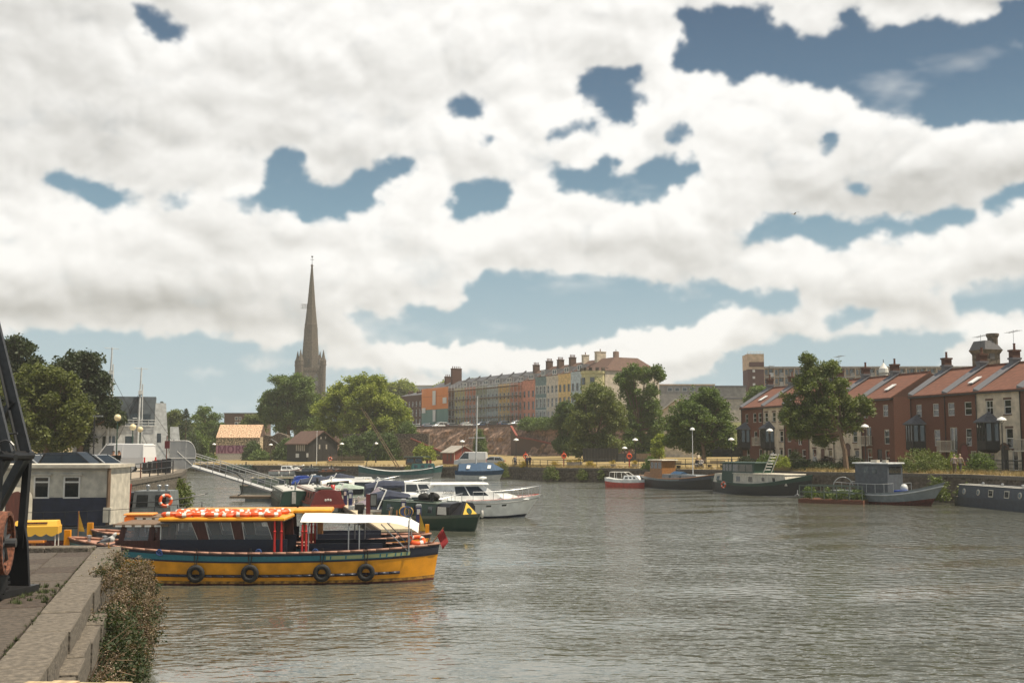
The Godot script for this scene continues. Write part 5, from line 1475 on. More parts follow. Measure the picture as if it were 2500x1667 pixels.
func cruiser(label: String, pos: Vector3, turn: float, L: float, B: float, fb: float, o_ := {}) -> Node3D:
	var o := thing("motor_cruiser", label, "motorboat", pos, turn, "motor cruisers moored in the basin")
	var d := hull(L, B, fb, {"bow": 0.45, "stern": 0.0, "rake": L * 0.13, "full": 0.92, "flare": 0.62, "p1": 2.3, "p2": 0.8, "rake_s": -0.1})
	var hm: String = o_.get("hull", "white_hull")
	part(o, "hull", hull_band(d, 0.0, 0.9), hm, true)
	part(o, "topside_band", hull_band(d, 0.9, 1.0, 0.015), o_.get("band", hm), true)
	part(o, "rubbing_strake", rail_line(d, 0.9, 0.03, 0, 1, 0, 0.02), "nb_grey")
	part(o, "deck", hull_deck(d, 0.99), "white_hull")
	part(o, "boot_top", hull_band(d, 0.22, 0.36, 0.012), o_.get("boot", "ferry_navy"), true)
	var x0: float = o_.get("x0", -L * 0.08); var x1: float = o_.get("x1", L * 0.3); var y1: float = fb + o_.get("h", 0.9)
	cabin(o, "cabin", x0, x1, B * 0.74, fb, y1, o_.get("rake_f", 0.9), 0.1, "white_hull", 0.2, [[0.08, 0.45, 0.3, 0.85], [0.5, 0.82, 0.3, 0.85], [0.06, 0.48, 0.25, 0.9, "f"], [0.52, 0.94, 0.25, 0.9, "f"]])
	cabin(o, "fore_cabin", x1 - 0.3, minf(L * 0.42, x1 + L * 0.16), B * 0.55, fb, fb + 0.42 + d.bow * 0.3, 0.9, 0.0, "white_hull", 0.15)
	var cm: String = o_.get("canvas", "")
	if cm != "":
		var a: float = -L * 0.44
		canopy(o, "canopy", [[a, B * 0.36, fb, fb + 0.75 * o_.get("ch", 1.1)], [lerpf(a, x0, 0.5), B * 0.38, fb, fb + o_.get("ch", 1.1)], [x0 + 0.15, B * 0.37, fb + 0.2, y1 + 0.06]], cm)
		var hp := MB.new(); var hx: float = lerpf(a, x0, 0.15)
		hp.path([Vector3(hx, fb, B * 0.4), Vector3(hx + 0.6, y1 + 0.35, B * 0.34), Vector3(hx + 0.6, y1 + 0.35, -B * 0.34), Vector3(hx, fb, -B * 0.4)], 0.05, 5); part(o, "targa_arch", hp, "white_hull")
		for s in [1, -1]:
			var g := MB.new()
			g.quad(Vector3(a + 0.35, fb + 0.25, s * B * 0.388), Vector3(a + 0.45, fb + 0.6, s * B * 0.386), Vector3(x0 - 0.1, fb + 0.75, s * B * 0.386), Vector3(x0 - 0.1, fb + 0.3, s * B * 0.388)); part(o, "canopy_window", g, "glass")
	part(o, "pulpit_rail", rail_line(d, 1.0, 0.018, 0.55, 1.0, 0.5, -0.06), "steel")
	part(o, "stanchions", stanchions(d, 5, 0.55, 0.99, 0.5), "steel")
	for t in o_.get("fenders", [0.3, 0.6]):
		for s in [1, -1]: fender(o, hull_pt(d, t, 0.6, s, 0.12))
	return o

# ---------- yellow harbour ferry ----------
func ferry_hull() -> Dictionary:
	return hull(14.2, 3.0, 1.17, {"bow": 0.22, "stern": 0.5, "rake": 0.28, "rake_s": 0.4, "full": 0.03, "p1": 3.6, "p2": 0.72, "flare": 0.80, "low": -0.3, "n": 30, "mid": 0.52})
# own local frame: x towards the ensign (right in the view), z towards the near side
func ferry_pt(d: Dictionary, t: float, f: float, side: float, off := 0.0) -> Vector3:
	return hull_pt(d, t, f, side, off)
func lifebuoy_mesh():
	if cache.has("buoy"): return
	var b := MB.new(); b.torus(Vector3.ZERO, 0.29, 0.085, 20, 8); cache["buoy"] = b.mesh(true)
	for k in 4:
		b = MB.new(); b.torus(Vector3.ZERO, 0.29, 0.089, 4, 8, k * PI / 2 + 0.2, k * PI / 2 + 0.62); cache["buoyband%d" % k] = b.mesh(true)
func lifebuoy(label: String, xf: Transform3D, group := "") -> Node3D:
	lifebuoy_mesh()
	var o := thing("lifebuoy", label, "lifebuoy", Vector3.ZERO, 0, group)
	o.transform = xf
	part(o, "ring", cache["buoy"], "buoy_orange")
	for k in 4: part(o, "band", cache["buoyband%d" % k], "buoy_white")
	return o
func ferry_build(label: String, pos: Vector3, turn: float, near: bool) -> Node3D:
	var o := thing("ferry_boat", label, "ferry", pos, turn, "yellow harbour ferries")
	var d := ferry_hull()
	part(o, "bottom_paint", hull_band(d, 0.0, 0.235), "antifoul", true)
	part(o, "hull", hull_band(d, 0.235, 0.755), "ferry_yellow", true)
	part(o, "waterline_stain", hull_band(d, 0.235, 0.30, 0.004), "ferry_stain", true)
	part(o, "lower_stripe", hull_band(d, 0.755, 0.795, 0.012), "ferry_navy", true)
	part(o, "name_band", hull_band(d, 0.795, 0.92, 0.008), "ferry_teal" if near else "ferry_navy", true)
	part(o, "sheer_strake", hull_band(d, 0.92, 1.0, 0.014), "ferry_navy", true)
	part(o, "bow_panel", hull_band(d, 0.796, 0.92, 0.016, 0.88, 1.0), "ferry_navy", true)
	var b := rail_line(d, 1.0, 0.045); part(o, "gunwale", b, "deck_pink", true)
	b = rail_line(d, 0.43, 0.055, 0.03, 0.905, 0, 0.03); part(o, "rubbing_strake", b, "ferry_navy", true)
	part(o, "foredeck", hull_deck(d, 0.965, 0.0, 0.17), "deck_pink")
	part(o, "afterdeck", hull_deck(d, 0.965, 0.895, 1.0), "deck_pink")
	part(o, "cockpit_floor", hull_deck(d, 0.42, 0.16, 0.9, 0.1), "timber")
	# coaming and bench backs inside the gunwale
	b = MB.new()
	for s in [1, -1]:
		var y0 := 0.5; var z := 1.16
		b.box(Vector3(-3.3, y0, s * z - 0.03), Vector3(1.4, 1.66, s * z + 0.03))
		b.box(Vector3(2.2, 0.7, s * 0.98 - 0.03), Vector3(4.95, 1.48, s * 0.98 + 0.03))
	part(o, "coaming", b, "ferry_navy")
	for s in [1, -1]:
		b = MB.new(); b.box(Vector3(2.0, 0.75, s * 0.95 - 0.18), Vector3(4.6, 0.83, s * 0.95 + 0.1)); part(o, "bench", b, "timber")
		b = MB.new(); b.box(Vector3(-3.0, 0.75, s * 0.9 - 0.18), Vector3(1.2, 0.83, s * 0.9 + 0.18)); part(o, "bench", b, "timber")
	# stem post
	b = MB.new(); b.box(Vector3(-7.22, 0.2, -0.09), Vector3(-7.0, 1.95, 0.09)); part(o, "stem_post", b, "ferry_yellow")
	# long cabin with raked windows
	var y0 := 1.66; var y1 := 2.36
	var edges := [[-3.3, -3.3], [-1.9, -2.2], [-1.5, -1.7], [-0.55, -0.72], [-0.2, -0.32], [0.86, 0.62], [1.3, 1.25]] # bottom x, top x
	for s in [1, -1]:
		var z: float = s * 1.14
		for k in [1, 3, 5]:
			b = MB.new()
			b.loft([[Vector3(edges[k][0], y0, z - 0.03), Vector3(edges[k + 1][0], y0, z - 0.03), Vector3(edges[k + 1][1], y1, z - 0.03), Vector3(edges[k][1], y1, z - 0.03)], [Vector3(edges[k][0], y0, z + 0.03), Vector3(edges[k + 1][0], y0, z + 0.03), Vector3(edges[k + 1][1], y1, z + 0.03), Vector3(edges[k][1], y1, z + 0.03)]])
			part(o, "cabin_pillar", b, "mahogany")
		for k in [0, 2, 4]:
			var q := [Vector3(edges[k][0], y0, z), Vector3(edges[k + 1][0], y0, z), Vector3(edges[k + 1][1], y1, z), Vector3(edges[k][1], y1, z)]
			b = MB.new(); b.path([q[0], q[3], q[2], q[1]], 0.026, 5)
			var w := part(o, "window", b, "white_paint")
			b = MB.new(); b.quad(q[0], q[3], q[2], q[1]); part(w, "pane", b, "clear_glass")
	b = MB.new(); b.cham(Vector3(-3.35, y1, -1.32), Vector3(1.3, y1 + 0.12, 1.32), 0.05); var rf := part(o, "cabin_roof", b, "ferry_yellow")
	b = MB.new(); b.box(Vector3(-3.3, y1 - 0.06, -1.22), Vector3(1.26, y1, 1.22)); part(rf, "roof_lining", b, "mahogany")
	# wheelhouse forward
	for s in [1, -1]:
		for e in [[-4.85, -4.7], [-3.72, -3.65], [-3.42, -3.36]]:
			b = MB.new(); b.loft([[Vector3(e[0] - 0.1, 1.3, s * 1.0 - 0.04), Vector3(e[0] + 0.1, 1.3, s * 1.0 - 0.04), Vector3(e[0] + 0.1, 1.3, s * 1.0 + 0.04), Vector3(e[0] - 0.1, 1.3, s * 1.0 + 0.04)], [Vector3(e[1] - 0.1, 2.14, s * 0.95 - 0.04), Vector3(e[1] + 0.1, 2.14, s * 0.95 - 0.04), Vector3(e[1] + 0.1, 2.14, s * 0.95 + 0.04), Vector3(e[1] - 0.1, 2.14, s * 0.95 + 0.04)]]); part(o, "wheelhouse_post", b, "mahogany")
		b = MB.new(); b.box(Vector3(-5.0, 1.16, s * 1.0 - 0.03), Vector3(-3.3, 1.62, s * 1.0 + 0.03)); part(o, "wheelhouse_side", b, "mahogany")
		b = MB.new(); b.quad(Vector3(-4.75, 1.62, s * 1.0), Vector3(-4.62, 2.12, s * 0.95), Vector3(-3.75, 2.12, s * 0.95), Vector3(-3.8, 1.62, s * 1.0)); part(o, "wheelhouse_pane", b, "clear_glass")
	b = MB.new(); b.quad(Vector3(-4.92, 1.35, 0.95), Vector3(-4.75, 2.12, 0.9), Vector3(-4.75, 2.12, -0.9), Vector3(-4.92, 1.35, -0.95)); part(o, "windscreen", b, "clear_glass")
	b = MB.new(); b.box(Vector3(-5.05, 2.15, -1.22), Vector3(-3.0, 2.24, 1.22)); var wr := part(o, "wheelhouse_roof", b, "timber")
	b = MB.new()
	for i in 5: b.box(Vector3(-4.95 + i * 0.36, 2.14, 1.22), Vector3(-4.72 + i * 0.36, 2.2, 1.25))
	part(wr, "roof_trim", b, "buoy_white")
	if not near: return o
	# red posts and the rail round the gap between cabin and awning
	for x in [0.95, 1.2, 1.98, 2.12]:
		for s in [1, -1]:
			b = MB.new(); b.lathe([Vector2(0.05, 1.2), Vector2(0.04, 1.9), Vector2(0.06, 1.95), Vector2(0.035, 2.0), Vector2(0.035, 2.36 if x < 1.5 else 2.2)], 7, Vector3(x, 0, s * 1.28)); part(o, "red_post", b, "ferry_red")
	# white awning on steel hoops
	b = MB.new(); var n := 14; var m := 6
	var P := func(i: int, j: int) -> Vector3:
		var t := float(i) / n; var w := float(j) / m * 2 - 1
		var sag := 0.05 * sin(t * PI * 3.0) - 0.02 * cos(t * 9)
		return Vector3(lerpf(1.9, 6.3, t), 2.42 - 0.12 * t - 0.3 * pow(t, 10) + 0.14 * (1 - w * w) + sag * absf(w) - 0.16 * pow(absf(w), 3) * (0.6 + 0.4 * sin(t * 8)), w * lerpf(1.3, 0.85, t * t))
	for i in n:
		for j in m: b.quad(P.call(i, j), P.call(i + 1, j), P.call(i + 1, j + 1), P.call(i, j + 1))
	part(o, "awning", b, "canvas_white", true)
	for x in [2.2, 3.7, 4.1, 5.95]:
		var z := 1.22 if x < 5 else 0.95
		b = MB.new(); b.path([Vector3(x, 1.15, z), Vector3(x, 2.12, z), Vector3(x, 2.33, z * 0.6), Vector3(x, 2.33, -z * 0.6), Vector3(x, 2.12, -z), Vector3(x, 1.15, -z)], 0.028, 6); part(o, "awning_hoop", b, "steel")
	b = MB.new(); b.bar(Vector3(5.9, 1.2, 0.95), Vector3(4.9, 2.2, 1.05), 0.022, 5); b.bar(Vector3(5.9, 1.2, -0.95), Vector3(4.9, 2.2, -1.05), 0.022, 5); part(o, "awning_stay", b, "steel")
	# mooring bitts and blue rope coils
	for e in [[-6.3, 0.0], [-5.6, 0.35], [6.45, 0.0]]:
		b = MB.new(); b.lathe([Vector2(0.07, 1.3), Vector2(0.06, 1.62), Vector2(0.1, 1.64), Vector2(0.1, 1.72), Vector2(0.02, 1.74)], 8, Vector3(e[0], 0.02 if e[0] < 0 else -0.2, e[1])); part(o, "mooring_bitt", b, "steel")
	for x in [-3.25, 0.4, 2.5]:
		b = MB.new()
		for k in 3: b.torus(Vector3(x + k * 0.03, 1.22 - k * 0.03, 1.46), 0.1 - k * 0.02, 0.022, 10, 5)
		part(o, "rope_coil", b, "rope_blue")
	return o
func ferries():
	var A := Vector3(-9.9, 0, -43.1); var turn := 0.045
	var o := ferry_build("yellow ferry with teal name band, white awning and tyre fenders along its side", A, turn, true)
	var d := ferry_hull()
	var X := Transform3D(Basis(Vector3.UP, turn), A)
	var b: MB
	# name panel on the near side
	part(o, "name_panel", hull_band(d, 0.815, 0.90, 0.02, 0.705, 0.925, [1]), "lettering_olive", true)
	for t in [0.715, 0.755, 0.80, 0.845, 0.862, 0.885, 0.90, 0.915]:
		b = hull_band(d, 0.82, 0.895, 0.024, t, t + 0.004, [1]); part(o, "name_letter", b, "ferry_teal")
	# ensign on its staff
	b = MB.new(); b.bar(Vector3(6.75, 1.3, 0), Vector3(7.25, 2.0, 0), 0.022, 6); var st := part(o, "ensign_staff", b, "varnish")
	b = MB.new()
	for i in 6:
		for j in 4:
			var q := []
			for e in [[i, j], [i + 1, j], [i + 1, j + 1], [i, j + 1]]:
				var u: float = e[0] / 6.0; var w: float = e[1] / 4.0
				q.append(Vector3(7.22 - w * 0.22 + u * 0.22, 1.97 - w * 0.3 - u * 0.52, 0.05 * sin(u * 7 + w * 2)))
			b.quad(q[0], q[1], q[2], q[3])
	part(st, "ensign", b, "flag_red")
	# tyres hung over the near side
	var ty := thing("tyre_fender", "black tyre fender hung from a rope on the yellow ferry's side below the wheelhouse end", "tyre", Vector3.ZERO, 0, "tyres along the ferry's side")
	b = MB.new(); b.torus(Vector3.ZERO, 0.235, 0.1, 22, 9); part(ty, "tyre", b, "rubber", true)
	b = MB.new(); b.path([Vector3(-0.02, 0.3, 0.02), Vector3(-0.07, 0.62, -0.02), Vector3(-0.02, 0.92, -0.02)], 0.018, 5); b.path([Vector3(0.02, 0.3, 0.02), Vector3(0.06, 0.62, -0.02), Vector3(0.02, 0.92, -0.02)], 0.018, 5); part(ty, "rope", b, "rubber")
	var tl := ["", "black tyre fender hung on the yellow ferry's side under the middle of its cabin", "black tyre fender at the plain teal end of the ferry's name panel", "black tyre fender under the middle of the ferry's name panel"]
	var xs := [-1.88, 0.11, 2.76, 4.38]
	for i in 4:
		var t: float = (xs[i] + 7.1) / 14.2
		var p := hull_pt(d, t, 0.5, 1, 0.12); p.x = xs[i]; p.y = 0.44
		var w: Node3D = ty if i == 0 else copy_of(ty, "tyre_fender", tl[i], Vector3.ZERO, turn)
		w.transform = X * Transform3D(Basis.IDENTITY, p)
	# lifebuoys lying on the cabin roof in two rows
	var flat := Basis(Vector3.RIGHT, PI / 2)
	for i in 8:
		var p := Vector3(-3.0 + i * 0.54, 2.58, 0.85 + 0.1 * (i % 2))
		lifebuoy("orange and white lifebuoy in the near row on the ferry's cabin roof", X * Transform3D(Basis(Vector3.UP, rng.randf() * 3) * Basis(Vector3.RIGHT, rng.randf_range(-0.12, 0.16)) * flat, p), "lifebuoys in the near row on the ferry roof")
	for i in 8:
		var p := Vector3(-2.85 + i * 0.53, 2.6, -0.6 - 0.1 * (i % 2))
		lifebuoy("orange and white lifebuoy in the far row on the ferry's cabin roof", X * Transform3D(Basis(Vector3.UP, rng.randf() * 3) * Basis(Vector3.RIGHT, rng.randf_range(-0.1, 0.1)) * flat, p), "lifebuoys in the far row on the ferry roof")
	lifebuoy("orange lifebuoy leaning on the ferry's afterdeck beside the red ensign", X * Transform3D(Basis(Vector3.UP, 0.3) * Basis(Vector3.RIGHT, -1.25), Vector3(6.2, 1.52, 0.1)))
	# second ferry rafted behind, bow to the right and farther along
	var P2 := Vector3(-10.55, 0, -47.4); var t2 := 0.10
	var s := ferry_build("second yellow ferry with navy sheer and dark bow lettering, rafted behind the first", P2, t2, false)
	b = MB.new(); b.box(Vector3(6.85, 1.25, -0.08), Vector3(7.02, 1.78, 0.08)); part(s, "bow_post", b, "ferry_yellow")
	part(s, "bow_band", hull_band(d, 0.62, 0.90, 0.018, 0.8, 1.0), "ferry_yellow", true)
	var tm := TextMesh.new(); tm.text = "FERRY"; tm.font_size = 32; tm.pixel_size = 0.008; tm.depth = 0.01
	var sf := SystemFont.new(); sf.font_names = PackedStringArray(["Droid Sans"]); tm.font = sf
	var tn := part(s, "lettering", tm, "lettering_dark")
	var tp := hull_pt(d, 0.86, 0.76, 1, 0.05); var tq := hull_pt(d, 0.90, 0.76, 1, 0.05)
	tn.transform = Transform3D(Basis(Vector3.UP, heading(tq.x - tp.x, tq.z - tp.z)), tp)
	# box of life rafts on the far ferry's roof, pennant at its bow
	var bx := thing("raft_locker", "pale orange locker on the roof of the farther ferry", "locker", P2 + Basis(Vector3.UP, t2) * Vector3(-5.0, 2.02, 0.3), t2)
	b = MB.new(); b.cham(Vector3(-0.55, 0, -0.5), Vector3(0.55, 0.27, 0.5), 0.08); part(bx, "body", b, "roof_orange")
	b = MB.new(); b.cham(Vector3(-0.58, 0.27, -0.53), Vector3(0.58, 0.33, 0.53), 0.03); part(bx, "lid", b, "roof_orange")
	b = MB.new(); b.cham(Vector3(-5.7, 1.9, -1.2), Vector3(-3.4, 2.02, 1.2), 0.05); part(s, "fore_roof", b, "ferry_yellow")
	for x in [-5.5, -4.6]:
		for z in [1.0, -1.0]:
			b = MB.new(); b.bar(Vector3(x, 1.2, z), Vector3(x, 1.9, z), 0.05); part(s, "roof_post", b, "mahogany")
	b = MB.new(); b.cham(Vector3(1.35, 2.36, -1.1), Vector3(2.9, 2.5, 1.1), 0.05); part(s, "aft_roof", b, "ferry_yellow")
	b = MB.new(); b.box(Vector3(2.3, 1.0, 0.6), Vector3(2.55, 2.36, 0.85)); b.box(Vector3(1.7, 1.0, 0.6), Vector3(1.85, 2.36, 0.85)); part(s, "door_frame", b, "varnish")
	b = MB.new(); b.box(Vector3(1.85, 1.0, 0.68), Vector3(2.3, 1.5, 0.76)); part(s, "half_door", b, "varnish")
	for e in [[P2 + Vector3(6.6, 1.3, -0.4), "yellow pennant on a short staff at the far ferry's bow"], [A + Vector3(-6.95, 1.62, -0.3), "yellow pennant on a short staff at the near ferry's stem"]]:
		var fl := thing("pennant", e[1], "flag", e[0])
		b = MB.new(); b.bar(Vector3.ZERO, Vector3(0, 1.0, 0), 0.02); part(fl, "staff", b, "varnish")
		b = MB.new()
		for i in 4:
			var y := 0.95 - i * 0.18; var w0 := 0.03 + i * 0.06
			b.quad(Vector3(0, y, 0), Vector3(w0, y - 0.02, 0.03), Vector3(w0 + 0.06, y - 0.2, 0.05), Vector3(0, y - 0.18, 0))
		part(fl, "cloth", b, "flag_yellow")

func marina():
	var b: MB
	# floating walkway
	var pn := thing("pontoon", "long pale boarded floating pontoon walkway between the moored boats", "pontoon", Vector3(-6.1, 0, -62.5), heading(-6.9, -29))
	for i in 8:
		b = MB.new(); b.box(Vector3(i * 5.2 + 0.02, 0.36, -1.25), Vector3(i * 5.2 + 5.18, 0.5, 1.25)); part(pn, "deck", b, "pontoon_deck")
		b = MB.new(); b.box(Vector3(i * 5.2 + 0.6, -0.3, -1.15), Vector3(i * 5.2 + 4.6, 0.35, 1.15)); part(pn, "float", b, "concrete")
	for s in [-1, 1]:
		b = MB.new(); b.box(Vector3(0, 0.2, s * 1.28 - 0.03), Vector3(41.6, 0.46, s * 1.28 + 0.03)); part(pn, "waling", b, "wood_fence")
	var along := Vector3(-6.9, 0, -29).normalized(); var acr := Vector3(along.z, 0, -along.x)
	var deck := func(u: float, w: float) -> Vector3: return Vector3(-6.1, 0.5, -62.5) + along * u + acr * w
	# service pedestals: along the walkway
	var pl := ["navy service pedestal at the open end of the pontoon", "navy service pedestal on the pontoon beside the coiled yellow hoses", "navy service pedestal on the pontoon before the mauve covered boat", "navy service pedestal on the pontoon beside the mint green cover", "navy service pedestal on the pontoon beside the red narrowboat's stern", "navy service pedestal at the inner end of the pontoon"]
	var us := [0.8, 7.5, 13.5, 20.0, 21.0, 25.5]; var ws := [-1.0, -1.05, -1.05, -1.05, 1.05, 1.05]
	for i in 6:
		var o := thing("service_pedestal", pl[i], "pedestal", deck.call(us[i], ws[i]), 0, "pedestals on the pontoon")
		b = MB.new(); b.box(Vector3(-0.14, 0, -0.1), Vector3(0.14, 1.15, 0.1)); part(o, "post", b, "pedestal_blue")
		b = MB.new(); b.cham(Vector3(-0.16, 1.15, -0.12), Vector3(0.16, 1.32, 0.12), 0.05); part(o, "lamp_head", b, "steel")
		b = MB.new(); b.box(Vector3(-0.09, 0.75, 0.1), Vector3(0.09, 1.05, 0.13)); part(o, "socket_panel", b, "white_paint")
	var mp := thing("notice_post", "maroon post with dark notice box on the pontoon edge", "post", deck.call(9.0, 1.0))
	b = MB.new(); b.box(Vector3(-0.13, 0, -0.13), Vector3(0.13, 1.55, 0.13)); part(mp, "post", b, "maroon_post")
	b = MB.new(); b.box(Vector3(0.13, 0.75, -0.1), Vector3(0.55, 1.58, 0.1)); part(mp, "notice_box", b, "hull_black")
	b = MB.new(); b.box(Vector3(0.17, 0.85, 0.1), Vector3(0.51, 1.5, 0.12)); part(mp, "notice", b, "nb_grey")
	for e in [[5.0, -0.3, "tan mooring pin standing on the pontoon nearest the ferries"], [4.2, 0.25, "tan mooring pin on the pontoon beside the other tan pin"]]:
		var o := thing("mooring_pin", e[2], "post", deck.call(e[0], e[1]))
		b = MB.new(); b.bar(Vector3.ZERO, Vector3(0, 0.75, 0), 0.04, 7); part(o, "shaft", b, "varnish")
		b = MB.new(); b.lathe([Vector2(0.1, 0), Vector2(0.1, 0.04), Vector2(0.04, 0.05)], 8); part(o, "foot", b, "steel")
	var hs := thing("hose_coils", "yellow and blue hose coils hung beside a pontoon pedestal", "hose", deck.call(6.8, -1.0))
	for k in 5:
		b = MB.new(); b.torus(Vector3(k * 0.07, 0.55, 0.05 * (k % 2)), 0.3 - 0.03 * (k % 3), 0.03, 14, 5); part(hs, "coil", b, "sign_yellow" if k % 2 == 0 else "rope_blue")
	b = MB.new(); b.bar(Vector3(0.1, 0, 0), Vector3(0.1, 0.9, 0), 0.03); part(hs, "stand", b, "steel")
	var dk := thing("dock_box", "pale stone coloured dock box on the pontoon", "box", deck.call(9.4, -0.75), 0.3)
	b = MB.new(); b.cham(Vector3(-0.3, 0, -0.25), Vector3(0.3, 0.62, 0.25), 0.05); part(dk, "body", b, "concrete")
	b = MB.new(); b.cham(Vector3(-0.33, 0.62, -0.28), Vector3(0.33, 0.7, 0.28), 0.04); part(dk, "lid", b, "concrete")
	# big white cruiser
	var wc := thing("white_cruiser", "large white cabin cruiser with red deck line pointing out past the green narrowboat", "motorboat", on(1165, 80, 0), 0.16)
	var d := hull(9.4, 3.2, 1.25, {"bow": 0.38, "stern": 0.0, "rake": 1.5, "full": 0.9, "flare": 0.55, "p1": 2.2, "p2": 0.75, "curve": 0.7, "n": 24})
	part(wc, "hull", hull_band(d, 0.0, 0.86), "white_hull", true)
	part(wc, "sheer_band", hull_band(d, 0.88, 1.0, 0.012), "white_hull", true)
	part(wc, "rubbing_strake", rail_line(d, 0.87, 0.035, 0, 1, 0, 0.02), "nb_grey")
	part(wc, "boot_top", hull_band(d, 0.2, 0.3, 0.01), "ferry_navy", true)
	part(wc, "deck", hull_deck(d, 0.985), "white_hull")
	part(wc, "deck_line", rail_line(d, 1.0, 0.025, 0.4, 0.98, 0.03, -0.12), "nb_red")
	cabin(wc, "cabin", -4.0, 2.0, 2.6, 1.2, 2.35, 1.7, 0.9, "white_hull", 0.28, [[0.40, 0.585, 0.36, 0.9], [0.605, 0.86, 0.36, 0.9], [0.05, 0.48, 0.3, 0.92, "f"], [0.52, 0.95, 0.3, 0.92, "f"]])
	b = MB.new(); b.cham(Vector3(-3.5, 2.35, -1.2), Vector3(0.7, 2.5, 1.2), 0.1); part(wc, "cabin_roof", b, "white_hull")
	cabin(wc, "coachroof", 0.6, 3.7, 1.9, 1.28, 1.68, 1.4, 0.0, "white_hull", 0.2)
	for e in [[0.35, 0.05], [0.55, 0.04], [0.68, 0.04]]:
		for s in [1]:
			part(wc, "hull_port", hull_band(d, 0.72, 0.79, 0.014, e[0], e[0] + e[1], [s]), "glass")
	part(wc, "pulpit_rail", rail_line(d, 1.0, 0.02, 0.45, 1.0, 0.62, -0.08), "steel")
	part(wc, "stanchions", stanchions(d, 7, 0.45, 0.99, 0.62), "steel")
	fender(wc, hull_pt(d, 0.52, 0.45, 1, 0.13)); 
	b = MB.new(); b.bar(Vector3(0.4, 2.5, 0.2), Vector3(0.4, 2.75, 0.2), 0.03); b.lathe([Vector2(0.02, 2.72), Vector2(0.28, 2.75), Vector2(0.28, 2.87), Vector2(0.02, 2.92)], 10, Vector3(0.4, 0, 0.2)); part(wc, "radar_dome", b, "white_hull", true)
	var tm := TextMesh.new(); tm.text = "Goule"; tm.font_size = 32; tm.pixel_size = 0.009; tm.depth = 0.01
	var sf := SystemFont.new(); sf.font_names = PackedStringArray(["Droid Serif"]); tm.font = sf
	var tn := part(wc, "lettering", tm, "lettering_dark"); tn.position = Vector3(-2.15, 1.85, 1.2)
	# green narrowboat with tented foredeck
	var g := narrowboat("dark green narrowboat with tented foredeck and yellow triangular front board", on(1050, 70.5, 0), heading(3.0, 3.2), 9.6, 2.6, "nb_green", "nb_sage", "nb_green", 1.55, {"fore": 2.7, "windows": 4, "gunwale": "nb_sage"})
	canopy(g, "foredeck_tent", [[2.0, 1.12, 0.75, 1.66], [3.2, 1.05, 0.8, 1.68]], "hull_black")
	b = MB.new(); b.loft([[Vector3(3.2, 0.8, 1.1), Vector3(3.2, 1.75, 0), Vector3(3.2, 0.8, -1.1)], [Vector3(3.9, 0.85, 0.75), Vector3(3.45, 1.75, 0), Vector3(3.9, 0.85, -0.75)]]); part(g, "cratch", b, "hull_black")
	b = MB.new(); b.prism(PackedVector2Array([Vector2(-0.62, 0), Vector2(0.62, 0), Vector2(0, 0.85)]), 0, 0.03); var cb := part(g, "cratch_board", b, "flag_yellow"); cb.transform = Transform3D(Basis(Vector3.UP, PI / 2) * Basis(Vector3.RIGHT, -0.45), Vector3(3.93, 0.9, 0))
	b = MB.new(); b.lathe([Vector2(0.2, 0), Vector2(0.2, 0.02), Vector2(0.01, 0.02)], 14); var cw := part(cb, "round_window", b, "nb_green"); cw.transform = Transform3D(Basis(Vector3.RIGHT, PI / 2), Vector3(0, 0.3, 0.035))
	for s in [1, -1]:
		b = MB.new(); b.quad(Vector3(2.15, 0.95, s * 1.135), Vector3(2.2, 1.42, s * 1.13), Vector3(2.95, 1.42, s * 1.09), Vector3(3.0, 0.95, s * 1.1)); part(g, "tent_window", b, "white_paint")
	b = MB.new(); b.box(Vector3(-1.0, 1.6, -0.5), Vector3(0.6, 1.72, 0.5)); b.ball(Vector3(-0.4, 1.85, 0.1), Vector3(0.5, 0.3, 0.35)); b.ball(Vector3(0.3, 1.9, -0.1), Vector3(0.5, 0.28, 0.3)); part(g, "roof_load", b, "rubber", true)
	# narrowboats moored left of the walkway
	var nb1 := narrowboat("sage sided narrowboat with pale roof and dark green stern beside the gangway", (on(728, 90, 0) + on(686, 104, 0)) / 2, heading(-4.0, -14.0), 14.5, 2.5, "nb_sage", "nb_pale_roof", "hull_black", 1.42, {"aft": 0.1, "fore": 2.4, "windows": 6})
	b = MB.new(); b.loft([[Vector3(-7.35, 0.3, 1.2), Vector3(-7.35, 1.38, 0.85), Vector3(-7.35, 1.5, 0), Vector3(-7.35, 1.38, -0.85), Vector3(-7.35, 0.3, -1.2)], [Vector3(-7.1, 0.3, 1.22), Vector3(-7.1, 1.4, 0.9), Vector3(-7.1, 1.52, 0), Vector3(-7.1, 1.4, -0.9), Vector3(-7.1, 0.3, -1.22)]]); var sb := part(nb1, "stern_board", b, "nb_green")
	b = MB.new(); b.box(Vector3(-7.4, 0.45, -0.22), Vector3(-7.36, 1.4, 0.1)); part(sb, "stern_door", b, "nb_pale_roof")
	b = MB.new(); b.bar(Vector3(-6.6, 1.5, 0.1), Vector3(-6.6, 2.2, 0.1), 0.06); part(nb1, "stove_pipe", b, "nb_grey")
	var nb2 := narrowboat("red narrowboat with maroon stern and cream roof beside the pontoon", (on(803, 85.5, 0) + on(752, 100, 0)) / 2, heading(-4.5, -15.0), 15.2, 2.8, "nb_red", "nb_pale_roof", "nb_grey", 1.62, {"aft": 0.6, "fore": 2.4, "windows": 7})
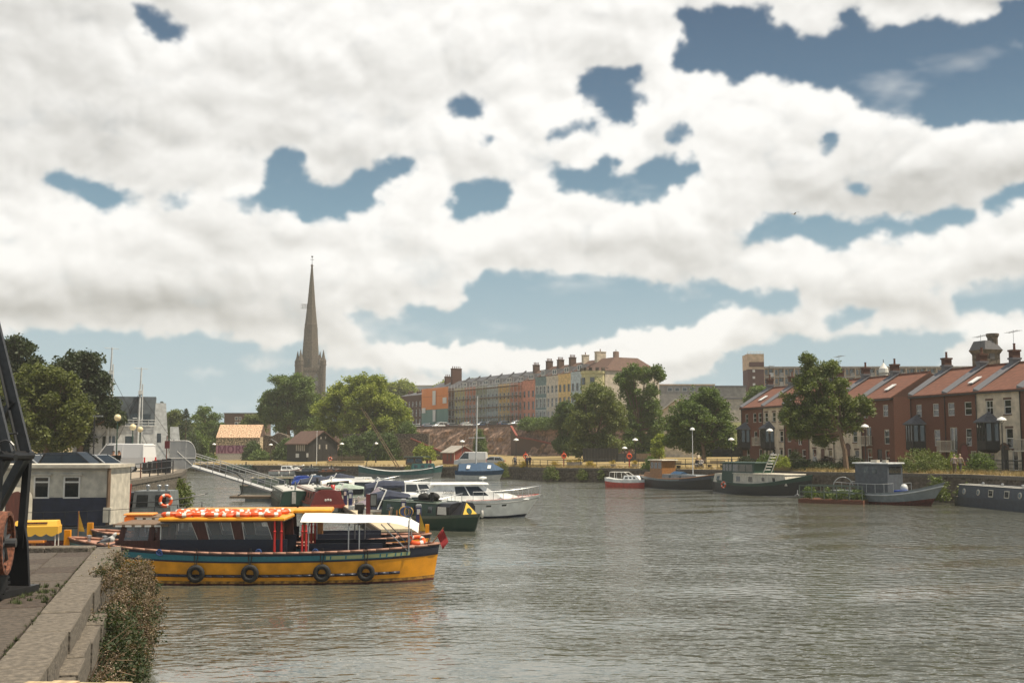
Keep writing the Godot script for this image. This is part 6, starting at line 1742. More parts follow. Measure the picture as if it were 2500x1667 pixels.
	b = MB.new(); b.loft([[Vector3(-7.62, 0.62, 1.3), Vector3(-7.55, 1.5, 0.95), Vector3(-7.55, 1.72, 0.5), Vector3(-7.55, 1.72, -0.5), Vector3(-7.55, 1.5, -0.95), Vector3(-7.62, 0.62, -1.3)], [Vector3(-7.0, 0.62, 1.36), Vector3(-7.0, 1.52, 1.0), Vector3(-7.0, 1.75, 0.5), Vector3(-7.0, 1.75, -0.5), Vector3(-7.0, 1.52, -1.0), Vector3(-7.0, 0.62, -1.36)]]); var sb2 := part(nb2, "stern_board", b, "nb_maroon")
	for e in [[-0.05, 0.95], [0.14, 0.98], [0.33, 0.95]]:
		b = MB.new(); b.ball(Vector3(-7.6, e[1], -e[0] + 0.15), Vector3(0.02, 0.1, 0.09)); part(sb2, "painted_flower", b, "white_paint")
	b = MB.new(); b.box(Vector3(-7.64, 0.35, -1.32), Vector3(-7.55, 0.62, 1.32)); part(nb2, "stern_band", b, "nb_red")
	b = MB.new(); b.lathe([Vector2(0.16, 1.7), Vector2(0.18, 2.05), Vector2(0.02, 2.06)], 9, Vector3(-5.8, 0, 0.6)); part(nb2, "water_can", b, "ferry_red", true)
	b = MB.new(); b.box(Vector3(-7.3, 1.75, -0.8), Vector3(-5.2, 1.86, 0.4)); part(nb2, "roof_box", b, "nb_sage")
	# farther hooded boats
	var h1 := narrowboat("narrowboat with a bright blue hooped hood and white hatch", on(733, 113, 0), heading(-3, -10), 10, 2.2, "ferry_navy", "nb_grey", "hull_black", 1.3, {"aft": 1.8})
	canopy(h1, "hood", [[-5.0, 1.0, 0.7, 2.15], [-3.3, 1.0, 0.7, 2.15]], "canvas_bright_blue")
	b = MB.new(); b.box(Vector3(-5.05, 1.1, -0.4), Vector3(-5.01, 1.85, 0.4)); part(h1, "hatch", b, "white_paint")
	var h2 := narrowboat("narrowboat with a russet rounded hood beside the blue hooded one", on(770, 111, 0), heading(-3, -10), 10, 2.2, "nb_maroon", "nb_grey", "hull_black", 1.3, {"aft": 1.8})
	canopy(h2, "hood", [[-5.0, 0.95, 0.7, 1.95], [-3.3, 0.95, 0.7, 1.95]], "rust")
	for z in [-0.45, 0.4]:
		b = MB.new(); b.box(Vector3(-5.05, 1.15, z - 0.2), Vector3(-5.01, 1.6, z + 0.2)); part(h2, "hood_window", b, "glass")
	narrowboat("long low sand roofed boat lying across behind the hooded narrowboats", on(738, 122, 0), heading(1, -0.02), 13, 2.4, "nb_sage", "pontoon_deck", "nb_grey", 1.55, {"windows": 4, "vents": 5})
	# cruisers right of the walkway
	cruiser("farthest white motorboat with short navy cover beyond the pontoon", on(884, 113, 0), heading(4, -0.5), 8.0, 2.7, 1.1, {"canvas": "canvas_blue", "ch": 1.2, "x0": -0.8, "x1": 1.9, "h": 0.8})
	cruiser("white sport boat with grey tonneau beside the dock box", on(985, 84, 0), heading(4, -1.3), 6.0, 2.3, 1.0, {"canvas": "hull_grey", "ch": 0.7, "h": 0.6})
	cruiser("cruiser with navy canopy and raked white frame behind the pontoon's inner end", on(845, 105, 0), heading(4, -1.0), 9.5, 2.9, 1.0, {"canvas": "canvas_blue", "ch": 1.25, "x0": -1.0, "x1": 2.6, "h": 1.0})
	cruiser("small white cabin boat with cream hood beyond the mint tarpaulin", on(940, 106, 0), heading(4, -0.8), 6.5, 2.4, 0.95, {"canvas": "cream", "ch": 1.0, "h": 0.75})
	cruiser("white fishing boat with grey hood beyond the big cruiser's roof", on(975, 101, 0), heading(4, -0.6), 6.0, 2.3, 0.9, {"canvas": "nb_grey", "ch": 1.3, "h": 0.9})
	cruiser("white day boat with steel blue cover near the gangway's foot", on(812, 116, 0), heading(4, 0.4), 6.5, 2.4, 0.9, {"canvas": "canvas_steel_blue", "ch": 1.1, "h": 0.8})
	cruiser("cruiser with bright blue sloping dodger behind the red narrowboat's roof", on(790, 107, 0), heading(4, 1.0), 6.5, 2.4, 0.8, {"canvas": "canvas_bright_blue", "ch": 1.2, "h": 0.7})
	cruiser("long white cruiser with low white cabin behind the mint green tarpaulin", on(915, 98, 0), heading(4, -1.0), 10.5, 3.0, 1.35, {"canvas": "canvas_white", "ch": 0.9, "x0": -2.2, "x1": 2.6, "h": 0.7})
	cruiser("white boat under a mint green tarpaulin", on(905, 90, 0), heading(4, -1.4), 7.5, 2.6, 0.95, {"canvas": "canvas_mint", "ch": 1.15, "h": 0.8})
	cruiser("white cruiser with navy raked windscreen cover behind the mauve covered boat", on(1002, 88, 0), heading(4, -0.8), 8.0, 2.8, 1.15, {"canvas": "canvas_blue", "ch": 1.25, "h": 1.1})
	var mv := cruiser("small open boat under a peaked mauve cover", on(952, 82, 0), heading(4, -1.6), 5.6, 2.1, 0.75, {"h": 0.3, "x0": -0.2, "x1": 1.4})
	b = MB.new()
	var apex := Vector3(-0.9, 2.1, 0)
	var ring := []
	for k in 12:
		var a := TAU * k / 12
		ring.append(Vector3(-0.9 + cos(a) * 1.9, 0.86, sin(a) * 1.02))
	for k in 12:
		var p: Vector3 = ring[k]; var q: Vector3 = ring[(k + 1) % 12]
		var pm := p.lerp(apex, 0.45) - Vector3(0, 0.28, 0); var qm := q.lerp(apex, 0.45) - Vector3(0, 0.28, 0)
		b.quad(p, q, qm, pm); b.tri(pm, qm, apex)
	part(mv, "peaked_cover", b, "canvas_mauve")
	var nv := cruiser("cruiser with tall navy cockpit tent and outboard next to the green narrowboat", on(1012, 75, 0), heading(4, -1.2), 6.8, 2.5, 0.95, {"canvas": "canvas_blue", "ch": 1.25, "h": 0.9})
	b = MB.new(); b.box(Vector3(-3.75, -0.1, -0.15), Vector3(-3.45, 0.9, 0.15)); b.cham(Vector3(-3.95, 0.9, -0.22), Vector3(-3.35, 1.35, 0.22), 0.1); part(nv, "outboard", b, "hull_black")
	var dg := thing("dinghy", "small pale dinghy with round grey fender hung off the pontoon", "dinghy", on(935, 78.5, 0), heading(1, -0.6), "")
	d = hull(2.8, 1.35, 0.4, {"bow": 0.15, "rake": 0.3, "n": 12})
	part(dg, "hull", hull_band(d, 0, 1), "white_hull", true); part(dg, "inside", hull_deck(d, 0.6), "nb_grey"); part(dg, "gunwale", rail_line(d, 1.0, 0.04), "nb_grey")
	b = MB.new(); b.ball(Vector3(1.5, 0.35, 0.75), Vector3(0.22, 0.24, 0.22), 12, 8); part(dg, "ball_fender", b, "nb_grey", true)
	# gangway up to the left quay and its landing stage
	var A := on(688, 104, 0.75); var Q := on(470, 107, 3.25)
	var gw := thing("gangway", "sloping grey steel gangway with handrails from the quay to the landing stage", "gangway", Vector3.ZERO)
	var dir := (Q - A).normalized(); var side := Vector3(dir.z, 0, -dir.x).normalized()
	b = MB.new(); b.loft([[A + side * 0.6, A - side * 0.6, A - side * 0.6 - Vector3(0, 0.16, 0), A + side * 0.6 - Vector3(0, 0.16, 0)], [Q + side * 0.6, Q - side * 0.6, Q - side * 0.6 - Vector3(0, 0.16, 0), Q + side * 0.6 - Vector3(0, 0.16, 0)]]); part(gw, "walkway", b, "galvanised")
	for s in [1, -1]:
		for hgt in [0.55, 1.1]:
			b = MB.new(); b.bar(A + side * 0.58 * s + Vector3(0, hgt, 0), Q + side * 0.58 * s + Vector3(0, hgt, 0), 0.04, 5); part(gw, "handrail", b, "galvanised")
		for k in 8:
			var p: Vector3 = A.lerp(Q, k / 7.0) + side * 0.58 * s
			b = MB.new(); b.bar(p, p + Vector3(0.12, 1.1, 0), 0.035, 5); part(gw, "upright", b, "galvanised")
	var ls := thing("landing_stage", "low grey landing stage with hoops below the gangway", "pontoon", on(640, 103, 0), 0.05)
	b = MB.new(); b.box(Vector3(-2.6, 0.3, -1.1), Vector3(4.0, 0.5, 1.1)); part(ls, "deck", b, "wood_fence")
	b = MB.new(); b.box(Vector3(-1.2, -0.3, -1.0), Vector3(3.8, 0.28, 1.0)); part(ls, "float", b, "nb_grey")
	for x in [2.2, 2.8, 3.4]:
		b = MB.new(); b.torus(Vector3(x, 0.75, 0.6), 0.28, 0.025, 12, 5); part(ls, "hoop", b, "iron")
	b = MB.new(); b.path([Vector3(-2.0, 0.5, 0.5), Vector3(-1.6, 0.7, 0.5), Vector3(-1.5, 2.0, 0.4), Vector3(-2.1, 2.5, 0.4), Vector3(-3.0, 2.9, 0.2)], 0.05, 5); part(ls, "service_pipe", b, "iron")

func quay_boats():
	var b: MB
	var d: Dictionary
	# red hulled launch
	var r := thing("launch", "small cabin launch with salmon red hull moored at the far right quay", "motorboat", on(1532, 135.5, 0), heading(3.6, 2.0))
	d = hull(5.6, 2.1, 0.95, {"bow": 0.12, "stern": 0.25, "rake": 0.4, "full": 0.8, "n": 14})
	part(r, "hull", hull_band(d, 0.18, 0.72), "hull_red", true); part(r, "topsides", hull_band(d, 0.72, 1.0, 0.01), "white_hull", true); part(r, "waterline", hull_band(d, 0, 0.19, 0.01), "nb_maroon", true); part(r, "deck", hull_deck(d, 0.97), "white_hull")
	cabin(r, "cabin", -0.4, 1.9, 1.5, 0.9, 1.45, 0.6, 0.1, "white_hull", 0.15, [[0.1, 0.3, 0.3, 0.7], [0.4, 0.55, 0.3, 0.7], [0.65, 0.8, 0.3, 0.7]])
	b = MB.new()
	for s in [1, -1]:
		b.path([Vector3(-2.2, 1.1, s * 0.8), Vector3(-2.1, 1.85, s * 0.75), Vector3(-0.2, 1.85, s * 0.7), Vector3(0.4, 1.45, s * 0.7)], 0.035, 5); b.bar(Vector3(-1.2, 1.1, s * 0.8), Vector3(-1.2, 1.85, s * 0.72), 0.03, 5)
	b.bar(Vector3(-2.1, 1.85, 0.75), Vector3(-2.1, 1.85, -0.75), 0.035, 5); b.bar(Vector3(-0.2, 1.85, 0.7), Vector3(-0.2, 1.85, -0.7), 0.035, 5); part(r, "canopy_frame", b, "white_paint")
	# black barge with varnished wheelhouse
	var k := thing("varnished_barge", "black hulled old barge with varnished wheelhouse and thin white mast", "barge", on(1660, 129.5, 0), heading(6.9, 12))
	d = hull(14.5, 3.4, 1.25, {"bow": 0.75, "stern": 0.3, "rake": 0.5, "full": 0.35, "flare": 0.85, "p1": 3.2, "n": 20})
	part(k, "hull", hull_band(d, 0, 0.85), "hull_black", true); part(k, "sheer_strake", hull_band(d, 0.85, 1.0, 0.02, 0.0, 0.62), "hull_grey", true); part(k, "bow_band", hull_band(d, 0.8, 1.0, 0.02, 0.62, 1.0), "nb_blue_grey", true)
	part(k, "waterline", hull_band(d, 0.18, 0.24, 0.01), "concrete", true)
	part(k, "deck", hull_deck(d, 0.97), "varnish"); part(k, "rail", rail_line(d, 1.0, 0.05), "varnish")
	cabin(k, "trunk_cabin", -2.2, 4.2, 2.2, 1.2, 1.75, 0.3, 0, "hull_grey", 0.1, [[0.2, 0.27, 0.3, 0.7], [0.5, 0.57, 0.3, 0.7]])
	cabin(k, "aft_cabin", -6.2, -4.6, 1.8, 1.2, 1.9, 0, 0.3, "varnish", 0.1)
	var wh := cabin(k, "wheelhouse", -4.6, -2.2, 2.1, 1.0, 3.3, 0.1, 0.05, "varnish", 0.08, [[0.05, 0.3, 0.6, 0.92], [0.36, 0.62, 0.6, 0.92], [0.68, 0.95, 0.6, 0.92], [0.08, 0.48, 0.6, 0.92, "b"], [0.52, 0.92, 0.6, 0.92, "b"]])
	b = MB.new(); b.cham(Vector3(-4.8, 3.3, -1.2), Vector3(-2.0, 3.42, 1.2), 0.06); part(wh, "wheelhouse_roof", b, "cream")
	b = MB.new(); b.bar(Vector3(2.2, 1.7, 0), Vector3(2.2, 7.0, 0), 0.06, 6, 0.04); var km := part(k, "mast", b, "lamp_white")
	b = MB.new(); b.lathe([Vector2(0.3, 6.85), Vector2(0.24, 7.05), Vector2(0.02, 7.15)], 10, Vector3(2.2, 0, 0)); part(km, "masthead_lamp", b, "lamp_white", true)
	b = MB.new(); b.loft([[Vector3(-1.2, 1.77, 0.7), Vector3(-1.2, 2.1, 0), Vector3(-1.2, 1.77, -0.7)], [Vector3(0.6, 1.77, 0.7), Vector3(0.6, 2.05, 0), Vector3(0.6, 1.77, -0.7)]]); part(k, "hatch_cover", b, "canvas_steel_blue")
	# dutch barge
	var db := thing("dutch_barge", "dark green Dutch barge with cream cabin, arched ports and long glazed wheelhouse", "barge", on(1858, 115.5, 0), heading(6.2, 11.5))
	d = hull(14.6, 3.8, 1.15, {"bow": 1.05, "stern": 0.45, "rake": 0.35, "full": 0.45, "flare": 0.86, "p1": 4.0, "n": 20})
	part(db, "hull", hull_band(d, 0, 0.82), "hull_black", true); part(db, "sheer_strake", hull_band(d, 0.82, 1.0, 0.02), "nb_green", true); part(db, "deck", hull_deck(d, 0.97), "nb_grey"); part(db, "rail", rail_line(d, 1.0, 0.045), "nb_green")
	part(db, "waterline", hull_band(d, 0.17, 0.23, 0.01), "concrete", true)
	cabin(db, "cabin", -3.0, 5.2, 2.9, 1.1, 2.15, 0.4, 0, "cream", 0.1, [[0.06, 0.14, 0.25, 0.75], [0.3, 0.38, 0.25, 0.75], [0.56, 0.61, 0.35, 0.72], [0.76, 0.81, 0.35, 0.72]])
	b = MB.new(); b.cham(Vector3(-3.1, 2.15, -1.45), Vector3(4.9, 2.25, 1.45), 0.05); part(db, "cabin_roof", b, "cream")
	cabin(db, "aft_cabin", -6.6, -4.9, 2.4, 1.2, 2.1, 0, 0.2, "cream", 0.1, [[0.3, 0.6, 0.3, 0.7]])
	var w2 := cabin(db, "wheelhouse", -5.0, 0.4, 2.7, 1.1, 3.25, 0.2, 0.1, "nb_green", 0.1, [[0.03, 0.1, 0.62, 0.94], [0.12, 0.2, 0.62, 0.94], [0.22, 0.3, 0.62, 0.94], [0.34, 0.52, 0.6, 0.94], [0.54, 0.72, 0.6, 0.94], [0.74, 0.94, 0.6, 0.94]])
	b = MB.new(); b.cham(Vector3(-5.1, 3.25, -1.4), Vector3(0.5, 3.36, 1.4), 0.05); part(w2, "wheelhouse_roof", b, "nb_green")
	b = MB.new(); b.path([Vector3(0.6, 2.3, 0.4), Vector3(1.8, 4.2, 0.4), Vector3(2.2, 4.3, 0.4)], 0.05, 5); b.path([Vector3(0.9, 2.3, -0.4), Vector3(2.1, 4.2, -0.4)], 0.05, 5)
	for i in 6: b.bar(Vector3(0.8 + i * 0.2, 2.6 + i * 0.31, -0.4), Vector3(0.75 + i * 0.2, 2.6 + i * 0.31, 0.4), 0.03, 4)
	part(db, "folded_mast", b, "galvanised")
	b = MB.new(); b.path([Vector3(6.4, 0.75, 1.15), Vector3(6.4, 0.35, 1.2), Vector3(6.1, 0.2, 1.25)], 0.05, 5); b.bar(Vector3(6.4, 0.35, 1.2), Vector3(6.7, 0.2, 1.1), 0.05, 5); part(db, "anchor", b, "galvanised")
	lifebuoy("orange lifebuoy hung on the green Dutch barge's stern quarter", Transform3D(Basis(Vector3.UP, heading(6.2, 11.5)), on(1858, 115.5, 0) + Basis(Vector3.UP, heading(6.2, 11.5)) * Vector3(-3.9, 0.95, 1.98)))
	# grey workboat
	var g := thing("workboat", "weathered pale grey workboat with tall slate blue wheelhouse", "workboat", on(2165, 98.0, 0), heading(3.3, 9.0) + 0.35)
	d = hull(10.5, 3.2, 1.0, {"bow": 1.05, "stern": 0.1, "rake": 1.6, "full": 0.85, "flare": 0.6, "p1": 2.4, "n": 18})
	part(g, "hull", hull_band(d, 0.42, 1.0), "hull_grey", true); part(g, "hull_bottom", hull_band(d, 0, 0.42), "antifoul", true); part(g, "deck", hull_deck(d, 0.95), "nb_grey"); part(g, "rubbing_strake", rail_line(d, 0.85, 0.06, 0, 1, 0, 0.03), "ship_white")
	var wh3 := cabin(g, "wheelhouse", -2.6, 0.6, 2.5, 0.9, 3.5, 0.0, 0, "wheelhouse_grey", 0.05, [[0.28, 0.42, 0.68, 0.9], [0.52, 0.68, 0.68, 0.9], [0.1, 0.45, 0.68, 0.92, "b"], [0.55, 0.9, 0.68, 0.92, "b"], [0.1, 0.9, 0.66, 0.92, "f"]])
	b = MB.new(); b.cham(Vector3(-2.8, 3.5, -1.35), Vector3(0.75, 3.62, 1.35), 0.04); part(wh3, "wheelhouse_roof", b, "ship_white")
	b = MB.new(); b.box(Vector3(-1.2, 3.62, 0.4), Vector3(-0.6, 3.85, 0.9)); b.box(Vector3(0.1, 3.62, 0.8), Vector3(0.5, 3.85, 1.2)); part(wh3, "roof_box", b, "cream")
	part(g, "guard_rail", rail_line(d, 1.0, 0.03, 0.05, 0.62, 0.75, -0.08), "galvanised"); part(g, "stanchions", stanchions(d, 7, 0.05, 0.62, 0.75, 0.025), "galvanised")
	b = MB.new(); b.lathe([Vector2(0.02, 1.0), Vector2(0.3, 1.0), Vector2(0.32, 1.5), Vector2(0.2, 1.75), Vector2(0.02, 1.8)], 10, Vector3(1.6, 0, 0.3)); part(g, "vent_cowl", b, "ship_white", true)
	b = MB.new(); b.box(Vector3(0.9, 0.95, -0.2), Vector3(2.3, 1.25, 0.9)); part(g, "blue_sheet", b, "canvas_bright_blue")
	# overgrown pontoon before it
	var fp := thing("overgrown_pontoon", "rusty fenced raft overgrown with weeds before the grey workboat", "pontoon", on(2032, 99.5, 0), heading(5.0, 3.4))
	b = MB.new(); b.box(Vector3(-2.9, -0.2, -1.3), Vector3(2.9, 0.35, 1.3)); part(fp, "raft", b, "rust")
	for z in [1.2, -1.2]:
		for i in 6:
			b = MB.new(); b.bar(Vector3(-2.8 + i * 1.12, 0.3, z), Vector3(-2.8 + i * 1.12, 1.55, z), 0.05, 5); part(fp, "fence_post", b, "nb_sage")
		for y in [0.95, 1.5]:
			b = MB.new(); b.box(Vector3(-2.85, y, z - 0.02), Vector3(2.85, y + 0.09, z + 0.02)); part(fp, "fence_rail", b, "nb_sage")
	b = MB.new(); b.torus(Vector3(0.6, 1.4, -0.6), 0.9, 0.04, 12, 5, 0.2, PI - 0.2); part(fp, "arch_frame", b, "galvanised")
	for i in 4: shrub("raft_weeds", "straggling green weeds growing on the rusty fenced raft", fp.position + Basis(Vector3.UP, fp.rotation.y) * Vector3(-2.1 + i * 1.4, 0.35, 0.5 - 0.2 * (i % 2)), 1.3, 1.15, "leaf_green", 0.13, "weeds on the rusty raft", 0.6)
	# slate narrowboat at the right edge
	var sl := narrowboat("slate grey narrowboat with pale roof and round brass ports at the right quay", on(2455, 90.0, 0), heading(1.6, 12.5), 14.0, 2.3, "nb_blue_grey", "nb_pale_roof", "nb_blue_grey", 1.75, {"aft": 0.8, "windows": 0})
	for e in [[-5.2, 0], [-3.0, 0], [-1.1, 1], [1.2, 1], [3.0, 0]]:
		b = MB.new()
		if e[1] == 0: b.lathe([Vector2(0.26, 0), Vector2(0.26, 0.03), Vector2(0.19, 0.05), Vector2(0.19, 0.02)], 16)
		else: b.box(Vector3(-0.34, 0, -0.3), Vector3(0.34, 0.03, 0.3))
		var fr := part(sl, "port_frame", b, "cream"); fr.transform = Transform3D(Basis(Vector3.RIGHT, PI / 2 - 0.13), Vector3(e[0], 1.22, 0.925))
		b = MB.new()
		if e[1] == 0: b.lathe([Vector2(0.001, 0.035), Vector2(0.19, 0.035)], 16)
		else: b.box(Vector3(-0.26, 0.03, -0.22), Vector3(0.26, 0.036, 0.22))
		part(fr, "pane", b, "glass")
	b = MB.new()
	for i in 4: b.torus(Vector3(-7.35 - 0.08 * i, 0.55, 0), 0.2, 0.08, 10, 6)
	part(sl, "rope_fender", b, "rope")
	# teal barge at the far quay
	var tb := thing("teal_barge", "teal and grey barge with slung mast poles at the far quay", "barge", on(980, 176.5, 0), 0.15)
	d = hull(13.4, 3.6, 1.0, {"bow": 0.9, "stern": 0.9, "rake": 0.4, "full": 0.4, "flare": 0.85, "p1": 4.0})
	part(tb, "hull", hull_band(d, 0, 0.55), "nb_grey", true); part(tb, "topsides", hull_band(d, 0.55, 1.0, 0.01), "hull_teal", true); part(tb, "deck", hull_deck(d, 0.96), "dry_grass"); part(tb, "rail", rail_line(d, 1.0, 0.06), "ship_white")
	cabin(tb, "deckhouse", 1.6, 5.4, 2.6, 1.3, 2.2, 0.2, 0.1, "hull_teal", 0.1, [[0.1, 0.25, 0.3, 0.75], [0.4, 0.55, 0.3, 0.75], [0.7, 0.85, 0.3, 0.75]])
	var tw := cabin(tb, "wheelhouse", 0.8, 3.4, 2.2, 2.0, 3.2, 0.1, 0, "timber", 0.1, [[0.05, 0.45, 0.3, 0.85], [0.55, 0.95, 0.3, 0.85]])
	b = MB.new(); b.cham(Vector3(0.5, 3.2, -1.3), Vector3(4.6, 3.3, 1.3), 0.04); part(tw, "awning", b, "nb_green")
	for e in [[Vector3(-0.6, 1.5, 0), Vector3(-6.4, 11, 0.2)], [Vector3(-0.2, 1.5, 0.3), Vector3(-5.8, 10.5, 0.4)]]:
		b = MB.new(); b.bar(e[0], e[1], 0.09, 6, 0.05); part(tb, "spar", b, "timber")
	b = MB.new(); b.path([Vector3(-5.6, 1.6, 0), Vector3(-5.1, 3.4, 0), Vector3(-3.6, 6.6, 0)], 0.06, 5); part(tb, "derrick", b, "iron")
	for x in [4.0, 4.5]:
		b = MB.new(); b.box(Vector3(x, 2.2, -0.2), Vector3(x + 0.35, 2.75, 0.2)); part(tb, "red_drum", b, "nb_red")
	# yacht under a blue cover
	var y := thing("covered_yacht", "yacht with steel blue boom tent and tall pale mast at the far quay", "yacht", on(1172, 165.5, 0), 0.12)
	d = hull(7.4, 2.5, 1.25, {"bow": 0.25, "stern": 0.15, "rake": 0.9, "full": 0.6, "flare": 0.5, "p1": 2.2})
	part(y, "hull", hull_band(d, 0, 0.62), "ship_white", true); part(y, "topside_cover", hull_band(d, 0.62, 1.0, 0.03), "canvas_steel_blue", true); part(y, "deck", hull_deck(d, 0.97), "nb_grey")
	b = MB.new(); b.loft([[Vector3(-3.3, 1.3, 0.95), Vector3(-3.1, 2.35, 0), Vector3(-3.3, 1.3, -0.95)], [Vector3(0.2, 1.3, 1.25), Vector3(0.2, 2.55, 0), Vector3(0.2, 1.3, -1.25)], [Vector3(2.2, 1.35, 0.95), Vector3(1.9, 2.45, 0), Vector3(2.2, 1.35, -0.95)], [Vector3(3.6, 1.45, 0.15), Vector3(3.4, 1.6, 0), Vector3(3.6, 1.45, -0.15)]]); var tent := part(y, "boom_tent", b, "canvas_steel_blue")
	for x in [-2.1, 1.0]:
		b = MB.new(); b.quad(Vector3(x, 1.65, 0.95), Vector3(x + 0.15, 2.15, 0.48), Vector3(x + 0.65, 2.15, 0.5), Vector3(x + 0.5, 1.65, 0.98)); part(tent, "window", b, "lamp_white")
	b = MB.new(); b.bar(Vector3(-0.6, 1.2, 0), Vector3(-0.4, 12.4, 0), 0.13, 7, 0.09); part(y, "mast", b, "ship_white")
	b = MB.new(); b.bar(Vector3(-1.7, 6.2, 0), Vector3(0.8, 6.2, 0), 0.04, 5); part(y, "spreader", b, "steel")
	for e in [[-3.5, 0], [3.5, 0], [-1.6, 0.0]]:
		b = MB.new(); b.bar(Vector3(-0.4, 12.3, 0), Vector3(e[0], 1.4, e[1]), 0.012, 3); part(y, "stay", b, "steel")
	# small craft along the far left quay
	cruiser("pale pink grey motorboat moored before the black boathouse", on(705, 190, 0), heading(4, 0.2), 6.0, 2.3, 0.8, {"x0": -1.0, "x1": 1.6, "h": 0.8, "hull": "ship_white", "band": "hull_red"})
	narrowboat("green narrowboat moored at the far left quay beyond the gangway", on(600, 207, 0), heading(4, 0.4), 8.5, 2.2, "nb_green", "nb_sage", "hull_black", 1.3, {"windows": 4})
	narrowboat("grey green narrowboat moored before the boathouse fence", on(772, 188, 0), heading(4, 0.4), 6.5, 2.2, "nb_blue_grey", "nb_sage", "hull_black", 1.2, {"windows": 3})
	narrowboat("short rust brown boat beside the grey green narrowboat", on(815, 186, 0), heading(4, 0.4), 4.6, 2.0, "rust", "nb_grey", "hull_black", 1.1, {"windows": 2, "fore": 1.2, "aft": 0.6})
# ---------- things on the left ----------
func crane():
	var o := thing("hand_crane", "black iron quayside hand crane with rust red flywheel", "crane", Vector3(-9.2, 2.5, -20.2), -0.12)
	var b: MB
	for z in [-0.45, 0.45]:
		b = MB.new(); b.prism(PackedVector2Array([Vector2(-1.2, 0), Vector2(0.3, 0), Vector2(0.22, 0.9), Vector2(0.16, 1.2), Vector2(0.0, 1.2), Vector2(-0.6, 0.75)]), z - 0.03, z + 0.03); part(o, "side_frame", b, "iron")
		b = MB.new(); b.prism(PackedVector2Array([Vector2(0.02, 0.8), Vector2(0.15, 0.8), Vector2(0.22, 2.55), Vector2(0.1, 2.55)]), z - 0.05, z + 0.05); part(o, "post", b, "iron")
	b = MB.new(); b.box(Vector3(-1.3, 0, -0.7), Vector3(0.34, 0.12, 0.7)); part(o, "base_plate", b, "iron")
	# jib of flat members meeting at the head pin
	for z in [-0.3, 0.3]:
		for e in [[Vector3(0.2, 2.55, z), Vector3(-0.62, 5.3, z), 0.10], [Vector3(0.15, 2.45, z), Vector3(-0.75, 0.75, z), 0.09], [Vector3(-0.1, 3.5, z), Vector3(-0.9, 2.2, z), 0.06]]:
			var dir: Vector3 = (e[1] - e[0]).normalized(); var s: Vector3 = Vector3(-dir.y, dir.x, 0) * e[2]
			var t := Vector3(0, 0, 0.035)
			b = MB.new(); b.loft([[e[0] + s - t, e[0] - s - t, e[0] - s + t, e[0] + s + t], [e[1] + s * 0.8 - t, e[1] - s * 0.8 - t, e[1] - s * 0.8 + t, e[1] + s * 0.8 + t]])
			b.loft([[e[0] + s * 1.0 - t * 3, e[0] + s * 0.85 - t * 3, e[0] + s * 0.85 + t * 3, e[0] + s * 1.0 + t * 3], [e[1] + s * 0.8 - t * 3, e[1] + s * 0.65 - t * 3, e[1] + s * 0.65 + t * 3, e[1] + s * 0.8 + t * 3]])
			part(o, "jib_member", b, "iron_worn")
	b = MB.new(); b.bar(Vector3(0.18, 2.5, -0.5), Vector3(0.18, 2.5, 0.5), 0.09, 10); b.bar(Vector3(0.15, 2.5, 0.42), Vector3(0.46, 2.47, 0.46), 0.09, 10, 0.06); part(o, "head_pin", b, "iron")
	b = MB.new(); b.torus(Vector3(0.24, 2.6, 0.42), 0.17, 0.02, 12, 5); part(o, "lifting_ring", b, "iron_worn")
	b = MB.new(); b.bar(Vector3(0.2, 2.9, 0), Vector3(-3.5, 2.75, -0.3), 0.02, 5); part(o, "stay_wire", b, "iron_worn")
	# flywheel turned almost edge on
	var w := Node3D.new(); w.name = "flywheel"; o.add_child(w)
	w.transform = Transform3D(Basis(Vector3.UP, 1.92), Vector3(0.60, 1.02, 0.95))
	b = MB.new()
	var prof := [Vector2(0.54, -0.08), Vector2(0.54, 0.08), Vector2(0.47, 0.08), Vector2(0.47, 0.03), Vector2(0.43, 0.03), Vector2(0.43, -0.03), Vector2(0.47, -0.03), Vector2(0.47, -0.08), Vector2(0.54, -0.08)]
	b.x = Transform3D(Basis(Vector3.RIGHT, PI / 2), Vector3.ZERO); b.lathe(prof, 32); part(w, "rim", b, "rust")
	b = MB.new(); b.bar(Vector3(0, 0, -0.14), Vector3(0, 0, 0.2), 0.08, 10); part(w, "hub", b, "iron_worn")
	for k in 6:
		var a := TAU * k / 6 + 0.25
		b = MB.new(); b.bar(Vector3(cos(a) * 0.06, sin(a) * 0.06, 0), Vector3(cos(a) * 0.45, sin(a) * 0.45, 0), 0.035, 5, 0.028); part(w, "spoke", b, "iron_worn")
	var g := Node3D.new(); g.name = "pinion"; o.add_child(g); g.transform = Transform3D(Basis(Vector3.UP, 1.32), Vector3(0.36, 0.3, 0.72))
	b = MB.new(); b.bar(Vector3(0, 0, -0.06), Vector3(0, 0, 0.06), 0.2, 16); part(g, "disc", b, "iron")
	for k in 14:
		b = MB.new(); b.x = Transform3D(Basis(Vector3.BACK, TAU * k / 14), Vector3.ZERO); b.box(Vector3(0.19, -0.022, -0.06), Vector3(0.245, 0.022, 0.06)); part(g, "tooth", b, "iron")
	b = MB.new(); b.bar(Vector3(-0.2, 1.0, -0.5), Vector3(-0.2, 1.0, 0.5), 0.25, 14); part(o, "winding_drum", b, "iron")

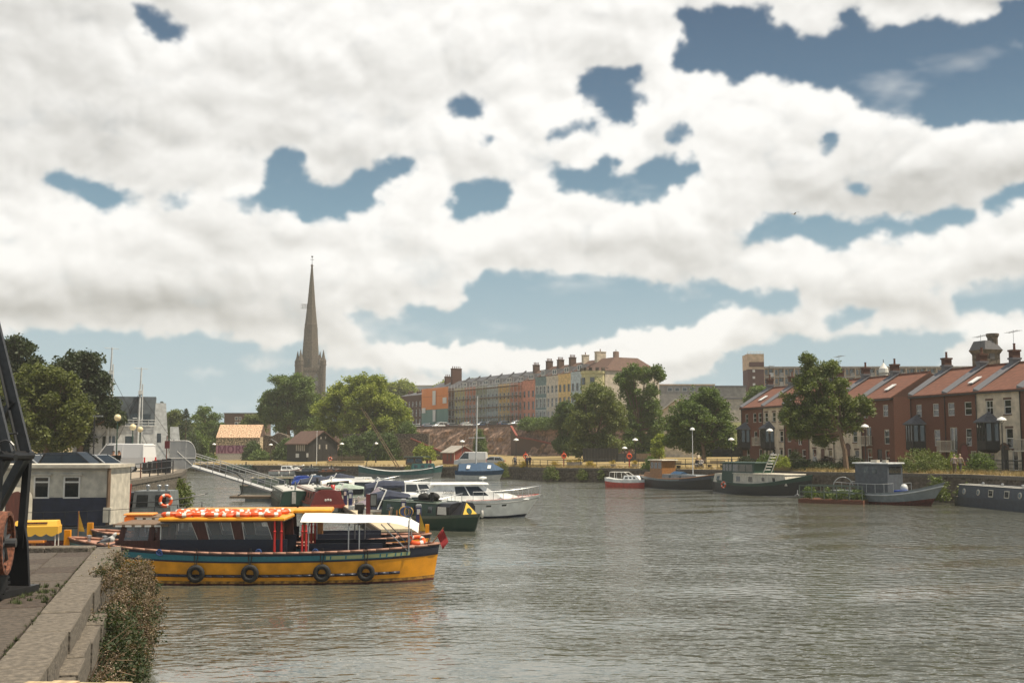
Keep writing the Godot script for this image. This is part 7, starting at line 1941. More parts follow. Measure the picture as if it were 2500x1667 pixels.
func houseboat():
	# u metres per photograph pixel at the depth where it lies
	var D := 55.0; var u := D / F
	var X := func(px: float) -> float: return (px - 150.0) * u
	var Y := func(py: float) -> float: return EYE - (py - 1085) * u
	var o := thing("houseboat", "big black barge houseboat with cream and navy cabin wall and two white windows", "houseboat", on(150, D, 0), 0.03)
	var b: MB
	var d := hull(17.0, 4.6, 1.25, {"bow": 0.55, "stern": 0.3, "rake": 0.6, "full": 0.5, "flare": 0.9, "p1": 4.0, "low": -0.5, "n": 22})
	part(o, "hull", hull_band(d, 0, 0.5), "hull_black", true); part(o, "boot_band", hull_band(d, 0.5, 0.68, 0.01), "antifoul", true); part(o, "bulwark", hull_band(d, 0.68, 1.0, 0.02), "nb_grey", true); part(o, "deck", hull_deck(d, 0.93), "nb_grey"); part(o, "capping", rail_line(d, 1.0, 0.05), "hull_black")
	var x0: float = X.call(-120); var x1: float = X.call(296); var top: float = Y.call(1140); var yb := 1.35; var mid: float = Y.call(1209); var z := 1.7
	# cabin front: cream above, navy below, window openings
	var wx := [[X.call(124), X.call(161)], [X.call(193), X.call(232)]]
	var wy0: float = Y.call(1212); var wy1: float = Y.call(1160)
	var holes := []
	for e in wx: holes.append([e[0] - x0, wy0 - mid + 0.0, e[1] - e[0], wy1 - wy0])
	b = MB.new(); b.x = Transform3D(Basis.IDENTITY, Vector3(x0, mid, z))
	var lift := mid - wy0
	for e in holes: e[1] = 0.0; e[3] = wy1 - mid
	wall_cells(b, x1 - x0, top - mid, holes, 0.1)
	b.x = Transform3D.IDENTITY
	b.quad(Vector3(x1, yb, z), Vector3(x1, top, z), Vector3(x1, top, -z), Vector3(x1, yb, -z)); b.quad(Vector3(x0, yb, z), Vector3(x0, yb, -z), Vector3(x0, top, -z), Vector3(x0, top, z)); b.quad(Vector3(x0, yb, -z), Vector3(x1, yb, -z), Vector3(x1, top, -z), Vector3(x0, top, -z))
	part(o, "cabin_wall", b, "cream")
	b = MB.new(); b.box(Vector3(X.call(98), yb, z - 0.06), Vector3(x1, mid, z + 0.015)); part(o, "lower_wall", b, "navy_wall")
	b = MB.new(); b.box(Vector3(x0, yb, z - 0.06), Vector3(X.call(98), mid, z + 0.01)); part(o, "lower_wall", b, "cream")
	b = MB.new(); b.box(Vector3(x0 - 0.2, top, -z - 0.25), Vector3(x1 + 0.15, top + 0.16, z + 0.25)); var rf := part(o, "roof", b, "cream")
	b = MB.new(); b.box(Vector3(x0, top - 0.12, z + 0.02), Vector3(x1, top, z + 0.1)); part(rf, "fascia", b, "concrete")
	for e in wx:
		window_on(o, Vector3(e[0], wy0 + 0.02, z - 0.04), e[1] - e[0], wy1 - wy0, "buoy_white", "transom")
		b = MB.new(); b.box(Vector3(e[0] - 0.1, wy1 + 0.05, z), Vector3(e[1] + 0.1, wy1 + 0.12, z + 0.14)); part(o, "drip_board", b, "cream")
	b = MB.new(); b.bar(Vector3(x1 + 0.05, yb, z + 0.02), Vector3(x1 + 0.05, top, z + 0.02), 0.09, 6); part(o, "corner_post", b, "timber")
	# rounded porch with brown door
	var px0: float = X.call(48); var pts := PackedVector2Array()
	for k in 13: pts.append(Vector2(cos(PI * k / 12) * 0.75, 1.05 + sin(PI * k / 12) * 0.55))
	pts.append(Vector2(-0.75, -0.3)); pts.append(Vector2(0.75, -0.3))
	b = MB.new(); b.x = Transform3D(Basis(Vector3.UP, 0.75), Vector3(px0 + 0.8, yb + 0.25, z + 0.45)); b.prism(pts, -0.9, 0.35); var po := part(o, "porch", b, "cream")
	b = MB.new(); b.x = Transform3D(Basis(Vector3.UP, 0.75), Vector3(px0 + 0.8, yb + 0.25, z + 0.45))
	var dp := PackedVector2Array()
	for k in 17: dp.append(Vector2(cos(TAU * k / 17) * 0.5, 0.6 + sin(TAU * k / 17) * 0.8))
	b.prism(dp, 0.352, 0.39); part(po, "oval_door", b, "mahogany")
	# deck rails
	for k in 9:
		var p := hull_pt(d, 0.45 + 0.06 * k, 1.0, 1, -0.05)
		b = MB.new(); b.bar(p, p + Vector3(0, 0.75, 0), 0.02, 5); part(o, "rail_post", b, "hull_black")
	b = MB.new()
	for k in 8: b.bar(hull_pt(d, 0.45 + 0.06 * k, 1.0, 1, -0.05) + Vector3(0, 0.75, 0), hull_pt(d, 0.51 + 0.06 * k, 1.0, 1, -0.05) + Vector3(0, 0.75, 0), 0.012, 4)
	part(o, "rail_wire", b, "hull_black")
	b = MB.new(); b.box(Vector3(X.call(290), 1.5, 1.5), Vector3(X.call(308), 2.2, 1.9)); part(o, "deck_box", b, "cream")
	# grey cabin boat lying beyond, with its lifebuoy
	var s := thing("grey_tug", "dark boat with grey deckhouse and red pole behind the ferry roof", "workboat", on(368, 61.0, 0), 0.05)
	d = hull(7.0, 2.8, 1.3, {"bow": 0.5, "full": 0.7, "n": 14})
	part(s, "hull", hull_band(d, 0, 1.0), "navy_wall", true); part(s, "deck", hull_deck(d, 0.96), "nb_grey")
	cabin(s, "deckhouse", -0.6, 1.5, 2.0, 1.3, 2.7, 0.1, 0.1, "nb_grey", 0.1, [[0.1, 0.4, 0.4, 0.85], [0.6, 0.9, 0.4, 0.85]])
	cabin(s, "hold_shelter", -3.4, -0.7, 2.3, 1.2, 2.6, 0, 0, "hull_black", 0.0)
	b = MB.new(); b.bar(Vector3(-0.75, 1.2, 1.2), Vector3(-0.6, 3.1, 1.2), 0.09, 7, 0.06); part(s, "red_pole", b, "nb_red")
	part(s, "guard_rail", rail_line(d, 1.0, 0.025, 0.3, 0.95, 0.8, -0.05), "iron")
	for x in [0.1, 0.7, 1.1]:
		b = MB.new(); b.lathe([Vector2(0.08, 2.7), Vector2(0.08, 2.9), Vector2(0.14, 2.93), Vector2(0.1, 3.02), Vector2(0.01, 3.04)], 8, Vector3(x, 0, 0.4)); part(s, "vent", b, "steel", true)
	lifebuoy("orange lifebuoy hung upright on the grey deckhouse behind the ferry roof", Transform3D(Basis(Vector3.UP, 0.5), on(411, 59.8, 2.2)))
	# boarding raft with yellow kiosk
	var rt := thing("boarding_raft", "low timber boarding raft beyond the far end of the foreground quay", "pontoon", on(110, 42, 0), 0.0)
	b = MB.new(); b.box(Vector3(-3, -0.3, -2), Vector3(1.6, 0.4, 2)); part(rt, "float", b, "wood_fence")
	for i in 12:
		b = MB.new(); b.box(Vector3(-3.05, 0.4, -2 + i * 0.335), Vector3(1.65, 0.45, -1.68 + i * 0.335)); part(rt, "deck_plank", b, "timber")
	var k := thing("kiosk", "yellow scalloped canopy kiosk on white legs beyond the foreground quay", "stall", on(104, 42, 0.45), 0.25)
	k.scale = Vector3(0.8, 0.95, 0.8)
	for e in [Vector2(-0.85, -0.55), Vector2(0.85, -0.55), Vector2(0.85, 0.55), Vector2(-0.85, 0.55)]:
		b = MB.new(); b.bar(Vector3(e.x, 0, e.y), Vector3(e.x, 1.75, e.y), 0.03, 6); part(k, "leg", b, "buoy_white")
	b = MB.new(); b.loft([[Vector3(-0.95, 1.75, 0.65), Vector3(0.95, 1.75, 0.65), Vector3(0.95, 1.75, -0.65), Vector3(-0.95, 1.75, -0.65)], [Vector3(-0.9, 2.0, 0.5), Vector3(0.9, 2.0, 0.5), Vector3(0.9, 2.0, -0.5), Vector3(-0.9, 2.0, -0.5)]]); var cn := part(k, "canopy", b, "sign_yellow")
	b = MB.new(); var sc := PackedVector2Array([Vector2(-0.95, 1.8), Vector2(0.95, 1.8)])
	for i in 33:
		var xx := 0.95 - 1.9 * i / 32.0
		sc.append(Vector2(xx, 1.52 - 0.1 * absf(sin(i / 32.0 * PI * 4))))
	b.prism(sc, 0.66, 0.68); part(cn, "scalloped_valance", b, "sign_yellow")
	b = MB.new(); b.box(Vector3(0.95, 1.5, -0.64), Vector3(0.97, 1.8, 0.64)); part(cn, "side_valance", b, "sign_yellow")
	b = MB.new(); b.box(Vector3(-0.5, 1.9, 0.585), Vector3(0.5, 1.97, 0.6)); part(cn, "lettering_strip", b, "rust")
	b = MB.new(); b.bar(Vector3(-0.85, 0.85, 0.55), Vector3(0.85, 0.85, 0.55), 0.025, 5); b.bar(Vector3(0.85, 0.85, 0.55), Vector3(0.85, 0.85, -0.55), 0.025, 5); part(k, "lower_rail", b, "buoy_white")
	var bn := thing("bench", "small orange topped bench under the yellow kiosk canopy", "bench", on(82, 41.6, 0.45), 0.1)
	b = MB.new(); b.box(Vector3(-0.6, 1.12, -0.2), Vector3(0.6, 1.2, 0.2)); part(bn, "seat", b, "roof_orange")
	for x in [-0.25, 0.2]:
		b = MB.new(); b.box(Vector3(x - 0.04, 0, -0.15), Vector3(x + 0.04, 1.12, 0.15)); part(bn, "leg", b, "varnish")

func car(label: String, pos: Vector3, turn: float, kind: String, paint: String, group := "cars parked on the left quay") -> Node3D:
	var o := thing("parked_van" if kind == "van" else "parked_car", label, "van" if kind == "van" else "car", pos, turn, group)
	var key := "car_" + kind
	if not cache.has(key):
		var L := 4.4; var W := 1.78; var lower: Array; var roof: Array
		# side outlines: x, y (front at +x)
		if kind == "van":
			L = 5.2; W = 1.95
			lower = [[-2.6, 0.35], [-2.6, 1.15], [1.7, 1.15], [2.45, 0.95], [2.6, 0.6], [2.55, 0.3]]
			roof = [[-2.58, 1.15, 0.98], [-2.5, 2.2, 0.86], [0.9, 2.25, 0.86], [1.75, 1.15, 0.98]]
		elif kind == "suv":
			lower = [[-2.2, 0.38], [-2.25, 0.95], [1.2, 1.02], [2.1, 0.92], [2.25, 0.6], [2.2, 0.35]]
			roof = [[-2.2, 0.95, 0.98], [-1.85, 1.62, 0.82], [0.35, 1.68, 0.82], [1.25, 1.02, 0.96]]
		else:
			lower = [[-2.1, 0.32], [-2.15, 0.85], [1.05, 0.92], [2.0, 0.75], [2.15, 0.5], [2.1, 0.28]]
			roof = [[-2.0, 0.86, 0.96], [-1.4, 1.4, 0.78], [0.15, 1.46, 0.78], [1.15, 0.92, 0.95]]
		var b := MB.new(); var rings := []
		for k in [[-1.0, 0.94], [-0.97, 1.0], [0.97, 1.0], [1.0, 0.94]]:
			var r := []
			for p in lower: r.append(Vector3(p[0] * lerpf(0.97, 1.0, k[1]), 0.32 + (p[1] - 0.32) * k[1], W / 2 * k[0]))
			rings.append(r)
		b.loft(rings)
		b.loft([[Vector3(roof[1][0] - 0.06, roof[1][1] - 0.09, W / 2 * roof[1][2] + 0.03), Vector3(roof[2][0] + 0.1, roof[2][1] - 0.09, W / 2 * roof[2][2] + 0.03), Vector3(roof[2][0] + 0.1, roof[2][1] - 0.09, -W / 2 * roof[2][2] - 0.03), Vector3(roof[1][0] - 0.06, roof[1][1] - 0.09, -W / 2 * roof[1][2] - 0.03)], [Vector3(roof[1][0] + 0.08, roof[1][1] + 0.08, W / 2 * 0.72), Vector3(roof[2][0] - 0.1, roof[2][1] + 0.05, W / 2 * 0.7), Vector3(roof[2][0] - 0.1, roof[2][1] + 0.05, -W / 2 * 0.7), Vector3(roof[1][0] + 0.08, roof[1][1] + 0.06, -W / 2 * 0.7)]])
		# pillars
		for s in [1, -1]:
			var ends := [[roof[0], roof[1]], [roof[3], roof[2]]]
			for e in ends: b.bar(Vector3(e[0][0], e[0][1], s * W / 2 * e[0][2]), Vector3(e[1][0], e[1][1], s * W / 2 * e[1][2]), 0.05, 5)
			var mx: float = lerpf(roof[1][0], roof[2][0], 0.55)
			b.bar(Vector3(mx, roof[0][1], s * W / 2 * 0.97), Vector3(mx, roof[1][1], s * W / 2 * roof[1][2]), 0.045, 5)
			if kind == "van": b.quad(Vector3(-2.58, 1.12, s * W / 2), Vector3(-2.5, 2.22, s * W / 2 * 0.88), Vector3(0.2, 2.24, s * W / 2 * 0.88), Vector3(0.2, 1.12, s * W / 2))
		if kind == "van": b.quad(Vector3(-2.6, 1.12, 0.96), Vector3(-2.52, 2.22, 0.84), Vector3(-2.52, 2.22, -0.84), Vector3(-2.6, 1.12, -0.96))
		cache[key] = b.mesh()
		b = MB.new(); var lo := []; var hi := []
		for e in [[0, 1.0], [3, 1.0], [3, -1.0], [0, -1.0]]: lo.append(Vector3(roof[e[0]][0] * 0.995, roof[e[0]][1] - 0.02, e[1] * (W / 2 * roof[e[0]][2] - 0.012)))
		for e in [[1, 1.0], [2, 1.0], [2, -1.0], [1, -1.0]]: hi.append(Vector3(roof[e[0]][0], roof[e[0]][1] + 0.01, e[1] * (W / 2 * roof[e[0]][2] - 0.012)))
		b.loft([lo, hi]); cache[key + "g"] = b.mesh()
		b = MB.new(); b.bar(Vector3(0, 0, -0.1), Vector3(0, 0, 0.1), 0.33, 16); cache["car_tyre"] = b.mesh()
		b = MB.new(); b.bar(Vector3(0, 0, -0.11), Vector3(0, 0, 0.11), 0.21, 12); cache["car_rim"] = b.mesh()
		b = MB.new(); b.cbox(Vector3.ZERO, Vector3(0.1, 0.14, 0.34)); cache["car_lamp"] = b.mesh()
		b = MB.new(); b.cbox(Vector3.ZERO, Vector3(0.08, 0.45, 0.14)); cache["van_lamp"] = b.mesh()
		cache[key + "w"] = W
	part(o, "body", cache[key], paint)
	part(o, "window_glass", cache[key + "g"], "glass")
	var W2: float = cache[key + "w"] / 2
	for x in ([-1.65, 1.6] if kind == "van" else [-1.35, 1.35]):
		for s in [1, -1]:
			var w := part(o, "wheel", cache["car_tyre"], "rubber"); w.position = Vector3(x, 0.33, s * (W2 - 0.1))
			part(w, "rim", cache["car_rim"], "steel")
	for s in [1, -1]:
		var h := part(o, "headlight", cache["car_lamp"], "lamp_white"); h.position = Vector3(2.02 if kind != "van" else 2.42, 0.72, s * (W2 - 0.28))
		var t := part(o, "tail_light", cache["van_lamp" if kind == "van" else "car_lamp"], "tail_red"); t.position = Vector3(-2.14 if kind != "van" else -2.61, 0.8 if kind != "van" else 0.95, s * (W2 - 0.16))
	return o

func left_bank():
	var b: MB
	var y := 2.985
	car("black estate car with roof rails parked above the houseboat", on(193, 73, y), -0.12, "suv", "car_black")
	car("silver saloon car parked nose out beside the black estate", on(248, 79, y), -0.35, "hatch", "car_silver")
	car("white box van with red tail light stacks on the left quay", on(302, 92, y), PI - 0.25, "van", "car_white")
	car("white hatchback parked beside the black estate, seen over the houseboat roof", on(84, 76, y), -0.3, "hatch", "car_silver")
	car("white car half hidden behind the crane's jib", on(15, 78, y), -0.2, "hatch", "car_white")
	car("dark hatchback under the trees behind the black estate", on(140, 95, y), -0.1, "hatch", "car_dark")
	for e in [[288, 88.0, 1023, 22.0, "globe lamp post nearest the tall white mast"], [326, 92.0, 1046, 19.0, "globe lamp post in the middle of the three globe lamps"], [344, 104.0, 1051, 16.0, "smallest globe lamp post, next to the ship's bridge"]]:
		var u: float = e[1] / F
		var o := thing("globe_lamp", e[4], "lamp post", on(e[0], e[1], y), 0, "globe lamps on the left quay")
		var h: float = EYE - (e[2] - 1085) * u - y
		b = MB.new(); b.lathe([Vector2(0.12, 0), Vector2(0.1, 0.8), Vector2(0.055, 0.9), Vector2(0.045, h - 0.2), Vector2(0.09, h - 0.15)], 8); part(o, "post", b, "nb_green")
		b = MB.new(); b.ball(Vector3(0, h + 0.1, 0), Vector3.ONE * 0.27, 14, 10); part(o, "globe", b, "globe", true)
	var sl := thing("street_light", "grey street light with flat angled head by the left trees", "street light", on(232, 92, y))
	b = MB.new(); b.bar(Vector3.ZERO, Vector3(0, 4.5, 0), 0.07, 6, 0.05); part(sl, "column", b, "iron"); b = MB.new(); b.box(Vector3(-0.1, 4.5, -0.15), Vector3(0.65, 4.62, 0.15)); part(sl, "lamp_head", b, "nb_grey")
	# people by the van
	person("person in dark clothes standing before the white van on the left quay", on(281, 82, y), 0.4, [Color(.01, .01, .012), Color(.01, .01, .012), Color(.02, .015, .01)], "stand", "people before the white van")
	person("person in black with raised arm before the white van on the left quay", on(294, 82, y), -0.6, [Color(.012, .012, .014), Color(.01, .01, .012), Color(.02, .015, .01)], "wave", "people before the white van")
	# quay railings and barriers
	var bar := thing("red_barrier", "row of red and white plastic barrier boards on the left quay", "barrier", on(378, 92, y), 0.15)
	for i in 3:
		b = MB.new(); b.box(Vector3(-1.0 + i * 0.72, 0.2, -0.04), Vector3(-0.32 + i * 0.72, 0.95, 0.04)); part(bar, "board", b, "nb_red" if i != 1 else "hull_red")
		b = MB.new(); b.box(Vector3(-0.72 + i * 0.72, 0, -0.2), Vector3(-0.62 + i * 0.72, 0.2, 0.2)); part(bar, "foot", b, "rubber")
	var hd := thing("dark_hoarding", "dark solar panel like board fence leaning on the left quay edge", "fence", on(388, 86, y), 0.5)
	for i in 6:
		b = MB.new(); b.box(Vector3(-1.1 + i * 0.36, 0, -0.03), Vector3(-0.76 + i * 0.36, 0.85 + 0.06 * i, 0.03)); part(hd, "panel", b, "hull_black")
	b = MB.new(); b.box(Vector3(-1.15, 0.3, 0.03), Vector3(1.1, 0.36, 0.06)); part(hd, "rail", b, "iron")
	var sg := thing("red_sign", "red sign on a slim orange pole on the left quay", "sign", on(410, 88, y))
	b = MB.new(); b.bar(Vector3.ZERO, Vector3(0, 2.9, 0), 0.04, 6); part(sg, "pole", b, "rust"); b = MB.new(); b.box(Vector3(-0.15, 1.9, 0.04), Vector3(0.25, 2.5, 0.07)); part(sg, "board", b, "maroon_post")
	# security screen at the gangway head: steel mesh with a quarter round fan
	var ms := thing("gangway_gate", "grey mesh security gate with rounded fan at the head of the gangway", "gate", on(447, 100, y), 0.25)
	b = MB.new(); b.box(Vector3(-1.05, 0, -0.02), Vector3(0.35, 2.55, 0.02)); part(ms, "mesh_panel", b, "mesh_grey")
	var fan := PackedVector2Array([Vector2(0.35, 0.1), Vector2(0.35, 2.55)])
	for i in 13: fan.append(Vector2(0.35 + cos(PI / 2 - PI * i / 12) * 0.85, 1.3 + sin(PI / 2 - PI * i / 12) * 1.25))
	b = MB.new(); b.prism(PackedVector2Array(fan.slice(0, 1) + fan.slice(2)), -0.02, 0.02); part(ms, "fan", b, "mesh_grey")
	b = MB.new(); b.path([Vector3(-1.05, 0, 0), Vector3(-1.05, 2.55, 0), Vector3(0.35, 2.55, 0)], 0.04, 5)
	for i in 12: b.bar(Vector3(fan[2 + i].x, fan[2 + i].y, 0), Vector3(fan[3 + i].x, fan[3 + i].y, 0), 0.035, 5)
	b.bar(Vector3(0.35, 0, 0), Vector3(0.35, 2.55, 0), 0.035, 5); b.bar(Vector3(-1.05, 1.0, 0.03), Vector3(1.2, 1.0, 0.03), 0.03, 5); b.bar(Vector3(-0.4, 1.6, 0.03), Vector3(0.9, 0.4, 0.03), 0.025, 5); part(ms, "frame", b, "galvanised")
	var rl := thing("quay_rail", "low rusty quay edge railing above the houseboat's stern", "railing", Vector3(-22.9, y, -63))
	for i in 8:
		b = MB.new(); b.bar(Vector3(-0.45 * i, 0, -3.2 * i), Vector3(-0.45 * i, 1.0, -3.2 * i), 0.045, 5); part(rl, "post", b, "rust" if i == 3 else "iron")
	for h in [0.5, 0.98]:
		b = MB.new(); b.bar(Vector3(0, h, 0), Vector3(-3.15, h, -22.4), 0.03, 5); part(rl, "rail", b, "iron")
	# bush growing out of the wall
	shrub("wall_bush", "leafy bush growing out of the left quay wall above the water", Vector3(-26.0, 0.4, -86.5), 2.2, 2.3, "leaf_olive", 0.16, "", 1.4)
	shrub("wall_bush", "reddish dry weeds on the left quay wall under the mesh gate", Vector3(-27.2, 1.3, -89.5), 1.6, 1.4, "leaf_dry", 0.13, "", 1.0)
	ship()
	# bank of trees
	var D := 122.0
	tree("quay_tree", "tall dark tree behind the parked cars with a peaked crown", on(45, D + 8, y), crown([[20, 905, 48], [45, 850, 36], [70, 900, 34], [30, 980, 60], [85, 960, 45], [-20, 960, 55], [-30, 880, 40], [20, 1050, 60], [95, 1030, 45], [-40, 1040, 50]], D + 8), "leaf_dark", 0.36, 1.0, 0.4, "dark trees on the left quay")
	tree("quay_tree", "tall dark tree beside the white ship's mast", on(195, D + 14, y), crown([[175, 900, 50], [215, 890, 38], [200, 940, 55], [245, 935, 30], [240, 985, 40], [175, 990, 50], [270, 990, 18], [225, 1030, 45], [280, 1020, 20], [180, 1050, 45], [150, 930, 40]], D + 14), "leaf_dark", 0.36, 0.95, 0.4, "dark trees on the left quay")
	tree("weeping_tree", "olive green weeping tree in front of the two dark trees", on(110, D - 8, y), crown([[60, 950, 50], [110, 930, 50], [150, 955, 45], [80, 1010, 55], [140, 1010, 50], [180, 1010, 35], [60, 1060, 45], [120, 1065, 50], [175, 1060, 36], [205, 1010, 20]], D - 8), "leaf_willow", 0.32, 1.2, 0.4)

func ship():
	var D := 140.0; var u := D / F
	var o := thing("moored_ship", "grey and white ship with bridge and two tall white masts behind the parked cars", "ship", on(292, D, 0), 0.3)
	var Y := func(py: float) -> float: return EYE - (py - 1085) * u
	var b: MB
	var d := hull(17, 5.4, 3.4, {"bow": 1.0, "full": 0.8, "flare": 0.85, "n": 20})
	part(o, "hull", hull_band(d, 0, 1), "ship_white", true); part(o, "deck", hull_deck(d, 0.96), "ship_grey")
	cabin(o, "lower_bridge", -5.2, 4.6, 5, 3.2, Y.call(1040), 0, 0, "ship_white", 0.0, [[0.05, 0.2, 0.2, 0.7], [0.35, 0.5, 0.2, 0.7], [0.62, 0.72, 0.2, 0.7]])
	var br := cabin(o, "bridge", -4.6, 4.2, 4.6, Y.call(1040), Y.call(970), -0.2, 0, "ship_grey", 0.0, [])
	for i in 6:
		b = MB.new(); b.box(Vector3(-4.0 + i * 1.35, Y.call(1028), 2.3), Vector3(-2.95 + i * 1.35, Y.call(1012), 2.34)); part(br, "window", b, "glass")
	cabin(o, "side_house", 4.3, 6.2, 4.4, 2.8, Y.call(985), 0.6, 0, "ship_white", 0.0, [[0.2, 0.5, 0.35, 0.5]])
	cabin(o, "after_house", 6.2, 7.8, 3.6, 2.8, Y.call(1042), 0.6, 0, "ship_white", 0.0, [[0.3, 0.45, 0.4, 0.65]])
	b = MB.new()
	for k in 3:
		var yy: float = Y.call(1040) + 0.35 * k
		b.bar(Vector3(-5.6, yy, 2.7), Vector3(4.6, yy, 2.7), 0.03, 4)
	for k in 12: b.bar(Vector3(-5.6 + k * 0.92, Y.call(1040), 2.7), Vector3(-5.6 + k * 0.92, Y.call(1040) + 0.75, 2.7), 0.03, 4)
	part(o, "bridge_rail", b, "ship_white")
	for e in [[278.0, 853.0, -1.15, 0.24], [349.0, 900.0, 2.4, 0.2]]:
		b = MB.new(); b.bar(Vector3(e[2] - 0.1, 3.2, 2.6), Vector3(e[2] + 0.15, Y.call(e[1]), 2.6), e[3], 8, 0.08); b.bar(Vector3(e[2] + 0.45, 3.2, 2.6), Vector3(e[2] + 0.35, Y.call(e[1] + 40), 2.6), 0.09, 6); var m := part(o, "mast", b, "ship_white")
		b = MB.new(); b.bar(Vector3(e[2] - 0.75, Y.call(e[1] + 2), 2.6), Vector3(e[2] + 0.95, Y.call(e[1] + 3), 2.6), 0.035, 5); b.bar(Vector3(e[2] - 0.7, Y.call(e[1] + 122), 2.6), Vector3(e[2] + 0.2, Y.call(e[1] + 122), 2.6), 0.05, 5); b.cbox(Vector3(e[2] + 0.1, Y.call(e[1] + 60), 2.6), Vector3(0.45, 0.5, 0.45)); part(m, "crosstree", b, "ship_white")
		b = MB.new()
		for s in [[-6.5, 3.5], [5.5, 3.6], [-3.4, 3.6]]: b.bar(Vector3(e[2] + 0.1, Y.call(e[1] + 62), 2.6), Vector3(e[2] + s[0], s[1], 2.6), 0.025, 3)
		part(m, "stay", b, "iron")
	b = MB.new(); b.loft([[Vector3(-9.5, 3.3, 2.7), Vector3(-9.5, 3.3, 0)], [Vector3(-5.5, Y.call(1062), 2.7), Vector3(-5.5, Y.call(1062), 0)], [Vector3(-2.0, Y.call(1068), 2.7), Vector3(-2.0, Y.call(1068), 0)], [Vector3(2.0, 3.4, 2.7), Vector3(2.0, 3.4, 0)]], false, false); part(o, "tarpaulin", b, "hull_black")
# ---------- people and birds: tapered capsules joined smoothly and meshed as surface nets ----------
func nets(caps: Array, cell: float, k := 0.05) -> PackedVector3Array:
	var lo := Vector3.ONE * 1e9; var hi := -lo
	for c in caps:
		for j in 2:
			var r: float = maxf(c[2], c[3]) + cell * 2
			lo = lo.min(c[j] - Vector3.ONE * r); hi = hi.max(c[j] + Vector3.ONE * r)
	var n := Vector3i(((hi - lo) / cell).ceil()) + Vector3i.ONE
	var f := PackedFloat32Array(); f.resize(n.x * n.y * n.z)
	for z in n.z:
		for y in n.y:
			for x in n.x:
				var p := lo + Vector3(x, y, z) * cell
				var d := 1.0
				for c in caps:
					var a: Vector3 = c[0]; var ab: Vector3 = c[1] - a
					var t := clampf((p - a).dot(ab) / maxf(ab.length_squared(), 1e-6), 0, 1)
					var e: float = p.distance_to(a + ab * t) - lerpf(c[2], c[3], t)
					var h := maxf(k - absf(d - e), 0) / k
					d = minf(d, e) - h * h * k * 0.25
				f[(z * n.y + y) * n.x + x] = d
	var idx := {}; var verts := PackedVector3Array()
	var out := PackedVector3Array()
	var corner := [Vector3i(0, 0, 0), Vector3i(1, 0, 0), Vector3i(0, 1, 0), Vector3i(1, 1, 0), Vector3i(0, 0, 1), Vector3i(1, 0, 1), Vector3i(0, 1, 1), Vector3i(1, 1, 1)]
	var ed := [[0, 1], [2, 3], [4, 5], [6, 7], [0, 2], [1, 3], [4, 6], [5, 7], [0, 4], [1, 5], [2, 6], [3, 7]]
	for z in n.z - 1:
		for y in n.y - 1:
			for x in n.x - 1:
				var v := []; var neg := 0
				for c in corner:
					var q := f[((z + c.z) * n.y + y + c.y) * n.x + x + c.x]
					v.append(q)
					if q < 0: neg += 1
				if neg == 0 or neg == 8: continue
				var s := Vector3.ZERO; var m := 0
				for e in ed:
					if (v[e[0]] < 0) != (v[e[1]] < 0):
						var t: float = v[e[0]] / (v[e[0]] - v[e[1]])
						s += Vector3(corner[e[0]]).lerp(Vector3(corner[e[1]]), t); m += 1
				idx[Vector3i(x, y, z)] = verts.size()
				verts.append(lo + (Vector3(x, y, z) + s / m) * cell)
	for key in idx:
		for ax in 3:
			var d := Vector3i.ZERO; d[ax] = 1
			var a: Vector3i = key
			var q0 := f[(a.z * n.y + a.y) * n.x + a.x]; var b := a + d
			var q1 := f[(b.z * n.y + b.y) * n.x + b.x]
			if (q0 < 0) == (q1 < 0): continue
			var u := Vector3i.ZERO; u[(ax + 1) % 3] = 1
			var w := Vector3i.ZERO; w[(ax + 2) % 3] = 1
			if not (idx.has(a - u) and idx.has(a - w) and idx.has(a - u - w)): continue
			var p := [verts[idx[a]], verts[idx[a - u]], verts[idx[a - u - w]], verts[idx[a - w]]]
			if q0 < 0: p.reverse()
			for t in [[0, 1, 2], [0, 2, 3]]:
				for i in t: out.append(p[i])
	return out
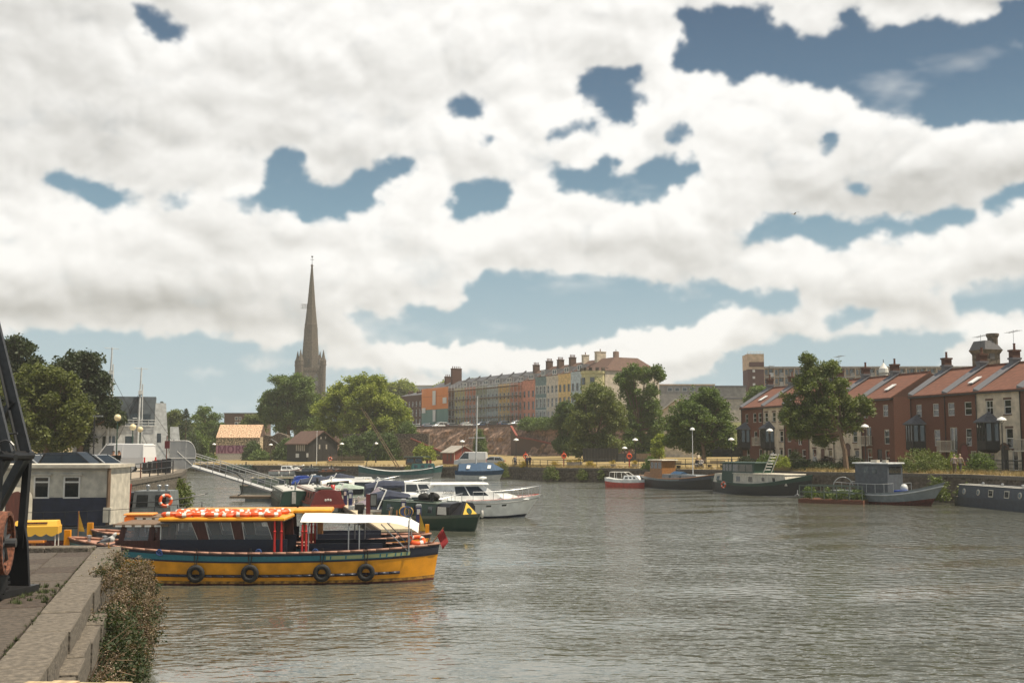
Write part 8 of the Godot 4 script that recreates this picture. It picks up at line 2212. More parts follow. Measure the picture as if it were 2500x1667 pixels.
func person(label: String, pos: Vector3, turn: float, cols: Array, pose: String, group := "") -> Node3D:
	var V := func(x, y, z) -> Vector3: return Vector3(x, y, z)
	if not cache.has("body_" + pose):
		var caps := []
		var hipy := 0.9
		var sit := pose == "sit"
		if sit: hipy = 0.5
		var sh := hipy + 0.5
		caps.append([V.call(0, hipy + 0.02, 0), V.call(0, hipy + 0.22, 0), 0.15, 0.135]); caps.append([V.call(0, hipy + 0.22, 0), V.call(0, sh - 0.06, 0), 0.135, 0.15])
		caps.append([V.call(-0.13, sh - 0.02, 0), V.call(0.13, sh - 0.02, 0), 0.085, 0.085]); caps.append([V.call(0, sh, 0), V.call(0, sh + 0.14, 0.01), 0.06, 0.055])
		caps.append([V.call(0, sh + 0.2, 0.01), V.call(0, sh + 0.28, 0.0), 0.085, 0.1]); caps.append([V.call(0, sh + 0.21, 0.1), V.call(0, sh + 0.19, 0.115), 0.018, 0.016])
		for s in [-1, 1]:
			var step := 0.0
			if pose == "walk": step = 0.2 * s
			var knee: Vector3 = V.call(s * 0.11, hipy - 0.43, 0.03 + step * 0.6)
			var ankle: Vector3 = V.call(s * 0.11, 0.09, step * 1.1 - (0.06 if step < 0 else 0.0))
			if sit: knee = V.call(s * 0.12, 0.5, 0.42); ankle = V.call(s * 0.12, 0.09, 0.42)
			caps.append([V.call(s * 0.1, hipy, 0), knee, 0.1, 0.065]); caps.append([knee, ankle, 0.066, 0.045]); caps.append([ankle - V.call(0, 0.03, 0.03), ankle + V.call(0, -0.04, 0.17), 0.05, 0.035])
			var el: Vector3 = V.call(s * 0.27, sh - 0.3, -0.02 - step * 0.5); var wr: Vector3 = V.call(s * 0.27, sh - 0.54, 0.07 - step)
			if pose == "wave" and s == 1: el = V.call(0.36, sh - 0.16, 0.1); wr = V.call(0.42, sh + 0.1, 0.16)
			if sit or pose == "talk": wr = V.call(s * 0.16, sh - 0.36, 0.26)
			caps.append([V.call(s * 0.2, sh - 0.03, 0), el, 0.058, 0.045]); caps.append([el, wr, 0.045, 0.032])
			var dir := (wr - el).normalized()
			caps.append([wr, wr + dir * 0.08, 0.034, 0.036])
			for k in 4: caps.append([wr + dir * 0.08 + V.call(0, 0, (k - 1.5) * 0.02), wr + dir * (0.15 + 0.015 * (k % 3)) + V.call(0, 0, (k - 1.5) * 0.024), 0.011, 0.009])
			caps.append([wr + dir * 0.03 + V.call(0, 0, 0.03), wr + dir * 0.09 + V.call(0, 0, 0.065), 0.012, 0.01])
		cache["body_" + pose] = nets(caps, 0.036, 0.045)
	var o := thing("person", label, "person", pos, turn, group)
	var b := MB.new(); b.v = cache["body_" + pose]
	var top := 1.68 if pose != "sit" else 1.28
	var waist := 0.95 if pose != "sit" else 0.58
	b.colored = true
	for p in b.v:
		var c: Color = cols[0]
		if p.y > top - 0.02 or (p.y > top - 0.16 and p.z < 0.0): c = cols[2]
		elif p.y > top - 0.24: c = Color(.42, .24, .16)
		elif absf(p.x) > 0.21 and p.y < top - 0.62 and p.y > 0.5: c = Color(.42, .24, .16)
		elif p.y < 0.08: c = Color(.02, .018, .016)
		elif p.y < waist: c = cols[1]
		b.c.push_back(c)
	part(o, "body", b, "clothed", false)
	return o
func gull_on(label: String, pos: Vector3, turn: float):
	var o := thing("gull", label, "bird", pos, turn)
	var caps := [[Vector3(-0.14, 0.17, 0), Vector3(0.08, 0.22, 0), 0.055, 0.075], [Vector3(-0.14, 0.17, 0), Vector3(-0.3, 0.13, 0), 0.045, 0.015], [Vector3(0.08, 0.24, 0), Vector3(0.15, 0.33, 0), 0.055, 0.038], [Vector3(0.15, 0.34, 0), Vector3(0.17, 0.36, 0), 0.042, 0.038]]
	var b := MB.new(); b.v = nets(caps, 0.017, 0.03); b.colored = true
	for p in b.v: b.c.push_back(Color(.13, .135, .15) if p.x < 0.06 and p.y > 0.155 and p.y < 0.27 and p.x > -0.22 else (Color(.02, .02, .02) if p.x <= -0.22 else Color(.62, .61, .58)))
	part(o, "body", b, "clothed", true)
	b = MB.new(); b.bar(Vector3(0.2, 0.355, 0), Vector3(0.265, 0.34, 0), 0.016, 6, 0.006); part(o, "beak", b, "gull_beak")
	for s in [-1, 1]:
		b = MB.new(); b.bar(Vector3(0.0, 0.17, s * 0.03), Vector3(0.01, 0.01, s * 0.035), 0.008, 5); b.box(Vector3(0.0, 0, s * 0.035 - 0.02), Vector3(0.06, 0.012, s * 0.035 + 0.02)); part(o, "leg", b, "gull_beak")
	for s in [-1, 1]:
		b = MB.new(); b.ball(Vector3(0.195, 0.37, s * 0.03), Vector3.ONE * 0.008, 6, 4); part(o, "eye", b, "hull_black")
func gull_flying(label: String, pos: Vector3, turn: float, bank: float):
	var o := thing("flying_gull", label, "bird", pos, turn)
	o.rotation.z = bank
	var caps := [[Vector3(-0.2, 0, 0), Vector3(0.12, 0.02, 0), 0.03, 0.065], [Vector3(0.12, 0.02, 0), Vector3(0.22, 0.03, 0), 0.05, 0.035]]
	var b := MB.new(); b.v = nets(caps, 0.025, 0.03); part(o, "body", b, "gull_white", true)
	for s in [-1, 1]:
		b = MB.new()
		var r := [[0.0, 0.0, 0.11], [0.3, 0.14, 0.1], [0.62, 0.1, 0.05], [0.8, 0.04, 0.01]]
		for i in 3: b.quad(Vector3(r[i][2], r[i][1] + 0.02, s * r[i][0]), Vector3(-r[i][2], r[i][1], s * r[i][0]), Vector3(-r[i + 1][2], r[i + 1][1], s * r[i + 1][0]), Vector3(r[i + 1][2], r[i + 1][1] + 0.02, s * r[i + 1][0]))
		part(o, "wing", b, "gull_grey")
# ---------- far bank, trees and quayside furniture ----------
func grounded(px: float, d: float) -> Vector3:
	var p := on(px, d, 0)
	p.y = ground_at(p)
	return p
func quay_lamp(label: String, px: float, d: float, head: float):
	var p := grounded(px, d)
	var o := thing("quay_lamp", label, "lamp post", p, 0, "quayside lamp posts")
	var h := EYE + (1085 - head) * d / F - p.y
	var b := MB.new(); b.lathe([Vector2(0.13, 0), Vector2(0.11, 0.9), Vector2(0.06, 1.0), Vector2(0.05, h - 0.55), Vector2(0.03, h - 0.5)], 7); part(o, "post", b, "iron")
	b = MB.new()
	for k in 4: b.bar(Vector3(0, h - 0.5, 0), Vector3(cos(k * PI / 2 + 0.4) * 0.25, h - 0.1, sin(k * PI / 2 + 0.4) * 0.25), 0.018, 4)
	part(o, "bracket", b, "iron")
	b = MB.new(); b.lathe([Vector2(0.44, h - 0.12), Vector2(0.36, h + 0.04), Vector2(0.12, h + 0.16), Vector2(0.01, h + 0.2)], 12); part(o, "shade", b, "lamp_white", true)
	b = MB.new(); b.lathe([Vector2(0.01, h - 0.4), Vector2(0.15, h - 0.32), Vector2(0.26, h - 0.12), Vector2(0.01, h - 0.11)], 10); part(o, "lantern", b, "clear_glass")
func far_bank():
	var b: MB
	# graffitied shed
	var p := grounded(530, 243)
	var o := thing("graffiti_shed", "old shed with rusty pale roof and pink graffiti along its base", "shed", p)
	var w := 9.6
	b = MB.new(); b.box(Vector3(0, 0, -6), Vector3(w, 5.1, 0)); part(o, "wall", b, "shed_wall")
	gable_roof(o, w, 5.1, 6.0, 2.6, "rust_roof", "brick_old", 0.3)
	for k in 3:
		b = MB.new(); b.box(Vector3(0.9 + k * 2.1, 3.5, 0.0), Vector3(2.0 + k * 2.1, 4.7, 0.05)); part(o, "boarded_window", b, "shed_wall")
	b = MB.new(); b.box(Vector3(0, 1.5, 0.0), Vector3(7.4, 3.25, 0.03)); part(o, "painted_band", b, "graffiti_pink")
	b = MB.new(); b.box(Vector3(0, 0, 0.0), Vector3(7.4, 1.5, 0.028)); part(o, "scrawled_band", b, "graffiti_white")
	var tm := TextMesh.new(); tm.text = "MORS"; tm.font_size = 64; tm.pixel_size = 0.036; tm.depth = 0.02
	var sf := SystemFont.new(); sf.font_names = PackedStringArray(["Droid Sans"]); sf.font_weight = 700; tm.font = sf
	var tn := part(o, "graffiti", tm, "graffiti_mauve"); tn.position = Vector3(3.5, 2.35, 0.05)
	# black boathouse
	p = grounded(790, 221)
	o = thing("boathouse", "black timber boathouse with brown pitched roof and small white signs", "boathouse", p, 0.62)
	var gh := 3.7
	b = MB.new()
	b.prism(PackedVector2Array([Vector2(-3.2, 0), Vector2(3.2, 0), Vector2(3.2, gh), Vector2(0, 6.0), Vector2(-3.2, gh)]), -10.0, 0); part(o, "wall", b, "timber_black")
	for s in [-1, 1]:
		b = MB.new(); var e0 := Vector3(s * 3.6, gh - 0.25, 0.4); var e1 := Vector3(0, 6.08, 0.4)
		b.loft([[e0, e1, e1 + Vector3(0, 0.18, 0), e0 + Vector3(0, 0.18, 0)], [e0 + Vector3(0, 0, -10.8), e1 + Vector3(0, 0, -10.8), e1 + Vector3(0, 0.18, -10.8), e0 + Vector3(0, 0.18, -10.8)]]); part(o, "roof", b, "tile_brown")
	for k in 5:
		b = MB.new(); b.box(Vector3(-3.25, 2.2, -2.0 - k * 0.9), Vector3(-3.2, 3.4, -1.5 - k * 0.9)); part(o, "window", b, "concrete")
	for e in [[-0.9, 2.6, 0.3, 0.9], [0.6, 2.6, 0.3, 0.9], [-0.6, 4.6, 0.25, 0.5], [0.4, 4.6, 0.25, 0.5]]:
		b = MB.new(); b.box(Vector3(e[0], e[1], 0.0), Vector3(e[0] + e[2], e[1] + e[3], 0.04)); part(o, "window", b, "concrete")
	for e in [[-2.6, 0.9, 1.5], [1.6, 1.0, 0.7]]:
		b = MB.new(); b.box(Vector3(-3.27, e[1], e[0] - 1.5 - e[2]), Vector3(-3.21, e[1] + 0.8, e[0] - 1.5)); part(o, "sign", b, "lamp_white")
	for k in 9:
		b = MB.new(); b.box(Vector3(-3.1 + k * 0.75, 0, 0.0), Vector3(-3.02 + k * 0.75, 3.6, 0.03)); part(o, "batten", b, "timber_black")
	# flagpole, fence and racks beside it
	o = thing("flagpole", "slim pale flagpole before the black boathouse", "pole", grounded(775, 205))
	b = MB.new(); b.bar(Vector3.ZERO, Vector3(0, 6.0, 0), 0.07, 6, 0.04); part(o, "pole", b, "lamp_white"); b = MB.new(); b.ball(Vector3(0, 6.05, 0), Vector3.ONE * 0.09, 8, 6); part(o, "cap", b, "lamp_white")
	o = thing("picket_fence", "brown timber picket fence with stair rail beside the boathouse", "fence", grounded(800, 200))
	for k in 34:
		b = MB.new(); b.box(Vector3(k * 0.2, 0, 0), Vector3(k * 0.2 + 0.09, 1.5 + 0.5 * rng.randf(), 0.04)); part(o, "picket", b, "wood_fence")
	for y in [0.5, 1.3]:
		b = MB.new(); b.box(Vector3(0, y, -0.05), Vector3(6.8, y + 0.1, 0)); part(o, "rail", b, "wood_fence")
	lifebuoy("orange lifebuoy hung on the picket fence by the boathouse", Transform3D(Basis.IDENTITY, grounded(808, 199.8) + Vector3(0, 1.1, 0)))
	# stone ruin between sheds and retaining walls with arches
	o = thing("ruined_wall", "roofless grey stone building between the graffiti shed and boathouse", "ruin", grounded(646, 246))
	b = MB.new(); b.prism(PackedVector2Array([Vector2(0, 0), Vector2(6, 0), Vector2(6, 2.6), Vector2(5, 5.4), Vector2(3.2, 6.0), Vector2(1.6, 5.2), Vector2(0, 5.6)]), -4, 0); part(o, "wall", b, "quay_wall")
	b = MB.new(); b.loft([[Vector3(1.6, 4.6, 0.1), Vector3(3.4, 3.4, 0.1)], [Vector3(2.6, 6.4, -1.5), Vector3(4.4, 5.0, -1.5)]], false, false); part(o, "fallen_roof", b, "slate")
	o = thing("vaulted_wall", "dark stone retaining wall with arched doorways under the plane tree", "wall", grounded(838, 226))
	b = MB.new(); b.box(Vector3(0, -0.5, -3), Vector3(17.5, 5.6, 0)); part(o, "wall", b, "quay_wall")
	for x in [9.0, 11.4, 14.0]:
		var arch := PackedVector2Array([Vector2(x, 0), Vector2(x + 1.3, 0)])
		for k in 9: arch.append(Vector2(x + 0.65 + 0.65 * cos(PI * k / 8), 1.7 + 0.65 * sin(PI * k / 8)))
		b = MB.new(); b.prism(arch, 0.0, 0.05); part(o, "arched_door", b, "iron")
	o = thing("sloped_wall", "stone ramp wall with terracotta coping beside the dark vaults", "wall", grounded(985, 222))
	b = MB.new(); b.prism(PackedVector2Array([Vector2(-1.5, 0), Vector2(9, 0), Vector2(9, 1.2), Vector2(1.5, 4.4), Vector2(-1.5, 4.4)]), -1, 0); part(o, "wall", b, "quay_wall")
	b = MB.new(); b.loft([[Vector3(1.5, 4.4, 0.1), Vector3(1.5, 4.4, -1.1), Vector3(1.5, 4.65, -1.1), Vector3(1.5, 4.65, 0.1)], [Vector3(9, 1.2, 0.1), Vector3(9, 1.2, -1.1), Vector3(9, 1.45, -1.1), Vector3(9, 1.45, 0.1)]]); part(o, "coping", b, "shed_red")
	# red shed, van and car
	p = grounded(1133, 190)
	o = thing("red_shed", "small russet timber shed with pale trim and shallow grey roof", "shed", p, 0.55)
	b = MB.new(); b.prism(PackedVector2Array([Vector2(-1.9, 0), Vector2(1.9, 0), Vector2(1.9, 2.1), Vector2(0, 3.1), Vector2(-1.9, 2.1)]), -4.2, 0); part(o, "wall", b, "shed_red")
	for s in [-1, 1]:
		b = MB.new(); var e0 := Vector3(s * 2.25, 1.95, 0.25); var e1 := Vector3(0, 3.14, 0.25)
		b.loft([[e0, e1, e1 + Vector3(0, 0.1, 0), e0 + Vector3(0, 0.1, 0)], [e0 + Vector3(0, 0, -4.7), e1 + Vector3(0, 0, -4.7), e1 + Vector3(0, 0.1, -4.7), e0 + Vector3(0, 0.1, -4.7)]]); part(o, "roof", b, "concrete")
	for x in [-1.9, 1.82]:
		b = MB.new(); b.box(Vector3(x, 0, 0.0), Vector3(x + 0.08, 2.1, 0.04)); part(o, "corner_trim", b, "cream")
	window_on(o, Vector3(0.1, 0.9, 0.0), 0.7, 1.1, "cream", "bars")
	for k in 2:
		b = MB.new(); b.box(Vector3(-1.95, 0.6, -1.4 - k * 1.2), Vector3(-1.9, 1.8, -0.9 - k * 1.2)); part(o, "window", b, "mahogany")
	car("white delivery van parked before the russet shed", grounded(1150, 178), PI - 0.15, "van", "car_white", "vehicles by the russet shed")
	car("silver car parked behind the blue covered yacht", grounded(1200, 178), PI - 0.1, "hatch", "car_silver", "vehicles by the russet shed")
	# cars along the cliff road
	var paints := ["car_white", "car_blue", "car_dark", "car_silver", "car_dark", "car_blue", "car_white", "car_dark", "car_silver", "car_blue", "car_dark", "car_blue", "car_silver"]
	for k in 13:
		var t := 0.33 + 0.37 * k / 12.0
		var q := cliff_line(t) + Vector3(0.870, 0, -0.493) * 2.6
		q.y = 9.75
		var kind := "van" if k == 1 else ("suv" if k % 4 == 2 else "hatch")
		var colour: String = {"car_white": "white", "car_blue": "blue", "car_dark": "dark grey", "car_silver": "silver"}["car_white" if k == 1 else paints[k]]
		car("%s %s parked along the cliff top road" % [colour, "van" if k == 1 else ("estate car" if kind == "suv" else "car")], q, -1.0551 + PI / 2 + (PI if k % 3 == 0 else 0.0), kind, "car_white" if k == 1 else paints[k], "cars along the cliff top road")
	# farther buildings
	plain_block("office_block", "pale grey flat roofed block showing above the dark brick house", 993, 1060, 943, 450, "grey_clad", 8, 14, [[1002, 953, 1012, 960], [1040, 952, 1052, 962]], "concrete")
	plain_block("office_block", "beige lower block in front of the pale grey flat roofed block", 985, 1066, 962, 440, "concrete", 8, 14)
	plain_block("slab_block", "brown and grey slab block far behind the graffiti shed", 548, 645, 1011, 340, "brick_old", 2.5, 10, [[574, 1018, 582, 1026], [574, 1030, 582, 1038], [584, 1018, 590, 1026], [584, 1030, 590, 1038]], "slate")
	plain_block("grey_block", "pale grey roof block behind the end of the cliff terrace", 1505, 1570, 892, 380, "grey_clad", 8, 12)
	plain_block("long_block", "long beige flat roofed building between the trees and brick tower", 1560, 1745, 941, 330, "concrete", 3, 12, [[1630, 946, 1642, 956], [1648, 946, 1660, 956], [1666, 946, 1678, 956], [1684, 946, 1696, 956]], "concrete_peach")
	plain_block("flat_roof_block", "grey flat roofed block left of the plum brick tower", 1748, 1822, 945, 300, "concrete", 3, 10, [], "lead")
	plain_block("low_block", "low cream and grey building before the plum brick tower", 1775, 1850, 975, 260, "render_cream", 3, 8, [[1815, 985, 1826, 1002]], "lead")
	o = thing("stack", "round brown boiler chimney behind the cliff terrace", "chimney", on(1505, 330, 8))
	b = MB.new(); b.lathe([Vector2(0.95, 0), Vector2(0.9, EYE - 8 + (1085 - 859) * 330 / F), Vector2(0.6, EYE - 8 + (1085 - 858) * 330 / F)], 12); part(o, "shaft", b, "brick_old", true)
	b = MB.new(); b.bar(Vector3(0, 20, 0), Vector3(0, EYE - 8 + (1085 - 853) * 330 / F, 0), 0.1); part(o, "rod", b, "iron")
	p = grounded(1600, 225)
	o = thing("gabled_house", "pale gabled house with brown roof half hidden behind the quay trees", "house", p, -0.35)
	shell(o, 8.5, 8.6, 14, "house_stone", [[1.2, 5.5, 0.9, 1.4], [5.5, 5.5, 0.9, 1.4]])
	b = MB.new(); b.prism(PackedVector2Array([Vector2(0, 8.6), Vector2(8.5, 8.6), Vector2(4.25, 11.8)]), -14, 0.0); part(o, "gable", b, "house_stone")
	for s in [0, 1]:
		var x0 := -0.4 if s == 0 else 8.9
		b = MB.new(); b.loft([[Vector3(x0, 8.35, 0.35), Vector3(4.25, 11.85, 0.35), Vector3(4.25, 12.05, 0.35), Vector3(x0, 8.55, 0.35)], [Vector3(x0, 8.35, -14.3), Vector3(4.25, 11.85, -14.3), Vector3(4.25, 12.05, -14.3), Vector3(x0, 8.55, -14.3)]]); var rr := part(o, "roof", b, "tile_brown")
		b = MB.new(); b.loft([[Vector3(x0, 8.3, 0.36), Vector3(4.25, 11.8, 0.36), Vector3(4.25, 12.1, 0.36), Vector3(x0, 8.6, 0.36)], [Vector3(x0, 8.3, 0.44), Vector3(4.25, 11.8, 0.44), Vector3(4.25, 12.1, 0.44), Vector3(x0, 8.6, 0.44)]]); part(rr, "bargeboard", b, "white_paint")
	# trees of the far bank
	var T := func(name_: String, label: String, base: Vector3, discs: Array, d: float, m: String, leaf: float, dense: float, trunk: float): tree(name_, label, base, crown(discs, d), m, leaf, dense, trunk)
	T.call("broad_tree", "dark green round tree right of the church tower's foot", grounded(705, 262), [[700, 945, 38], [745, 960, 36], [665, 970, 34], [700, 985, 46], [745, 1000, 40], [660, 1010, 32], [700, 1030, 42], [750, 1035, 34], [725, 935, 26], [645, 1000, 18]], 262, "leaf_green", 0.42, 1.1, 0.6)
	T.call("plane_tree", "huge yellow green plane tree before the church, wide spreading crown", grounded(868, 238), [[905, 965, 42], [860, 955, 38], [820, 965, 34], [945, 985, 40], [975, 1005, 28], [790, 1000, 30], [840, 1010, 46], [900, 1015, 48], [950, 1035, 40], [800, 1045, 32], [860, 1050, 38], [975, 1050, 24], [920, 935, 24], [880, 935, 22], [930, 1075, 26], [985, 1030, 16]], 238, "leaf_bright", 0.40, 1.05, 0.7)
	T.call("broad_tree", "dark ivy clad tree at the left edge of the big quay trees", grounded(1375, 215), [[1380, 1000, 24], [1368, 1030, 22], [1395, 1030, 26], [1385, 1065, 30], [1375, 1090, 24]], 215, "leaf_ivy", 0.34, 1.3, 0.4)
	T.call("quay_tree", "big dense quay tree before the crenellated house", grounded(1450, 196), [[1455, 960, 30], [1425, 985, 34], [1480, 985, 34], [1440, 1025, 42], [1490, 1030, 38], [1410, 1040, 28], [1430, 1075, 36], [1480, 1080, 40], [1410, 1095, 22], [1505, 1000, 20], [1460, 1105, 24]], 196, "leaf_olive", 0.34, 1.05, 0.45)
	T.call("quay_tree", "tall open quay tree with a leaning bough at its top", grounded(1560, 202), [[1540, 960, 30], [1575, 915, 22], [1605, 910, 16], [1545, 910, 22], [1520, 930, 20], [1560, 985, 36], [1590, 1000, 30], [1555, 1030, 42], [1600, 1040, 28], [1540, 1075, 38], [1585, 1080, 34], [1612, 920, 10], [1590, 955, 18], [1575, 1105, 22]], 202, "leaf_green", 0.32, 0.85, 0.45)
	T.call("quay_tree", "rounded mid green quay tree behind the thin white mast", grounded(1715, 164), [[1715, 980, 34], [1650, 1035, 26], [1642, 1075, 24], [1680, 1000, 34], [1755, 1000, 32], [1700, 1030, 46], [1755, 1040, 38], [1665, 1045, 28], [1710, 1075, 40], [1770, 1070, 24], [1680, 1080, 24], [1735, 965, 18]], 164, "leaf_green", 0.30, 1.05, 0.35)
	var leaning := crown([[1990, 905, 30], [1975, 880, 16], [2030, 900, 24], [2000, 950, 44], [2050, 945, 30], [1950, 985, 42], [2010, 1000, 50], [2065, 990, 34], [1930, 1020, 26], [1975, 1035, 40], [2035, 1040, 40], [2080, 1030, 26], [2105, 985, 18], [2120, 1000, 14], [1945, 1055, 22], [2010, 1070, 26], [1960, 930, 22]], 118, 0.7)
	tree("leaning_tree", "tall feathery tree on a leaning bare trunk before the red brick houses", grounded(2062, 117), leaning, "leaf_olive", 0.22, 0.8, 0.32)
	T.call("lime_sapling", "small bright lime green tree by the dark hoarding", grounded(1608, 172), [[1608, 1085, 14], [1606, 1105, 15], [1612, 1070, 8]], 172, "leaf_bright", 0.24, 1.4, 0.1)
	T.call("garden_tree", "bushy tree before the plum brick stair tower", grounded(1855, 200), [[1860, 960, 22], [1885, 970, 20], [1840, 975, 20], [1870, 990, 24], [1845, 1000, 20]], 200, "leaf_green", 0.32, 1.0, 0.25)
	for e in [[500, 1030, 40, 266, "leaf_green", "leafy tree left of the graffiti shed"], [615, 1032, 26, 270, "leaf_olive", "small olive tree behind the graffiti shed's roof"], [470, 1070, 28, 235, "leaf_green", "low dense tree behind the mesh gate"], [430, 1030, 30, 250, "leaf_olive", "dusty green tree beside the fir"]]:
		T.call("bank_tree", e[5], grounded(e[0], e[3]), [[e[0], e[1], e[2]], [e[0] + e[2] * 0.7, e[1] + e[2] * 0.6, e[2] * 0.8], [e[0] - e[2] * 0.6, e[1] + e[2] * 0.7, e[2] * 0.8], [e[0] + e[2] * 0.2, e[1] + e[2] * 1.2, e[2] * 0.9]], e[3], e[4], 0.36, 1.1, 0.3)
	for e in [[395, 982, "pointed dark fir beside the farther ship's mast"], [340, 990, "dark fir behind the ship's bridge"], [455, 1000, "smaller dark fir right of the pointed fir"], [365, 1005, "middle dark fir between the two masts"]]:
		var D := 228.0; var q := on(e[0], D, 2.3)
		var h: float = EYE + (1085 - e[1]) * D / F - 2.3
		var fo := thing("fir_tree", e[2], "tree", q, 0, "firs behind the ship")
		b = MB.new(); b.bar(Vector3.ZERO, Vector3(0, h, 0), 0.25, 6, 0.03); part(fo, "trunk", b, "timber")
		var sp := []
		for k in 170:
			var f := pow(rng.randf(), 0.8); var a := rng.randf() * TAU; var r := (1 - f) * 3.4 * (0.35 + 0.65 * sqrt(rng.randf())) + 0.1
			sp.append([Vector3(cos(a) * r, 1.0 + f * (h - 1.0) - r * 0.12, sin(a) * r), 1.0 - 0.5 * f])
		foliage(fo, "crown", sp, clump(2, 0.3, 0.75, 26), "leaf_fir")
	for e in [[985, 950, 26, "broad pale treetop left of the pale grey flat roofed block"], [1085, 945, 14, "small pale treetop left of the netted house chimneys"], [1150, 940, 15, "pale treetop right of the netted house's tallest chimney"], [1175, 938, 12, "small pale treetop over the first scaffolded roofs"], [955, 945, 14, "small pale treetop just over the plane tree's shoulder"]]:
		tree("far_tree", e[3], on(e[0], 420, 10), crown([[e[0], e[1], e[2]], [e[0] + e[2] * 0.9, e[1] + e[2] * 0.5, e[2] * 0.8], [e[0] - e[2] * 0.9, e[1] + e[2] * 0.4, e[2] * 0.8]], 420), "leaf_bright", 0.6, 0.6, 0.4, "treetops behind the cliff terrace")
	# shrubs: px, depth, width, height, material, label
	for e in [[470, 236, 5.0, 3.6, "leaf_yellow", "yellow flowering shrub among the dark trees on the left"], [720, 236, 9.0, 5.4, "leaf_ivy", "ivy mound between the stone ruin and the boathouse"], [758, 246, 8.0, 7.0, "leaf_olive", "high ivy bank behind the boathouse roof"], [620, 239, 4.2, 4.4, "leaf_ivy", "dark ivy covering the graffiti shed's right corner"], [637, 236, 4.6, 2.4, "leaf_green", "low shrub at the graffiti shed's foot"], [505, 236, 5.0, 1.6, "leaf_green", "low green scrub left of the graffiti shed"],
			[860, 225, 6.0, 5.6, "leaf_ivy", "ivy bank under the left half of the plane tree"], [905, 224, 6.5, 6.6, "leaf_ivy", "ivy bank under the middle of the plane tree"], [950, 223, 6.0, 6.0, "leaf_ivy", "ivy bank under the right half of the plane tree"], [995, 232, 4.6, 5.5, "leaf_green", "tall ivy heap where the cliff meets the plane tree"], [1028, 214, 2.6, 3.6, "leaf_bright", "clipped green bush by the ramp wall, left of two"], [1046, 213, 2.8, 3.2, "leaf_bright", "clipped green bush by the ramp wall, right of two"],
			[1295, 262, 6.0, 3.0, "leaf_green", "bushy mound at the cliff top before the salmon house"], [1330, 256, 7.0, 2.8, "leaf_green", "bushy mound at the cliff top before the teal house"], [1360, 250, 5.0, 3.0, "leaf_ivy", "ivy heap at the cliff top before the pale stone house"], [1172, 266, 3.0, 7.5, "leaf_green", "creeper streak climbing the cliff behind the yacht mast"]]:
		shrub("bank_shrub", e[5], grounded(e[0], e[1]) + Vector3(0, 6.6 if e[1] >= 250 and e[2] != 3.0 and e[0] > 1200 else (3.0 if e[0] == 995 else 0.0), 0), e[2], e[3], e[4], 0.3, "", 0.8)
	for e in [[2247, 106, 5.2, 2.35, "leaf_olive", "large round bush before the red brick oriel house"], [2390, 103, 2.6, 1.9, "leaf_green", "dark bush before the cream house's oriel"], [2075, 119, 3.2, 1.5, "leaf_dark", "grey leaved bush at the leaning tree's foot"], [2018, 122, 2.3, 1.4, "leaf_purple", "purple leaved bush left of the leaning tree"], [1958, 127, 1.9, 1.4, "leaf_dark", "dark clipped bush before the cream oriel house"], [1868, 128, 2.6, 1.7, "leaf_green", "fresh green bush behind the Dutch barge's wheelhouse"], [1902, 126, 2.4, 1.6, "leaf_bright", "yellow green bush behind the Dutch barge's wheelhouse"], [1940, 131, 2.0, 2.2, "leaf_dark", "tall dark shrub by the brick end house door"], [1586, 140, 2.2, 1.6, "leaf_green", "weedy bush on the quay edge behind the varnished wheelhouse"], [2320, 106, 1.9, 1.7, "leaf_bright", "yellow tinged bush behind the couple"], [1990, 118, 6.0, 1.0, "leaf_dark", "low dark hedge under the leaning tree"], [1820, 150, 3.0, 1.3, "leaf_dark", "dark low hedge beside the brick end house"]]:
		shrub("garden_shrub", e[5], grounded(e[0], e[1]), e[2], e[3], e[4], 0.15, "", 1.1)
	for e in [[1228, 167.2, 2.0, 1.7, "weedy growth on the quay wall beside the yacht"], [1345, 156.0, 2.2, 1.5, "weeds on the corner of the far quay wall"], [1420, 155.0, 1.6, 1.0, "low weeds half way along the far quay wall"], [1470, 154.2, 1.6, 1.3, "weeds near the red launch on the far quay wall"], [1010, 180.6, 3.0, 1.5, "weeds on the far quay wall behind the teal barge"], [2280, 98.3, 2.4, 1.6, "dark mossy weeds on the bend of the right quay wall"], [2350, 97.6, 1.6, 1.0, "dry weeds on the right quay wall above the slate narrowboat"]]:
		shrub("wall_weeds", e[4], on(e[0], e[1], 0.35), e[2], e[3] + 0.6, "leaf_olive", 0.16, "", 0.7)
	for e in [[1222, 172, "leaf_yellow", "yellow flowers on the quay beside the yacht's bow"], [1278, 166, "leaf_yellow", "orange yellow flowers at the feet of the two standing people"], [1355, 163, "leaf_yellow", "yellow flowers by the red lifebuoy post"], [1440, 158, "leaf_yellow", "yellow flowers along the far quay railing"]]:
		shrub("flower_clump", e[3], grounded(e[0], e[1]), 1.7, 0.9, e[2], 0.12, "", 0.7)
	# grass fringe on the quays
	var sp2 := []
	for k in 2600:
		var i := rng.randi() % (FAR_EDGE.size() - 3)
		var t := rng.randf(); var s := rng.randf_range(0.3, 3.1)
		var a := Vector3(FAR_EDGE[i][0], FAR_EDGE[i][2], -FAR_EDGE[i][1]); var c := Vector3(FAR_EDGE[i + 1][0], FAR_EDGE[i + 1][2], -FAR_EDGE[i + 1][1])
		sp2.append([a.lerp(c, t) + edge_back(i).lerp(edge_back(i + 1), t) * s + Vector3(0, ground_rise(s) - 0.02, 0), rng.randf_range(0.6, 1.5)])
	tufts("quay_grass", "dry straw coloured grass along the far quay edge", sp2, "straw", 0.4)

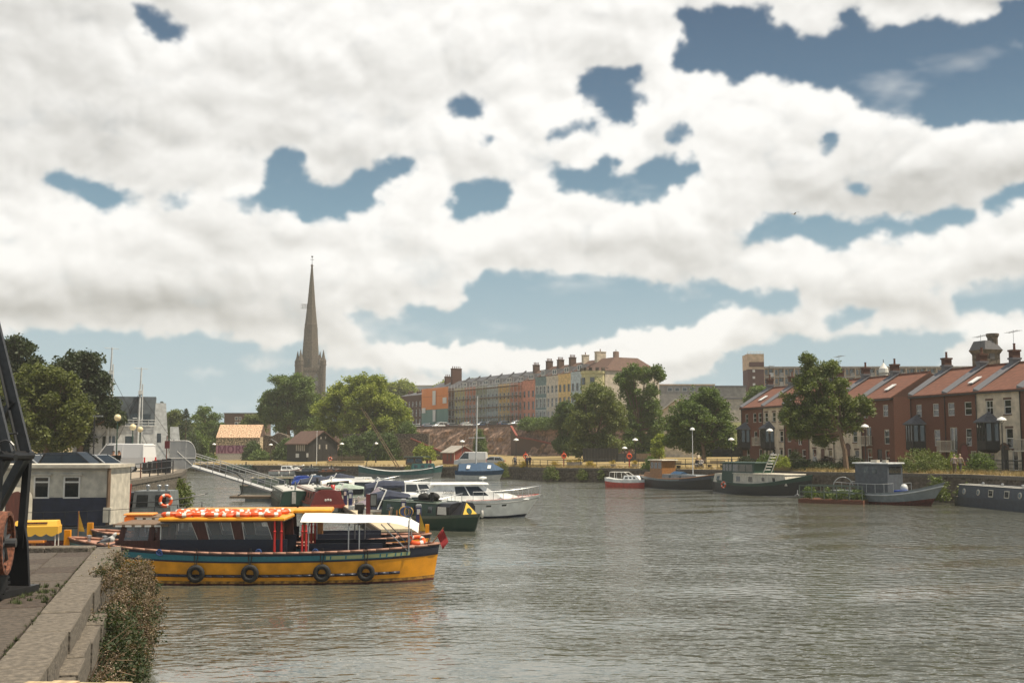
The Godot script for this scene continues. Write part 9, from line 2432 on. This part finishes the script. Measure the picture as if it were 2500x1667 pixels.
func quayside():
	var b: MB
	var LL := [[525, 236, 1084, "quay lamp before the graffiti shed"], [663, 230, 1085, "quay lamp between the stone ruin and boathouse"], [836, 215, 1083, "quay lamp at the boathouse's right corner"], [919, 206, 1082, "quay lamp behind the teal barge"], [1129, 184, 1077, "quay lamp before the russet shed"], [1260, 176, 1073, "quay lamp by the person in blue"], [1550, 160, 1073, "quay lamp under the tall open quay tree"], [1524, 176, 1093, "smaller quay lamp before the dark hoarding"], [1784, 146, 1072, "quay lamp left of the brick end house"], [1878, 136, 1050, "quay lamp before the brick end house balcony"], [2110, 116, 1040, "quay lamp before the bare gabled brick house"], [2444, 101, 1023, "quay lamp before the cream house's arched door"]]
	for e in LL: quay_lamp(e[3], e[0], e[1], e[2])
	var o: Node3D
	# railings along the quay: one thing for each stretch
	var names := ["", "", "dark railing along the far quay before the cliff", "dark railing on the corner of the far quay", "dark railing behind the red launch and varnished barge", "dark railing behind the Dutch barge", "dark railing behind the grey workboat", "dark railing above the slate narrowboat"]
	for i in range(2, 8):
		var off := 1.0 if i < 4 else 6.6
		var p0 := Vector3(FAR_EDGE[i][0], FAR_EDGE[i][2] + ground_rise(off), -FAR_EDGE[i][1]) + edge_back(i) * (1.0 if i <= 4 and i < 4 else off)
		var off1 := 1.0 if i + 1 < 4 else 6.6
		var p1 := Vector3(FAR_EDGE[i + 1][0], FAR_EDGE[i + 1][2] + ground_rise(off1), -FAR_EDGE[i + 1][1]) + edge_back(i + 1) * off1
		var L := p0.distance_to(p1)
		o = thing("quay_railing", names[i], "railing", p0, heading(p1.x - p0.x, p1.z - p0.z), "railings along the quay")
		var n := int(L / 2.2)
		for k in n + 1:
			b = MB.new(); b.bar(Vector3(L * k / n, -0.1, 0), Vector3(L * k / n, 1.1 + (p1.y - p0.y) * k / n, 0), 0.045, 5); part(o, "post", b, "iron")
		for h in [0.35, 0.72, 1.08]:
			b = MB.new(); b.bar(Vector3(0, h, 0), Vector3(L, h + p1.y - p0.y, 0), 0.028, 5); part(o, "rail", b, "iron")
	# area railings before the cream house
	var q := grounded(2425, 103.6)
	o = thing("area_railing", "black spiked iron railing before the cream house's arched doorway", "railing", q, -1.3161)
	for k in 26:
		b = MB.new(); b.bar(Vector3(k * 0.16 - 0.5, 0, 0), Vector3(k * 0.16 - 0.5, 1.2, 0), 0.018, 4, 0.014); part(o, "bar", b, "iron")
	for h in [0.15, 1.02]:
		b = MB.new(); b.box(Vector3(-0.5, h, -0.02), Vector3(3.6, h + 0.05, 0.02)); part(o, "rail", b, "iron")
	# dark hoarding under the quay trees
	o = thing("dark_hoarding", "long charcoal board hoarding under the big quay trees", "fence", grounded(1422, 183), 0.12)
	for k in 26:
		b = MB.new(); b.box(Vector3(k * 0.5, 0, -0.04), Vector3(k * 0.5 + 0.48, 2.5 if k < 12 else 1.6, 0.04)); part(o, "board", b, "iron" if k < 12 else ("iron_worn" if k < 18 else "wood_fence"))
	b = MB.new(); b.box(Vector3(0, 0.4, 0.04), Vector3(12.9, 0.5, 0.08)); part(o, "rail", b, "iron")
	o = thing("planter", "long pale planter box with straw yellow flowers on the far quay", "planter", grounded(1402, 160))
	b = MB.new(); b.box(Vector3(-1.1, 0, -0.3), Vector3(1.1, 0.7, 0.3)); part(o, "box", b, "concrete")
	var sp := []
	for k in 60: sp.append([Vector3(rng.randf_range(-1.2, 1.2), rng.randf_range(0.65, 1.05), rng.randf_range(-0.35, 0.35)), rng.randf_range(0.5, 1)])
	foliage(o, "flowers", sp, clump(1, 0.12, 0.28, 18), "leaf_yellow")
	for e in [[1496, 155, "round straw yellow flower tub left of the second lifebuoy post"], [1548, 150, "round straw yellow flower tub by the varnished barge's stern"], [1634, 143, "round straw yellow flower tub behind the varnished barge"]]:
		o = thing("flower_tub", e[2], "planter", grounded(e[0], e[1]), 0, "flower tubs on the quay")
		b = MB.new(); b.lathe([Vector2(0.3, 0), Vector2(0.42, 0.5), Vector2(0.38, 0.5), Vector2(0.01, 0.45)], 10); part(o, "tub", b, "concrete")
		sp = []
		for k in 26: sp.append([Vector3(rng.randfn() * 0.22, rng.randf_range(0.5, 0.95), rng.randfn() * 0.22), rng.randf_range(0.5, 1)])
		foliage(o, "flowers", sp, clump(1, 0.12, 0.28, 18), "leaf_yellow")
	for e in [[1376, 161.5, "red lifebuoy post beside the long planter"], [1535, 150, "red lifebuoy post between two flower tubs"], [1283, 167.5, "red lifebuoy post behind the two standing people"]]:
		o = thing("lifebuoy_post", e[2], "post", grounded(e[0], e[1]), 0, "lifebuoy posts")
		b = MB.new(); b.box(Vector3(-0.08, 0, -0.05), Vector3(0.08, 2.3, 0.05)); part(o, "post", b, "ferry_red"); b = MB.new(); b.torus(Vector3(0, 1.6, 0.1), 0.3, 0.09, 14, 6); part(o, "ring", b, "buoy_orange", true)
	for e in [[1640, 139.0, "dark timber bench left of the tall thin white mast"], [1745, 136.0, "dark timber bench right of the tall thin white mast"]]:
		o = thing("quay_bench", e[2], "bench", grounded(e[0], e[1]), -0.9, "benches on the quay")
		for k in 3:
			b = MB.new(); b.box(Vector3(-1.2, 0.43, -0.3 + k * 0.2), Vector3(1.2, 0.47, -0.13 + k * 0.2)); part(o, "slat", b, "wood_fence")
			b = MB.new(); b.box(Vector3(-1.2, 0.55 + k * 0.16, -0.36), Vector3(1.2, 0.67 + k * 0.16, -0.32)); part(o, "back_slat", b, "wood_fence")
		for x in [-1.0, 1.0]:
			b = MB.new(); b.box(Vector3(x - 0.05, 0, -0.34), Vector3(x + 0.05, 0.43, 0.3)); part(o, "leg", b, "iron")
	# people
	var dark := Color(.012, .013, .02); var hair := Color(.05, .03, .02); var pale := Color(.5, .47, .43)
	person("person in navy with white hair standing at the far quay edge, left of a pair", grounded(1287, 165.0), 0.9, [Color(.03, .035, .06), dark, Color(.5, .48, .45)], "talk", "pair standing on the far quay")
	person("person in navy with pale hair standing at the far quay edge, right of a pair", grounded(1293.5, 165.0), -0.7, [dark, dark, Color(.5, .45, .36)], "stand", "pair standing on the far quay")
	person("person in grey top and blue trousers standing by the lamp on the far quay", grounded(1257, 170), 0.2, [Color(.2, .2, .2), Color(.02, .04, .09), hair], "stand")
	person("person in a white top walking the path before the purple bush", grounded(1986, 119), -1.2, [pale, Color(.03, .03, .035), Color(.4, .36, .3)], "walk")
	person("person in a pale pink top beside the large round bush, left of a couple", grounded(2325, 101.5), 2.6, [Color(.42, .33, .28), Color(.12, .08, .06), Color(.3, .25, .2)], "walk", "couple by the round bush")
	person("person in a beige top beside the large round bush, right of a couple", grounded(2339, 101.5), 2.3, [Color(.38, .32, .24), Color(.1, .09, .08), Color(.45, .36, .25)], "walk", "couple by the round bush")
	person("person in a dark top sitting near the tall thin white mast", grounded(1700, 139.5), -0.6, [Color(.02, .02, .025), Color(.25, .25, .25), hair], "sit", "people sitting behind the barge")
	person("person in a white top sitting near the tall thin white mast", grounded(1710, 139.0), -0.4, [pale, Color(.03, .03, .04), hair], "sit", "people sitting behind the barge")
	for e in [[1700, 139.4, "stone block seat under the dark clothed sitter"], [1710, 138.9, "stone block seat under the white clothed sitter"]]:
		var s := grounded(e[0], e[1])
		o = thing("stone_seat", e[2], "seat", s, -0.5, "stone seats")
		b = MB.new(); b.cham(Vector3(-0.24, 0, -0.3), Vector3(0.24, 0.4, 0.18), 0.03); part(o, "block", b, "coping")
	gull_on("grey backed white gull standing on the quay corner stone", Vector3(-10.55, 2.515, -29.25), 0.1)
	gull_flying("gull gliding high against the clouds on the right", at(1940, 523, 110), 0.4, 0.2)
